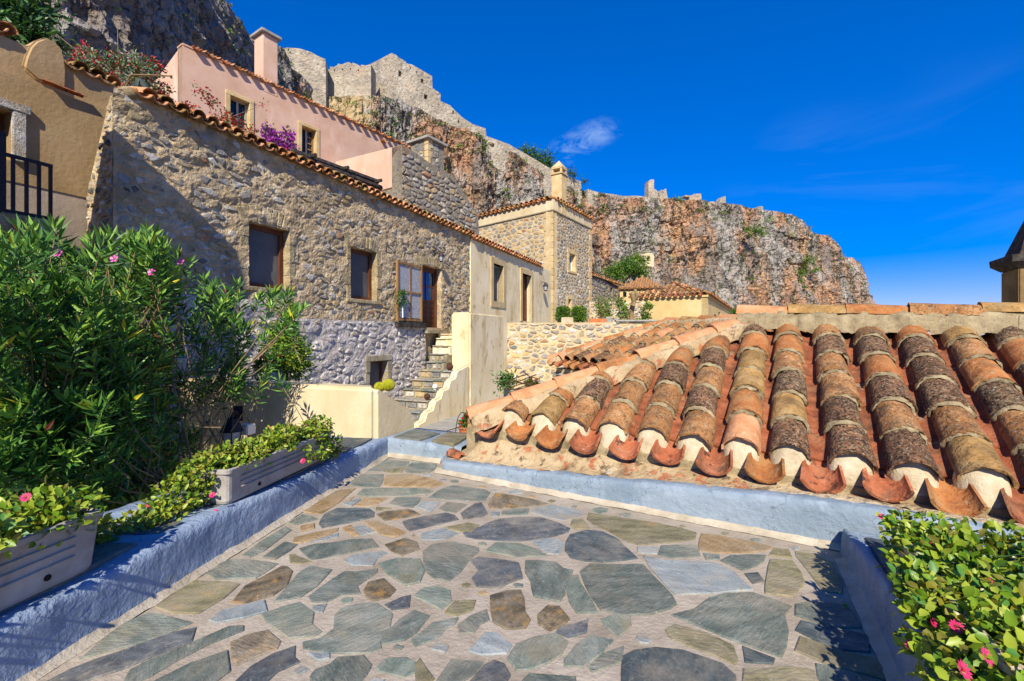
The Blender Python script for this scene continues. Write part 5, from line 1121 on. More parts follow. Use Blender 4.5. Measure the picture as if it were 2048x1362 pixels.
def small_house(name, label, px0, px1, pyt, pyb, Y, az, mat, rmat, apex, tilesz=.4, grp=None):
    fr = Fr(px0, Y, az); t1_ = fr.t(px1); zt_ = fr.tz((px0+px1)/2, pyt)[1]; zb_ = fr.tz(px0, pyb)[1]
    t = thing(name, tuple(fr.p(t1_/2, zb_, -1)), label, 'house', grp); mb = MB(); mb.box(fr, 0, t1_, zb_-3, zt_, -4.5, 0); mb.build('wall', mat, t)
    nrow = 5; a, b = fr.p(-.2, zt_, .25), fr.p(t1_+.2, zt_, .25); c_, d_ = fr.p(t1_+.2, zt_, -4.7), fr.p(-.2, zt_, -4.7); ap = P(apex[0], apex[1], Y+1.5)
    mb = MB(); mb.add([a,b,c_,d_,ap], [(0,1,4),(1,2,4),(2,3,4),(3,0,4)]); mb.build('roof_deck', rmat, t)
    mb = MB(); n = int((b-a).length/tilesz)
    for i in range(n):
        k = (i+.5)/n; s_ = a.lerp(b, k); e_ = s_+(ap-(a+b)/2)*(1-abs(2*k-1))
        if (e_-s_).length > .3: mb.tube([s_+Vector((0,0,.03)), e_+Vector((0,0,.03))], .13, 6)
    mb.build('tile_rows', rmat, t); return t, fr, t1_, zt_
th_, fr_, t1_, zt_ = small_house('red_roofed_house', 'small cream house under a red pyramid roof beyond the yellow house', 1240, 1322, 577, 600, 38, 112, M['yellow'], M['t_mid'], (1285,553))
mb = MB(); R_ = fr_.rect(1246, 584, 1253, 594); mb.box(fr_, R_[0], R_[2], R_[1], R_[3], -.1, .006); mb.build('window', M['glass'], th_)
# low vine-covered wall between tower and yellow house
FV = Fr(1180, 26, 95); vw = thing('vine_wall', tuple(FV.p(1.5,1,0)), 'low rubble garden wall with climbers between tower and yellow house', 'wall')
v_ = FV.t(1290); bumpy('wall', FV, 0, 0, v_, 3.3, [], M['m_tower'], vw, .15, .08, 1.6, 0)
pol = rubble(0, 1.8, v_, 3.3, .32, .2, 311); lay_stones(vw, FV, pol, tmats, [3,1,5,5,1], .03, .04, 312, lambda t, z: True, 60)
# chapel niche in the cliff is added with the cliff; dark chimney at the right frame edge
q = P(2075, 530, 9.5); rc = thing('chimney_stack', (q.x, q.y, .8), 'brown chimney coloured as if backlit with flared stone cap at the frame edge', 'chimney')
fr = Fr(0, 9.5, 29.5, q.x); hw = (2075-2017)/F*9.5/1.1
zc0, zc1 = H+(HZ-615)/F*9.5, H+(HZ-538)/F*9.5
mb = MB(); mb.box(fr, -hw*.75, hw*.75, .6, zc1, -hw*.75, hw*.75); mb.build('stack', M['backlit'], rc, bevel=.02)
def fr_loop(h, z): return [fr.p(-h,z,-h), fr.p(-h,z,h), fr.p(h,z,h), fr.p(h,z,-h)]
mb = MB(); a = fr_loop(hw*.76, zc1+.001); b = fr_loop(hw*1.0, zc1+.13); c_ = fr_loop(hw*1.02, zc1+.27)
mb.hexa(a+b); mb.hexa([v+Vector((0,0,.001)) for v in b]+c_); mb.build('cap', M['wood_old'], rc)
mb = MB(); mb.hexa(fr_loop(hw*.72, zc1+.272)+fr_loop(hw*.25, zc1+1.1)); mb.build('hood', M['wood_old'], rc)
# ------------------------------------------------------------------ leaves
def leafmesh(name, Pn, D, L, Wd, mats, mi, parent=None, fold=.2, oval=False, up=None, kind=None):
    Pn = np.asarray(Pn, float); D = np.asarray(D, float); N = len(Pn); D = D/(np.linalg.norm(D, axis=1, keepdims=True)+1e-9)
    R_ = rng.normal(size=(N, 3)) if up is None else np.asarray(up, float)+rng.normal(size=(N, 3))*.35
    S = np.cross(D, R_); S /= np.linalg.norm(S, axis=1, keepdims=True)+1e-9; Nn = np.cross(S, D)
    L = np.asarray(L, float)[:, None]; Wd = np.asarray(Wd, float)[:, None]
    if not oval:
        v = np.stack([Pn, Pn+D*L*.45+S*Wd*.5+Nn*Wd*fold, Pn+D*L-Nn*L*.06, Pn+D*L*.45-S*Wd*.5+Nn*Wd*fold], 1).reshape(-1, 3)
        b = np.arange(N)[:, None]*4; f = np.concatenate([b+np.array([[0,1,2]]), b+np.array([[0,2,3]])], 1).reshape(-1, 3); rep = 2
        faces = f.tolist()
    else:
        m1, m2 = Pn+D*L*.35, Pn+D*L*.72-Nn*L*.03
        v = np.stack([Pn, m1, m2, Pn+D*L-Nn*L*.08, m1+S*Wd*.47+Nn*Wd*fold, m2+S*Wd*.4+Nn*Wd*fold, m1-S*Wd*.47+Nn*Wd*fold, m2-S*Wd*.4+Nn*Wd*fold], 1).reshape(-1, 3)
        faces = []; rep = 6
        for i in range(N):
            b = i*8; faces += [(b,b+4,b+1),(b+4,b+5,b+2,b+1),(b+5,b+3,b+2),(b,b+1,b+6),(b+1,b+2,b+7,b+6),(b+2,b+3,b+7)]
    me = bpy.data.meshes.new(name); me.from_pydata(v.tolist(), [], faces)
    for q in mats: me.materials.append(M[q])
    me.polygons.foreach_set('material_index', np.repeat(np.asarray(mi), rep))
    if oval: me.polygons.foreach_set('use_smooth', [True]*len(me.polygons))
    me.update()
    o = link(name, me, parent)
    if kind: o['kind'] = kind
    return o
def blob_pts(blobs, n, shell=.55):
    """points through ellipsoids, denser near the surface; returns positions and outward directions"""
    vol = np.array([b[3]*b[4]*b[5] for b in blobs])**.67; idx = rng.choice(len(blobs), n, p=vol/vol.sum()); Bm = np.array(blobs)[idx]
    d = rng.normal(size=(n, 3)); d /= np.linalg.norm(d, axis=1, keepdims=True); r = (shell+(1-shell)*rng.random(n))[:, None]
    return Bm[:, :3]+d*Bm[:, 3:6]*r, d
def pick(w, n): w = np.array(w, float); return rng.choice(len(w), n, p=w/w.sum())
def clump_tree(name, loc, label, cat, blobs, n, ls, mats, wts, trunk=None, group=None, tm='stem_d', shell=.5, asp=.45, jit=1.2):
    t = thing(name, loc, label, cat, group); p_, d = blob_pts(blobs, n, shell)
    p_ = p_+d*np.array(ls)*jit*rng.normal(size=(n, 1))
    dd = d+rng.normal(size=(n, 3))*.8
    leafmesh('crown', p_, dd, ls*rng.uniform(.6, 1.4, n), ls*asp*rng.uniform(.7, 1.3, n), mats, pick(wts, n), t)
    if trunk:
        mb = MB()
        for path, r0, r1 in trunk: mb.tube(path, [r0+(r1-r0)*i/(len(path)-1) for i in range(len(path))], 6)
        mb.build('trunk', M[tm], t)
    return t
# ------------------------------------------------------------------ cliff
PL = np.array([(-350,34),(-100,38),(200,45),(300,60),(450,85),(520,105),(600,128),(700,135),(900,150),(1100,170),(1300,190),(1500,215),(1650,235),(1736,262)], float)
RG = np.array([(-350,-330),(100,-260),(300,-130),(430,-14),(460,20),(490,45),(502,72),(530,84),(562,97),(575,130),(600,150),(640,185),(660,190),(740,192),(790,200),(830,217),(870,237),(912,254),(970,282),(1022,302),(1066,337),(1114,367),(1165,377),(1180,385),(1247,398),(1297,396),(1346,397),(1404,402),(1462,411),(1527,421),(1578,429),(1597,441),(1602,455),(1616,466),(1652,472),(1656,480),(1678,499),(1683,512),(1705,517),(1722,540),(1726,585),(1732,615),(1735,655)], float)
pxs = np.arange(-350, 1735.1, 2.2); Yp = np.interp(pxs, PL[:,0], PL[:,1]); ker = np.ones(41)/41
Yp = np.convolve(np.pad(Yp, 20, mode='edge'), ker, 'valid'); Xp = (pxs-1024)/F*Yp; Zr = H+(HZ-np.interp(pxs, RG[:,0], RG[:,1]))/F*Yp
ex_n = 40
bx = Xp[-1]-np.arange(1, ex_n+1)*1.3; by = Yp[-1]+np.arange(1, ex_n+1)*2.2
Xa, Ya, Za = np.r_[Xp, bx], np.r_[Yp, by], np.r_[Zr, np.full(ex_n, Zr[-1])+np.arange(ex_n)*1.2]
tx, ty_ = np.gradient(Xa), np.gradient(Ya); tl_ = np.hypot(tx, ty_); nx_, ny_ = ty_/tl_, -tx/tl_
k9 = np.ones(31)/31; nx_ = np.convolve(np.pad(nx_, 15, mode='edge'), k9, 'valid'); ny_ = np.convolve(np.pad(ny_, 15, mode='edge'), k9, 'valid')
NJ = 120; kk = np.linspace(0, 1, NJ)[None, :]; zb = -4.
Zc = zb+(Za[:, None]-zb)*kk; hgt = (Za-zb)[:, None]; rec = .2*hgt*(1-kk)**1.15
X = Xa[:, None]+nx_[:, None]*rec; Y = Ya[:, None]+ny_[:, None]*rec
s_ = np.cumsum(tl_)[:, None]+0*kk
sc_l = np.clip(Ya/150., .25, 1.)[:, None]     # nearer rock gets finer relief
D = 4.2*fbm(s_*.028, Zc*.03, 0*s_+3, 4)+5.2*fbm(s_*.075, Zc*.035, 0*s_+9, 5, .58, True)+3.*fbm(s_*.2, Zc*.14, 0*s_+5, 5, .62)+1.3*fbm(s_*.6, Zc*.42, 0*s_+1, 4, .62, True)
led = fbm(s_*.05, Zc*.02, 0*s_+40, 3); D = D+1.2*np.sign(np.sin(Zc*.45+led*6))*np.clip(led, 0, 1)
D = D*sc_l*(1-.6*kk**14)
near_ = np.clip((95-Ya)/30, 0, 1)[:, None]; D = D+near_*(1.5*fbm(s_*.35, Zc*.22, 0*s_+70, 5, .6, True)+.8*fbm(s_*1.1, Zc*.7, 0*s_+80, 4, .6))
X = X+nx_[:, None]*D; Y = Y+ny_[:, None]*D; Zc = Zc+sc_l*.6*fbm(s_*.3, Zc*.3, 0*s_+20, 4)*(1-.3*kk)
nI = len(Xa)
Vt = np.stack([X, Y, Zc], 2); back = []
for j, (b, dz) in enumerate(((4, -.3), (12, -1.5), (30, -4))):
    back.append(np.stack([Xa-nx_*b, Ya-ny_*b, Za+dz*sc_l[:,0]], 1))
Vt = np.concatenate([Vt, np.stack(back, 1)], 1); NJ2 = NJ+3
idx = np.arange(nI*NJ2).reshape(nI, NJ2); q = np.stack([idx[:-1,:-1], idx[1:,:-1], idx[1:,1:], idx[:-1,1:]], 2).reshape(-1, 4)
me = bpy.data.meshes.new('cliff'); me.from_pydata(Vt.reshape(-1, 3).tolist(), [], q.tolist())
me.materials.append(M['cliff']); me.materials.append(M['cliff_shade']); me.materials.append(M['hill'])
pc = np.r_[pxs, np.full(ex_n, 1740)][:-1]; mi_ = ((pc[:, None]+60*fbm(s_[:-1,:1]*.1, np.arange(NJ2-1)[None,:]*.1, 0, 3) < 585)).astype(int).reshape(-1)
cf = (Vt[:-1,:-1]+Vt[1:,1:])/2; fpx = 1024+F*cf[:,:,0]/cf[:,:,1]; fpy = HZ-F*(cf[:,:,2]-H)/cf[:,:,1]; hn = 9*fbm(fpx*.05, fpy*.05, 0, 3)
mi_[((fpx+hn > 614) & (fpx+hn < 740) & (fpy > 180) & (fpy+hn < 262-.12*np.abs(fpx-680))).reshape(-1)] = 2
me.polygons.foreach_set('material_index', mi_); me.polygons.foreach_set('use_smooth', [False]*len(me.polygons)); me.update()
tag(link('cliff', me), 'orange and grey limestone cliff towering over the houses', kind='structure')
# scrub on the ledges
sp = []; spd = []; smi = []; sl_ = []
ii = rng.integers(60, nI-ex_n-4, 5200); jj = rng.integers(10, NJ-1, 5200); cnt = 0
msk = fbm(s_*.06, np.asarray(Zc)*.06, 0*s_+60, 4)
for i, j in zip(ii, jj):
    kz = j/NJ; px_ = pxs[min(i, len(pxs)-1)]
    p_acc = .1+1.4*max(0, msk[i, j])+(.5 if kz > .86 else 0)
    if px_ < 540: p_acc *= .8
    if rng.random() > p_acc*.9 or cnt > 1700: continue
    cnt += 1; c_ = Vt[i, j]; sc__ = float(sc_l[i, 0]); r_ = sc__*rng.uniform(.5, 1.5)*(1.3 if rng.random() < .15 else 1); n_ = 30
    d_ = rng.normal(size=(n_, 3)); d_ /= np.linalg.norm(d_, axis=1, keepdims=True); d_[:, 2] = np.abs(d_[:, 2])*.9
    sp.append(c_+d_*r_*rng.uniform(.3, 1, (n_, 1))*np.array([1.2,1.2,.8])); spd.append(d_+rng.normal(size=(n_,3))*.6); sl_.append(np.full(n_, r_*.5)); smi.append(np.full(n_, rng.choice(3, p=[.45,.33,.22])))
leafmesh('cliff_scrub', np.concatenate(sp), np.concatenate(spd), np.concatenate(sl_), np.concatenate(sl_)*.6, ['bs1','bs2','bs3'], np.concatenate(smi), kind='stuff')['label'] = 'scrub growing on the cliff ledges'
# ------------------------------------------------------------------ fortress
def fort(name, label, fr, pts, thick, holes=(), mat='fort', cat='fortress', group=None, dark=True):
    t = thing(name, tuple(fr.p(*fr.tz(*pts[0]), 0)), label, cat, group); mb = MB()
    mb.wall(fr, fr.poly(pts), [rect(*fr.rect(*h)) for h in holes], 0, thick); mb.build('masonry', M[mat], t)
    for h in holes:
        R = fr.rect(*h); mb = MB(); mb.box(fr, R[0], R[2], R[1], R[3], -thick*.6, -thick*.45); mb.build('window', M['dark'], t)  # near-black box paints the unlit depth of the opening
    return t
fort('round_bastion', 'rounded grey fortress bastion beside the pink chimney', Fr(600, 129.5, 75), [(552,100),(575,95),(600,97),(622,104),(636,112),(651,118),(652,235),(600,225),(552,200)], 6)
fort('curtain_wall', 'pale crenellated curtain wall left of the square keep', Fr(690, 136.5, 90), [(648,141),(660,138),(660,133),(668,134),(675,130),(675,127),(684,129),(690,126),(697,124),(705,128),(705,125),(715,129),(722,133),(722,129),(731,131),(742,128),(742,245),(648,245)], 5, [(668,139,670,143),(684,137,686,141),(700,136,702,140),(716,138,718,142)])
fort('keep_flank', 'shaded blank flank wall of the square fortress keep', Fr(783, 141, 128), [(729,134),(783,106),(783,250),(727,244)], 5)
fort('fortress_keep', 'square fortress keep and ramparts stepping down along the ridge', Fr(783, 141, 60.4), [(783,106),(793,110),(798,121),(811,122),(813,127),(824,129),(850,144),(864,152),(865,176),(881,187),(881,202),(901,211),(905,216),(925,235),(945,248),(971,257),(973,272),(1017,288),(1059,312),(1114,345),(1130,350),(1162,363),(1166,420),(1114,415),(1066,390),(1022,346),(960,326),(912,298),(868,278),(830,262),(783,250)], 6,
     [(797,141,803,152),(842,157,847,165),(848,188,855,197),(905,221,908,228),(916,240,919,245),(820,134,822,139),(832,142,834,147)])
fort('ridge_wall', 'tan ruined wall band along the ridge behind the tower chimney', Fr(1180, 177, 62), [(1176,378),(1200,386),(1225,388),(1247,392),(1270,391),(1297,394),(1320,393),(1346,397),(1372,402),(1375,424),(1330,432),(1290,436),(1240,426),(1176,418)], 7)
RU = [('tall thin ruined tower stump on the skyline', [(1297,362),(1302,359),(1308,359),(1308,378),(1312,379),(1316,384),(1316,402),(1297,402)], 190),
      ('jagged low ruin just after the tower stump', [(1319,386),(1324,379),(1327,382),(1332,377),(1334,388),(1340,402),(1319,402)], 192),
      ('flat roofed white ruin on the ridge', [(1370,390),(1385,391),(1388,388),(1402,387),(1404,404),(1380,406),(1379,394),(1370,393)], 200),
      ('pale wedge of ruined wall on the ridge', [(1439,402),(1444,394),(1451,392),(1453,416),(1438,416)], 206),
      ('whitewashed ruin block farthest along the ridge', [(1513,416),(1520,412),(1526,413),(1526,428),(1512,428)], 214)]
for lb, pts, y_ in RU: fort('ruin', lb, Fr(pts[0][0], interp(pts[0][0], PL[:,0], PL[:,1])+1.5, 75), [(a, b+(16 if b > 400 and b == max(q[1] for q in pts) else 0)) for a, b in pts], 3, cat='ruin', group='ruins along the ridge')
FN = Fr(1299, 166, 72); cn = thing('cliff_chapel', tuple(FN.p(0, 28, 0)), 'tiny whitewashed chapel front set in the cliff face', 'chapel')
Rn = FN.rect(1294, 511, 1301, 522); mb = MB(); mb.wall(FN, FN.poly([(1288,531),(1289,510),(1293,506),(1303,506),(1308,510),(1308,534)]), [[(Rn[0],Rn[1]),(Rn[2],Rn[1]),(Rn[2],Rn[3]-.4),((Rn[0]+Rn[2])/2,Rn[3]),(Rn[0],Rn[3]-.4)]], 0, 9); mb.build('chapel_wall', M['cream'], cn)
mb = MB(); mb.box(FN, Rn[0]-.3, Rn[2]+.3, Rn[1]-.3, Rn[3]+.2, -1.6, -1.2); mb.build('window', M['dark'], cn)  # near-black box stands in for the unlit chapel inside
# trees on and under the cliff
def pb(px, py, Y, rx, rz, ry=None):
    q = P(px, py, Y); k = Y/F; return (q.x, q.y, q.z, rx*k, (ry if ry else rx)*k, rz*k)
clump_tree('ridge_tree', tuple(P(1085,345,172)), 'broad dark green tree standing on the fortress ridge', 'tree', [pb(1060,312,173,18,14),pb(1085,318,173,20,15),pb(1098,330,172,14,12),pb(1050,302,173,11,10),pb(1075,330,172,16,10)], 2600, .85, ['bs1','dkt','ol1'], [4,2,3], [([P(1080,352,173),P(1078,330,173)], .4, .2)])
clump_tree('ridge_shrub', tuple(P(1138,352,172)), 'small rounded shrub on the rampart beside the pointed chimney', 'shrub', [pb(1140,345,174,9,7),pb(1148,351,174,6,5),pb(1168,363,174,7,6)], 420, .7, ['bs1','dkt'], [3,2])
clump_tree('pine_tree', tuple(P(1250,566,60)), 'spreading bright green pine beneath the cliff behind the red roof', 'tree', [pb(1222,545,60,18,11),pb(1245,538,60,22,12),pb(1268,538,60,20,12),pb(1283,546,60,12,9),pb(1255,528,61,16,6),pb(1236,552,59,14,8)], 4200, .3, ['pine','bs3','dkt'], [6,4,2], [([P(1250,585,60),P(1248,560,60),P(1240,545,60)], .22, .1), ([P(1249,562,60),P(1268,545,60)], .14, .06)])
clump_tree('cliff_bush', tuple(P(1268,526,140)), 'loose green bush rooted in the cliff above the pine', 'shrub', [pb(1272,518,142,14,9),pb(1262,524,141,9,6),pb(1285,522,142,8,6)], 700, .8, ['bs3','bs1'], [3,2])
clump_tree('cliff_bush', tuple(P(1500,470,190)), 'green bush high on the middle of the cliff face', 'shrub', [pb(1512,462,196,15,7),pb(1495,457,196,9,5),pb(1525,468,196,8,5)], 600, .9, ['bs1','bs3'], [3,2])
clump_tree('cliff_bush', tuple(P(1615,525,210)), 'yellow green bush on the far cliff buttress', 'shrub', [pb(1615,522,214,13,8),pb(1604,545,214,8,8),pb(1632,540,214,9,6)], 600, .9, ['bs3','bs1'], [3,2])
clump_tree('hedge_tree', tuple(P(1470,645,34)), 'dark green shrub at the corner of the yellow house', 'shrub', [pb(1472,632,34,9,14),pb(1477,622,34.5,6,8)], 900, .16, ['bs1','ol1'], [2,2])
clump_tree('dark_tree', tuple(P(30,120,14)), 'dark glossy tree above the ochre house chimney hood', 'tree', [pb(10,30,15,40,45),pb(50,40,15,28,32),pb(20,75,14.5,40,20),pb(-30,20,15,40,60),pb(70,70,14.5,16,18),pb(40,-5,15.5,30,30)], 5200, .3, ['dkt','ol1','ol3'], [5,3,4], [([P(20,260,15),P(15,60,15)], .2, .1)])
# ------------------------------------------------------------------ oleander
CR = [(-60,540),(20,500),(60,482),(110,466),(140,492),(200,500),(240,505),(290,486),(330,505),(400,530),(425,545),(405,570),(470,585),(520,588),(545,600),(580,600),(606,630),(596,660),(602,700),(590,745),(598,765),(560,785),(500,795),(450,812),(425,850),(405,905),(340,960),(300,1000),(250,1040),(150,1050),(0,1030),(-60,1030)]
ol = thing('oleander_bush', (-3.2, 4.4, -.8), 'large oleander bush with narrow leaves filling the space before the stone house', 'bush')
orr = random.Random(3); tips = []
tries = 0
while len(tips) < 960 and tries < 40000:
    tries += 1; px = orr.uniform(-60, 606); py = orr.uniform(466, 1050)
    if not inpoly(px, py, CR): continue
    dens = 1. if px < 330 else (.45 if px < 480 else .2)
    if py > 760 and px > 380: dens *= .8
    if orr.random() > dens: continue
    ymin = interp(px, [-60,200,330,420,600], [2.6,3.2,3.9,4.7,5.0]); ymax = interp(px, [-60,200,400,600], [4.7,5.1,5.4,5.6])
    if py > 860: ymax = min(ymax, ymin+1.2)
    Yd = ymin+(ymax-ymin)*orr.random()**1.25
    q = P(px, py, Yd)
    if noise.noise(Vector((q.x*1.7, q.y*1.7, q.z*1.9))) < -.06 and orr.random() < .8: continue
    if px > 405 and py > 800: continue
    if q.z < KZ(q.y)+.1 and q.x > XL(q.y)-.8: continue
    if q.x > XL(q.y)-.12 and q.y < 5.2 and q.z < 1.0: continue
    tips.append(q)
roots = [Vector((x, y, -.8)) for x, y in ((-3.3,4.0),(-3.0,4.4),(-3.7,4.5),(-2.7,4.8),(-4.3,4.3),(-3.4,5.0))]
lp, ld, ll, lw, lm = [], [], [], [], []; stems = MB(); main = MB()
hubs = []
for r_ in roots:
    for k in range(5):
        h_ = r_+Vector((orr.uniform(-.7,.7), orr.uniform(-.6,.6), orr.uniform(.9,1.9))); hubs.append(h_)
        mid = (r_+h_)/2+Vector((orr.uniform(-.12,.12), orr.uniform(-.12,.12), .1)); main.tube([r_, mid, h_], [.02,.015,.009], 5)
for q in tips:
    h_ = min(hubs, key=lambda h: (h-q).length+orr.uniform(0,.5)); d = (q-h_)
    mid = h_+d*.55+Vector((orr.uniform(-.1,.1), orr.uniform(-.1,.1), -.08*d.length)); q2 = q+(mid-q).normalized()*orr.uniform(.25,.6)+Vector((0,0,-.12)); stems.tube([q2, (q2+q)/2+Vector((orr.uniform(-.03,.03),0,-.02)), q], [.006,.005,.003], 4, caps=False)
    ax = ((q-mid).normalized()+Vector((orr.uniform(-.3,.3), orr.uniform(-.5,.1), .75))).normalized()
    Ls = orr.uniform(.2,.34); n = orr.randint(17, 27)
    for i in range(n):
        u_ = i/n; b_ = q+ax*(u_-.5)*Ls; th = i*2.4+orr.random(); x = ax.cross(Vector((.3,.2,.9))).normalized(); y = ax.cross(x)
        dr = ((x*cos(th)+y*sin(th))*(1.05-.55*u_)+ax*(.25+.85*u_)).normalized()
        lp.append(b_); ld.append(dr); ll.append(orr.uniform(.11,.175)*(.75 if u_ > .85 else 1)); lw.append(orr.uniform(.022,.033))
        z_ = orr.random(); lm.append(4 if z_ > .995 else 1 if (u_ > .7 and z_ < .55) or z_ < .13 else (2 if z_ < .4 else (3 if z_ > .982 else 0)))
leafmesh('crown', lp, ld, ll, lw, ['ol1','ol2','ol3','ol4','pod'], lm, ol, .12)
main.build('main_stems', M['stem'], ol); stems.build('twigs', M['stem'], ol)
for k in range(16):
    q = orr.choice(tips)+Vector((orr.uniform(-.1,.1), -.12, orr.uniform(-.1,.1))); mb = MB(); v_ = Vector((orr.uniform(-.08,.08), orr.uniform(-.03,.03), -orr.uniform(.08,.16)))
    mb.tube([q, q+v_*.5+Vector((.01,0,0)), q+v_], [.005,.006,.002], 5); mb.build('seed_pod', M['pod'], ol)
def flower(name, c, r, nrm, mats, parent, n=13, wd=.32, cup=.25):
    c = Vector(c); nrm = Vector(nrm).normalized(); x = nrm.cross(Vector((.2,.5,.83))).normalized(); y = nrm.cross(x); mb = MB()
    for i in range(n):
        a = 2*pi*i/n; d = x*cos(a)+y*sin(a); s = nrm.cross(d); mb.add([c+d*r*.15, c+d*r*.7+s*r*wd*.5+nrm*r*cup*.7, c+d*r+nrm*r*cup, c+d*r*.7-s*r*wd*.5+nrm*r*cup*.7], [(0,1,2,3)], 0)
    mb.ball(c+nrm*r*.1, r*.16, 6, 4, 1); return mb.build(name, [M[m_] for m_ in mats], parent)
for px, py, Yd in ((117,507,3.3),(229,518,3.6),(362,524,4.0),(304,545,3.8)):
    flower('flower', P(px, py, Yd), .035, (0,-1,.4), ['pinkf','mag'], ol, 5, .8)

# ------------------------------------------------------------------ planters and trailing succulents
def planter(label, o, u, L, w_, h_, mat, taper=.02, ribs=True, grp='trough planters on the kerbs'):
    """o = inner lower corner nearest the lens end; u = heading of its long side; width goes to the outer side"""
    u = Vector((u[0], u[1], 0)).normalized(); s = Vector((-u.y, u.x, 0)); o = Vector(o); up = Vector((0,0,1))
    if s.x*(-1 if o.x < 0 else 1) < 0: s = -s
    t = thing('planter_box', tuple(o), label, 'planter', grp)
    def loop(e, z, rc=.035):
        pts = []
        for cx, cy, a0 in ((L-rc+e, w_-rc+e, 0), (rc-e, w_-rc+e, pi/2), (rc-e, rc-e, pi), (L-rc+e, rc-e, 1.5*pi)):
            for k in range(4): a = a0+pi/2*k/3; pts.append(o+u*(cx+rc*cos(a))+s*(cy+rc*sin(a))+up*z)
        return pts
    prof = [loop(-.03,0), loop(-taper,.02), loop(0,h_-.03), loop(.012,h_-.028), loop(.014,h_-.004), loop(.008,h_), loop(-.012,h_), loop(-.016,h_-.045)]
    n = 16; mb = MB(); mb.v = [tuple(q) for l in prof for q in l]
    for i in range(len(prof)-1):
        for j in range(n): mb.f.append((i*n+j, i*n+(j+1)%n, (i+1)*n+(j+1)%n, (i+1)*n+j)); mb.m.append(0)
    mb.f.append(tuple(reversed(range(n)))); mb.m.append(0)
    mb.build('trough', mat, t)
    mb = MB(); mb.v = [tuple(q) for q in prof[-1]]; mb.f = [tuple(range(n))]; mb.m = [0]; mb.build('soil', M['soil'], t)
    if ribs:
        for k in range(3):
            z = h_*(.38+.16*k); e = taper*(1-z/h_); a = o-s*0+u*.12+s*(e); mb = MB()
            mb.add([a+up*(z-.006)-s*-.004, a+u*(L-.24)+up*(z-.006)+s*.004, a+u*(L-.24)+up*z-s*.012, a+up*z-s*.012, a+u*(L-.24)+up*(z+.006)+s*.004, a+up*(z+.006)+s*.004], [(0,1,2,3),(3,2,4,5)]); mb.build('rib', mat, t)
        for k in (.25, .78):
            c_ = o+u*L*k+up*h_*.2; f_ = taper*.9; mb = MB(); mb.tube([c_+s*(f_+.003), c_+s*(f_-.006)], .014, 8); mb.build('drain_hole', M['soil'], t)
    return t, u, s
ku = Vector((.154,.988,0))
pA, uA, sA = planter('grey trough planter cut off by the frame edge on the shaded kerb', (XL(1.2)-.05, 1.2, KZ(1.7)+.016), ku, 1.0, .22, .275, M['box_grey'])
pB, uB, sB = planter('whitish ribbed trough planter in the middle of the shaded kerb', (XL(2.93)-.03, 2.93, KZ(3.1)+.012), ku, 1.24, .2, .235, M['box_grey'])
ru = Vector((-.448,-.894,0))
pC, uC, sC = planter('cream trough planter buried in foliage on the sunny kerb', (1.965, 2.36, .168), ru, 1.15, .24, .27, M['box_cream'])
def trailing(label, blobs, n, L, wts, flowers, fr_, seed, grp='trailing succulents in the planters', loc=None):
    t = thing('succulent_plant', loc or tuple(blobs[0][:3]), label, 'plant', grp); p_, d = blob_pts(blobs, n, .62)
    p_ = p_+rng.normal(size=(n,3))*.012; dd = d*.7+rng.normal(size=(n,3))*.75; dd[:,2] += .35
    leafmesh('foliage', p_, dd, L*rng.uniform(.6,1.25,n), L*.62*rng.uniform(.75,1.2,n), ['ap1','ap2','ap3','ol1'], pick(wts, n), t, .16, True, d*.8+np.array([0,-.25,.75]))
    mb = MB(); rr = random.Random(seed)
    for k in range(90):
        i = rr.randrange(n); b = Vector(p_[i]); c_ = Vector(blobs[rr.randrange(len(blobs))][:3])
        if (b-c_).length < .5: mb.tube([c_, (b+c_)/2+Vector((0,0,.03)), b], [.004,.004,.002], 4, caps=False)
    mb.build('stems', M['bs1'], t)
    for f in flowers: flower('flower', f[0], fr_*f[1], (orr.uniform(-.5,.5), -.9, .6), ['mag','red'], t)
    return t
def along(o, u, s, L, w_, h_, k, rr_, zz, seed, sid=.5):
    r = random.Random(seed); out = []
    for i in range(k):
        c_ = Vector(o)+u*(L*(i+.5)/k)+s*(w_*sid+r.uniform(-.04,.04))+Vector((0,0,h_+zz+r.uniform(-.02,.03))); a = rr_*r.uniform(.85,1.2); out.append((c_.x, c_.y, c_.z, a*1.15, a*1.15, a*.75))
    return out
oA = LOC[pA.name]; oB = LOC[pB.name]; oC = LOC[pC.name]
blA = along(oA, uA, sA, .95, .22, .275, 6, .13, .02, 1)+[(-2.12,2.12,.55,.1,.1,.07)]+[(-2.2,2.28,.38,.1,.14,.12),(-2.3,2.45,.33,.14,.14,.08)]
trailing('trailing succulent with one red bloom in the frame-edge planter', blA, 2400, .044, [4,5,2,1], [(P(52,995,2.0),1)], .022, 1)
blB = along(oB, uB, sB, 1.22, .2, .235, 9, .11, .02, 2)+[(-2.02,2.95,.5,.13,.16,.12),(-2.08,2.86,.4,.15,.12,.12),(-2.1,2.74,.34,.14,.12,.07),(-2.15,2.62,.32,.12,.1,.05),(-1.67,4.0,.42,.07,.1,.12),(-1.64,4.22,.36,.06,.07,.1),(-1.64,3.72,.43,.05,.06,.06)]
trailing('bushy trailing succulent spilling from both ends of the ribbed planter', blB, 4600, .036, [4,5,3,.6], [(P(431,1024,2.85),1),(P(425,990,2.8),1),(P(262,1043,2.65),.8),(P(606,922,3.62),1.2),(P(513,914,3.3),1),(P(543,857,3.9),1),(P(614,852,4.0),.8),(P(297,1010,2.7),.8)], .02, 2)
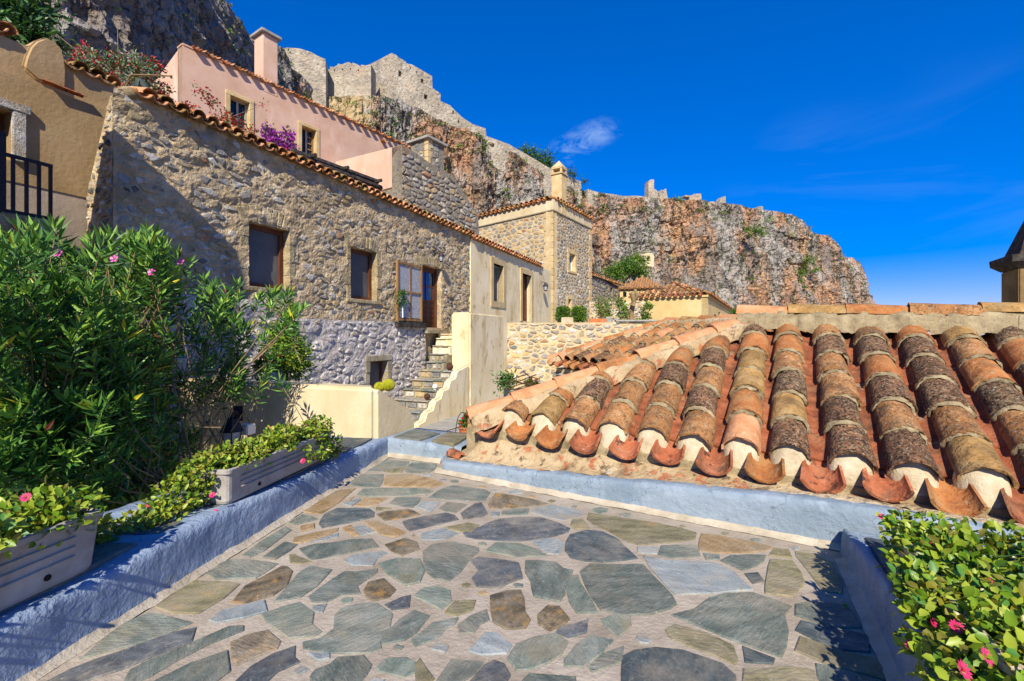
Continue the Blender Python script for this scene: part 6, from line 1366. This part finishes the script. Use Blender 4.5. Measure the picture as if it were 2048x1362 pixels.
blC = along(oC, uC, sC, 1.25, .24, .27, 9, .12, -.02, 3)+along(oC+sC*.16, uC, sC, 1.25, .2, .27, 8, .14, -.03, 4)+along(oC+sC*.4, uC, sC, 1.25, .2, .22, 8, .16, -.02, 5)+along(oC+sC*.62, uC, sC, 1.25, .2, .2, 7, .16, -.04, 6)+[(1.60,1.72,.38,.11,.12,.1),(1.52,1.62,.32,.1,.11,.11),(1.47,1.52,.28,.1,.11,.12),(1.64,1.85,.38,.06,.08,.06),(1.40,1.42,.32,.11,.11,.13),(1.34,1.32,.27,.11,.11,.13),(1.66,1.9,.42,.05,.1,.06),(1.82,2.1,.43,.04,.1,.05),(1.58,1.75,.42,.07,.1,.08),(1.51,1.6,.42,.08,.1,.09),(1.9,2.25,.43,.04,.07,.04)]
plC = trailing('large glossy succulent with magenta flowers covering the cream planter', blC, 9000, .046, [5,4.5,2,1.2], [(P(1912,1253,1.5),1.3),(P(1818,1290,1.58),1.15),(P(1867,1246,1.56),.9),(P(1970,1312,1.32),1.5),(P(1925,1340,1.32),1.6),(P(1780,1105,2.25),.8),(P(1817,1066,2.24),1),(P(1862,1090,2.05),1.1),(P(1980,1165,1.68),1),(P(1763,1033,2.42),1)], .017, 3)
lpp = []; ldd = []
for a, b in ((P(1800,1052,2.36), P(1765,1036,2.42)), (P(1800,1110,2.3), P(1778,1112,2.32)), (P(1810,1062,2.34), P(1800,1028,2.4))):
    mb = MB(); mb.tube([a, (a+b)/2+Vector((0,0,.01)), b], [.005,.004,.003], 5); mb.build('shoot', M['bs1'], plC)
    for k in range(9): lpp.append(a.lerp(b, k/8)); ldd.append(Vector((orr.uniform(-1,1), orr.uniform(-1,1), orr.uniform(-.2,1))))
leafmesh('shoot_leaves', lpp, ldd, [.05]*len(lpp), [.03]*len(lpp), ['ap1','ap2'], [orr.randint(0,1) for _ in lpp], plC, .15, True)
fl_ = thing('fallen_leaf', (P(1687,1214,2.34)), 'single small green leaf lying on the shaded paving', 'leaf')
q = onZ(1687, 1214, .02); leafmesh('leaf_blade', [q], [Vector((.8,.4,.1))], [.04], [.025], ['bs3'], [0], fl_, .1, True, [Vector((0,0,1))])

# round clipped bush with red flowers against the lavender wall, in a lavender tub
rb = [pb(575,705,6.6,40,42),pb(590,730,6.6,30,28),pb(560,672,6.7,26,24)]
clump_tree('round_bush', tuple(P(570,760,6.7)), 'round clipped bush in front of the lavender wall', 'bush', rb, 2600, .055, ['ap1','ap2','bs1'], [3,3,3], [([P(572,790,6.7),P(575,720,6.65)], .03, .02)], asp=.6)
q = P(536,740,6.45); gp = thing('potted_geranium', tuple(q), 'red geranium in a lavender painted tub beside the round bush', 'plant')
mb = MB(); mb.lathe(q+Vector((0,0,-.9)), [(.14,0),(.2,.6),(.21,.86),(.19,.88),(.17,.82)], 16); mb.build('tub', M['lav'], gp)
leafmesh('foliage', *(lambda a: (a[0], a[1]))(blob_pts([(q.x,q.y,q.z+.06,.16,.16,.12)], 240)), [.07]*240, [.05]*240, ['bs1','red'], pick([4,1.2],240), gp)
# golden barrel cactus in a pot
q = P(768,792,7.4); cb = thing('barrel_cactus', tuple(q), 'pair of yellow green barrel cacti in a terracotta pot by the steps', 'cactus')
for i, (px, py, r_) in enumerate(((759,774,11),(777,770,13))):
    c_ = P(px, py, 7.4+.05*i); R_ = r_*7.4/F; mb = MB(); vs_ = []; nu, nv = 40, 10
    for a in range(nv+1):
        for b in range(nu):
            rr_ = R_*(1-.12*(b % 2)); th = pi*a/nv; vs_.append(c_+Vector((rr_*sin(th)*cos(2*pi*b/nu), rr_*sin(th)*sin(2*pi*b/nu), R_*.95*cos(th))))
    mb.add(vs_, [(a*nu+b, a*nu+(b+1)%nu, (a+1)*nu+(b+1)%nu, (a+1)*nu+b) for a in range(nv) for b in range(nu)]); mb.build('cactus_ball', mk('cactus_%d' % i, ['#6f7a1c','#98981f','#b9b030'], 20, bump=.4, bscale=120), cb)
mb = MB(); mb.lathe(P(769,790,7.42)+Vector((0,0,-.3)), [(.06,0),(.085,.22),(.095,.23),(.095,.28),(.08,.28)], 14); mb.build('pot', M['terra'], cb)
# balls on the stair edge
for lb, i, d_, r_, m_ in (('upper rust brown ball on the stair edge below the tall block', 5, 1.0, .095, 'rust'), ('white ball on the stair edge between the two rust balls', 3, .98, .07, 'white'), ('lower rust brown ball on the stair edge', 2, .98, .08, 'rust')):
    t_, z_ = ST[i]; c_ = FH.p(t_+.14, z_+r_+.01, d_); b_ = thing('stair_ball', tuple(c_-Vector((0,0,r_))), lb, 'ball', 'balls along the stair edge')
    mb = MB(); mb.ball(c_, r_, 18, 12); mb.build('ball', M[m_], b_, True)
    mb = MB(); mb.lathe(c_-Vector((0,0,r_+.008)), [(r_*.55,0),(r_*.5,.016),(r_*.3,.02)], 14); mb.build('base_ring', M[m_], b_)
# lanterns
def lantern(label, c, n, s, arm=True, glassm='curtain'):
    c = Vector(c); n = Vector((n[0], n[1], 0)).normalized(); t = thing('wall_lantern', tuple(c), label, 'lamp', 'wall lanterns')
    mb = MB(); mb.lathe(c, [(.02*s,.1*s),(.05*s,.12*s),(.1*s,.02*s),(.115*s,0),(.09*s,-.005*s)], 6); mb.lathe(c+Vector((0,0,.1*s)), [(.012*s,0),(.02*s,.03*s),(.006*s,.06*s)], 6); mb.build('hood', M['iron'], t)
    mb = MB(); mb.lathe(c, [(.088*s,-.006*s),(.062*s,-.15*s),(.0,-.15*s)], 6); mb.build('glass', M[glassm], t)
    mb = MB()
    for k in range(6):
        a = 2*pi*k/6; mb.tube([c+Vector((.09*s*cos(a), .09*s*sin(a), -.004)), c+Vector((.064*s*cos(a), .064*s*sin(a), -.152*s))], .006*s, 4)
    mb.lathe(c, [(.068*s,-.15*s),(.05*s,-.175*s),(.01*s,-.19*s)], 6); mb.build('cage', M['iron'], t)
    if arm:
        mb = MB(); mb.tube([c+Vector((0,0,.14*s)), c-n*.12*s+Vector((0,0,.17*s)), c-n*.24*s+Vector((0,0,.13*s))], .012*s, 6); mb.build('arm', M['iron'], t)
        mb = MB(); fr = Fr(0, (c-n*.26*s).y, math.degrees(atan2(-n.y, n.x)), (c-n*.26*s).x); mb.box(fr, -.04*s, .04*s, c.z+.05*s, c.z+.2*s, -.02*s, .02*s); mb.build('back_plate', M['iron'], t)
    return t
lantern('black lantern on the cream garden wall half hidden by leaves', P(464,862,5.0), (.34,-.94), 1.15)
lantern('small lantern above the brown stone house door', FH.p(*FH.tz(870,514), .22), FH.n, .9)
lantern('small lantern beside the cream house door', FC.p(*FC.tz(1082,573), .24), FC.n, 1.3)
q = P(492,858,5.35); mb = MB(); fr = Fr(0, q.y, 109.6, q.x); mb.box(fr, -.09, .09, q.z-.06, q.z+.06, -.06, .06)
jb = mb.build('junction_box', M['white'], None, bevel=.01); tag(jb, 'small white electrical box beside the black lantern', 'electrical box')
# wreath with blue and white ribbon on the open door leaf
q = SH.p(*SH.tz(799,597), .08); wr_ = thing('door_wreath', tuple(q), 'leafy wreath with blue and white ribbon on the open door leaf', 'wreath')
fr3 = lambda a, r_: q+Vector((SH.u.x,SH.u.y,0))*r_*cos(a)+Vector((0,0,r_*1.3*sin(a)))
n = 260; aa = rng.uniform(0, 2*pi, n); pp = [fr3(a, .14+.03*rng.normal())+Vector(rng.normal(size=3)*.02) for a in aa]
leafmesh('leaves', pp, rng.normal(size=(n,3)), [.08]*n, [.03]*n, ['ol1','bs1','silv'], pick([3,2,1],n), wr_)
for k, m_ in ((0,'white'),(1,'glass_b')):
    mb = MB(); b_ = fr3(-pi/2+.3*k, .1); mb.add([b_, b_+Vector((.022,.01,0)), b_+Vector((.03-.05*k,.01,-.36)), b_+Vector((.0-.05*k,0,-.38)), b_+Vector((0,.004,0)), b_+Vector((.022,.014,0)), b_+Vector((.03-.05*k,.014,-.36)), b_+Vector((-.05*k,.004,-.38))], [(0,1,2,3),(7,6,5,4),(0,4,5,1),(1,5,6,2),(2,6,7,3),(3,7,4,0)]); mb.build('ribbon', M[m_], wr_)
# topiary boxes and troughs on the upper terrace
for lb, px in (('clipped box bush nearer the cream house on the upper terrace', 1126), ('clipped box bush nearer the yellow house on the upper terrace', 1158)):
    bl = [pb(px, 628, 19.6, 13, 13), pb(px-5, 622, 19.6, 9, 9), pb(px+6, 634, 19.6, 9, 9), pb(px+5, 621, 19.6, 9, 8), pb(px-6, 634, 19.6, 9, 9)]
    clump_tree('box_topiary', tuple(P(px, 645, 19.6)), lb, 'topiary', bl, 4200, .06, ['bs3','bs1','pine'], [4,3,3], [([P(px,648,19.6),P(px,625,19.6)], .05, .03)], 'clipped box bushes', asp=.6, shell=.8, jit=.25)
fr = Fr(1125, 19.3, 97); tb_ = thing('terrace_trough', tuple(fr.p(.2,1.9,0)), 'whitish trough under the clipped box bushes', 'planter'); mb = MB(); mb.box(fr, -.05, .45, 1.9, 2.15, -.2, .1); mb.build('trough', M['box_cream'], tb_, bevel=.02)
fr = Fr(1180, 19.5, 97); tb_ = thing('terrace_trough', tuple(fr.p(.4,1.9,0)), 'long terracotta trough on the upper terrace', 'planter'); mb = MB(); mb.box(fr, 0, .68, 1.9, 2.1, -.2, .1); mb.build('trough', M['terra'], tb_, bevel=.02)
fr = Fr(1213, 19.5, 97); tb_ = thing('grey_pot', tuple(fr.p(.1,1.9,0)), 'square grey pot beside the terracotta trough', 'pot'); mb = MB(); mb.hexa([fr.p(0,1.9,-.15),fr.p(0,1.9,.1),fr.p(.18,1.9,.1),fr.p(.18,1.9,-.15),fr.p(-.04,2.18,-.18),fr.p(-.04,2.18,.13),fr.p(.22,2.18,.13),fr.p(.22,2.18,-.18)]); mb.build('pot', M['cement'], tb_, bevel=.01)
# gnarled grey tree by the yellow house
gt = thing('gnarled_tree', tuple(P(1262,648,22)), 'gnarled grey trunk with sparse leaves before the yellow house', 'tree'); mb = MB()
base = P(1263,655,22)
for pts, r0, r1 in ((((1263,655),(1262,625),(1268,600),(1262,585)), .14, .11), (((1265,612),(1276,592),(1270,580)), .13, .08), (((1262,630),(1248,610),(1240,596)), .05, .02), (((1264,640),(1285,615),(1300,612)), .04, .015), (((1262,620),(1250,630),(1236,640)), .04, .015)):
    L_ = [P(a, b, 22+orr.uniform(-.2,.2)) for a, b in pts]; mb.tube(L_, [r0+(r1-r0)*i/(len(L_)-1) for i in range(len(L_))], 7)
mb.build('trunk', M['stem'], gt)
p_, d_ = blob_pts([pb(1290,630,22,12,18),pb(1298,612,22,9,8),pb(1246,625,22,12,22),pb(1240,605,22,8,12),pb(1275,645,22,14,6)], 700, .1); leafmesh('foliage', p_, d_+rng.normal(size=p_.shape)*.7, [.16]*700, [.09]*700, ['bs3','bs1','bs2'], pick([3,2,2],700), gt)
for lb, px, py in (('dry climber tuft on the vine wall near the tower', 1200, 605), ('dry climber tuft in the middle of the vine wall', 1214, 607)):
    clump_tree('climber', tuple(P(px,py,25.7)), lb, 'plant', [pb(px,py,25.7,5,9),pb(px+3,py+18,25.7,7,10)], 320, .14, ['bs3','bs2'], [2,2])

# bougainvilleas
def bougain(label, blobs, n, ls, mats, wts, twigs, loc, asp=.8):
    t = thing('bougainvillea', loc, label, 'shrub'); p_, d = blob_pts(blobs, n, .25); p_ += rng.normal(size=p_.shape)*ls*.8
    leafmesh('foliage', p_, d+rng.normal(size=p_.shape), ls*rng.uniform(.6,1.3,n), ls*asp*rng.uniform(.6,1.2,n), mats, pick(wts, n), t)
    mb = MB()
    for w_ in twigs: mb.tube(w_[0], [w_[1], w_[1]*.8, w_[1]*.5] if len(w_[0]) == 3 else w_[1], 5)
    mb.build('branches', M['stem'], t); return t
bougain('purple bougainvillea below the far pink house window', [pb(535,262,13.4,9,9),pb(545,280,13.4,16,20),pb(575,270,13.5,9,14),pb(580,290,13.5,12,9),pb(560,295,13.4,20,10)], 1500, .085, ['purp','mag','bs1','stem_d'], [7,1,1.6,1.5], [([P(555,310,13.4),P(550,285,13.4),P(535,258,13.4)], .02), ([P(562,310,13.4),P(570,285,13.4),P(580,258,13.4)], .02)], tuple(P(555,310,13.4)))
bougain('red bougainvillea trailing along the eave under the near pink window', [pb(440,240,11.6,14,8),pb(470,245,11.8,18,8),pb(410,190,11.4,10,9),pb(425,205,11.5,8,6),pb(380,215,11.2,12,7),pb(500,258,12.3,12,6),pb(455,228,11.7,8,6),pb(525,208,12.2,6,2),pb(395,180,11.4,5,7)], 620, .07, ['red','bs1','bs2'], [5,3,1], [([P(430,250,11.5),P(418,210,11.5),P(392,165,11.4)], .012), ([P(430,250,11.5),P(460,235,11.7),P(530,208,12.2)], .01), ([P(440,255,11.5),P(480,255,12),P(520,275,12.6)], .012)], tuple(P(430,255,11.5)))
bougain('silvery shrub with red bougainvillea sprays behind the ochre house', [pb(190,140,9.5,34,26),pb(235,135,9.7,30,26),pb(270,130,10,24,20),pb(210,170,9.4,36,20),pb(160,150,9.3,22,20),pb(290,150,10,24,18),pb(250,165,9.5,26,18),pb(175,110,9.6,16,12)], 5200, .075, ['silv','bs1','bs3','red'], [4.5,3,1,1.5], [([P(240,190,9.4),P(237,130,9.5),P(235,55,9.6)], .012), ([P(238,190,9.3),P(262,150,9.4),P(345,152,9.8)], .03), ([P(240,190,9.3),P(200,140,9.4),P(115,70,9.6)], .01)], tuple(P(235,190,9.4)), asp=.5)
bougain('red bougainvillea at the corner of the pink house', [pb(312,188,10.6,10,12),pb(322,198,10.7,12,8),pb(330,175,10.8,8,8),pb(310,130,10.4,16,7)], 420, .075, ['red','bs1'], [3,3], [([P(300,205,10.5),P(315,185,10.6),P(332,165,10.8)], .012)], tuple(P(300,205,10.5)))
bougain('bright red bougainvillea beside the chimney hood', [pb(5,100,9,18,10),pb(25,104,9,14,9),pb(45,107,9,10,8),pb(-20,98,9,18,12)], 700, .075, ['red','bs1'], [6,2], [([P(0,140,9),P(10,115,9),P(30,100,9)], .015)], tuple(P(0,140,9)))
bougain('red sprays above the silvery shrub', [pb(172,105,10.2,12,7),pb(185,112,10.2,9,6),pb(160,122,10.2,9,6)], 300, .08, ['red','bs1'], [6,1.5], [([P(190,150,10.2),P(180,125,10.2),P(165,100,10.2)], .012)], tuple(P(190,150,10.2)))
clump_tree('wall_weed', tuple(P(885,360,23.4)), 'tuft of weeds on the grey rubble wall', 'plant', [pb(880,358,23.2,9,9),pb(888,368,23.4,8,8),pb(868,332,23,6,8)], 420, .16, ['bs3','bs2','bs1'], [3,2,1])
# green timber trestle on the stone house roof
tg = thing('green_trestle', tuple(P(285,190,8.2)), 'weathered green timber trestle on the stone house roof end', 'trestle')
for a, b in (((263,178),(281,160)),((281,160),(303,190)),((281,160),(275,186))):
    mb = MB(); mb.tube([P(a[0],a[1],7.6), P(b[0],b[1],7.7)], .045, 4); mb.build('timber', mk('green_paint_%d' % a[0], ['#3d4a44','#4c5a52','#66716a'], 9), tg)
# iron pergola with climber and bottles in the courtyard
ip = thing('iron_trellis', tuple(P(1050,800,10.8)), 'rusty iron rod trellis over the small courtyard', 'trellis')
ORG = (980,700,10.48)
def zq(x, y, Y): return P(980+x/10.48, 700+y/10.48, Y)
for pts in (((300,700),(560,570),(800,505)),((420,690),(640,640),(970,515)),((420,790),(700,690),(1050,600)),((500,830),(800,725),(1050,640)),((290,815),(540,830),(860,765)),((370,900),(620,835),(840,770)),((520,950),(600,870),(830,860)),((690,440),(830,560),(1040,610)),((560,670),(700,700),(900,720))):
    mb = MB(); mb.tube([zq(x, y, 11.3+.002*(500-y)) for x, y in pts], .014, 5); mb.build('rod', M['rust'], ip)
clump_tree('climbing_vine', tuple(zq(300,760,11.2)), 'dark green vine at the foot of the stair block', 'vine', [tuple(list(zq(300,620,11.3))+[.14,.14,.18]), tuple(list(zq(420,600,11.3))+[.1,.1,.1]), tuple(list(zq(280,720,11.2))+[.12,.12,.14]), tuple(list(zq(480,680,11.2))+[.07,.07,.06])], 420, .085, ['ol1','bs1','ol3'], [3,2,2], asp=.6)
q = zq(850,760,11.1); yp_ = thing('potted_plant', tuple(q), 'yellow flowering plant round a rusty post in the courtyard', 'plant')
mb = MB(); mb.lathe(zq(850,700,11.1), [(.05,-.6),(.05,.1),(.04,.14),(.035,.15)], 8); mb.build('post', M['rust'], yp_)
p_, d_ = blob_pts([tuple(list(zq(900,760,11.1))+[.16,.12,.1]), tuple(list(zq(820,690,11.1))+[.1,.1,.08]), tuple(list(zq(940,720,11.1))+[.1,.1,.08])], 360, .2); leafmesh('foliage', p_, d_+rng.normal(size=p_.shape)*.5, [.08]*360, [.05]*360, ['bs1','ol4','ol1'], pick([3,1.5,2],360), yp_)
q = zq(437,1040,10.6); gb = thing('glass_flask', tuple(q), 'white round bottle in the shade behind the hip tiles', 'bottle'); mb = MB(); mb.lathe(q, [(.02,-.12),(.065,-.08),(.072,-.02),(.05,.05),(.022,.075),(.022,.12)], 12); mb.build('flask', M['white'], gb, True)
# flower basket with wire hoop beside the far kerb
q = P(931,866,6.4); fbk = thing('flower_basket', tuple(q), 'orange basket of flowers with a wire hoop beyond the far kerb', 'basket')
mb = MB(); mb.lathe(q+Vector((0,0,-.04)), [(.06,0),(.085,.07),(.095,.13),(.085,.13)], 14)
mb.build('basket', M['terra'], fbk)
for k in range(3): mb = MB(); mb.lathe(q+Vector((0,0,-.03+.045*k)), [(.074+.011*k,0),(.08+.011*k,.01),(.074+.011*k,.02)], 14); mb.build('weave_band', M['t_hook'], fbk)
mb = MB(); mb.tube([q+Vector((-.1+.19*.5-.19*.5*cos(a)*1.0-.04, 0, -.05+.34*sin(a))) for a in np.linspace(0, pi*.62, 12)], .006, 5); mb.build('hoop', M['iron'], fbk)
p_, d_ = blob_pts([(q.x,q.y,q.z+.15,.08,.08,.07),(q.x+.02,q.y,q.z+.22,.05,.05,.06)], 260, .2); leafmesh('foliage', p_, d_+rng.normal(size=p_.shape)*.5, [.06]*260, [.03]*260, ['bs1','ol1','red'], pick([3,2,1.2],260), fbk)
mb = MB(); mb.tube([P(893,862,6.6), P(918,854,6.5)], .006, 5); mb.tube([P(893,862,6.6), P(893,872,6.6)], .006, 4); hr = mb.build('hand_rail', M['iron']); tag(hr, 'thin dark iron rod leaning behind the flower basket', 'rod')
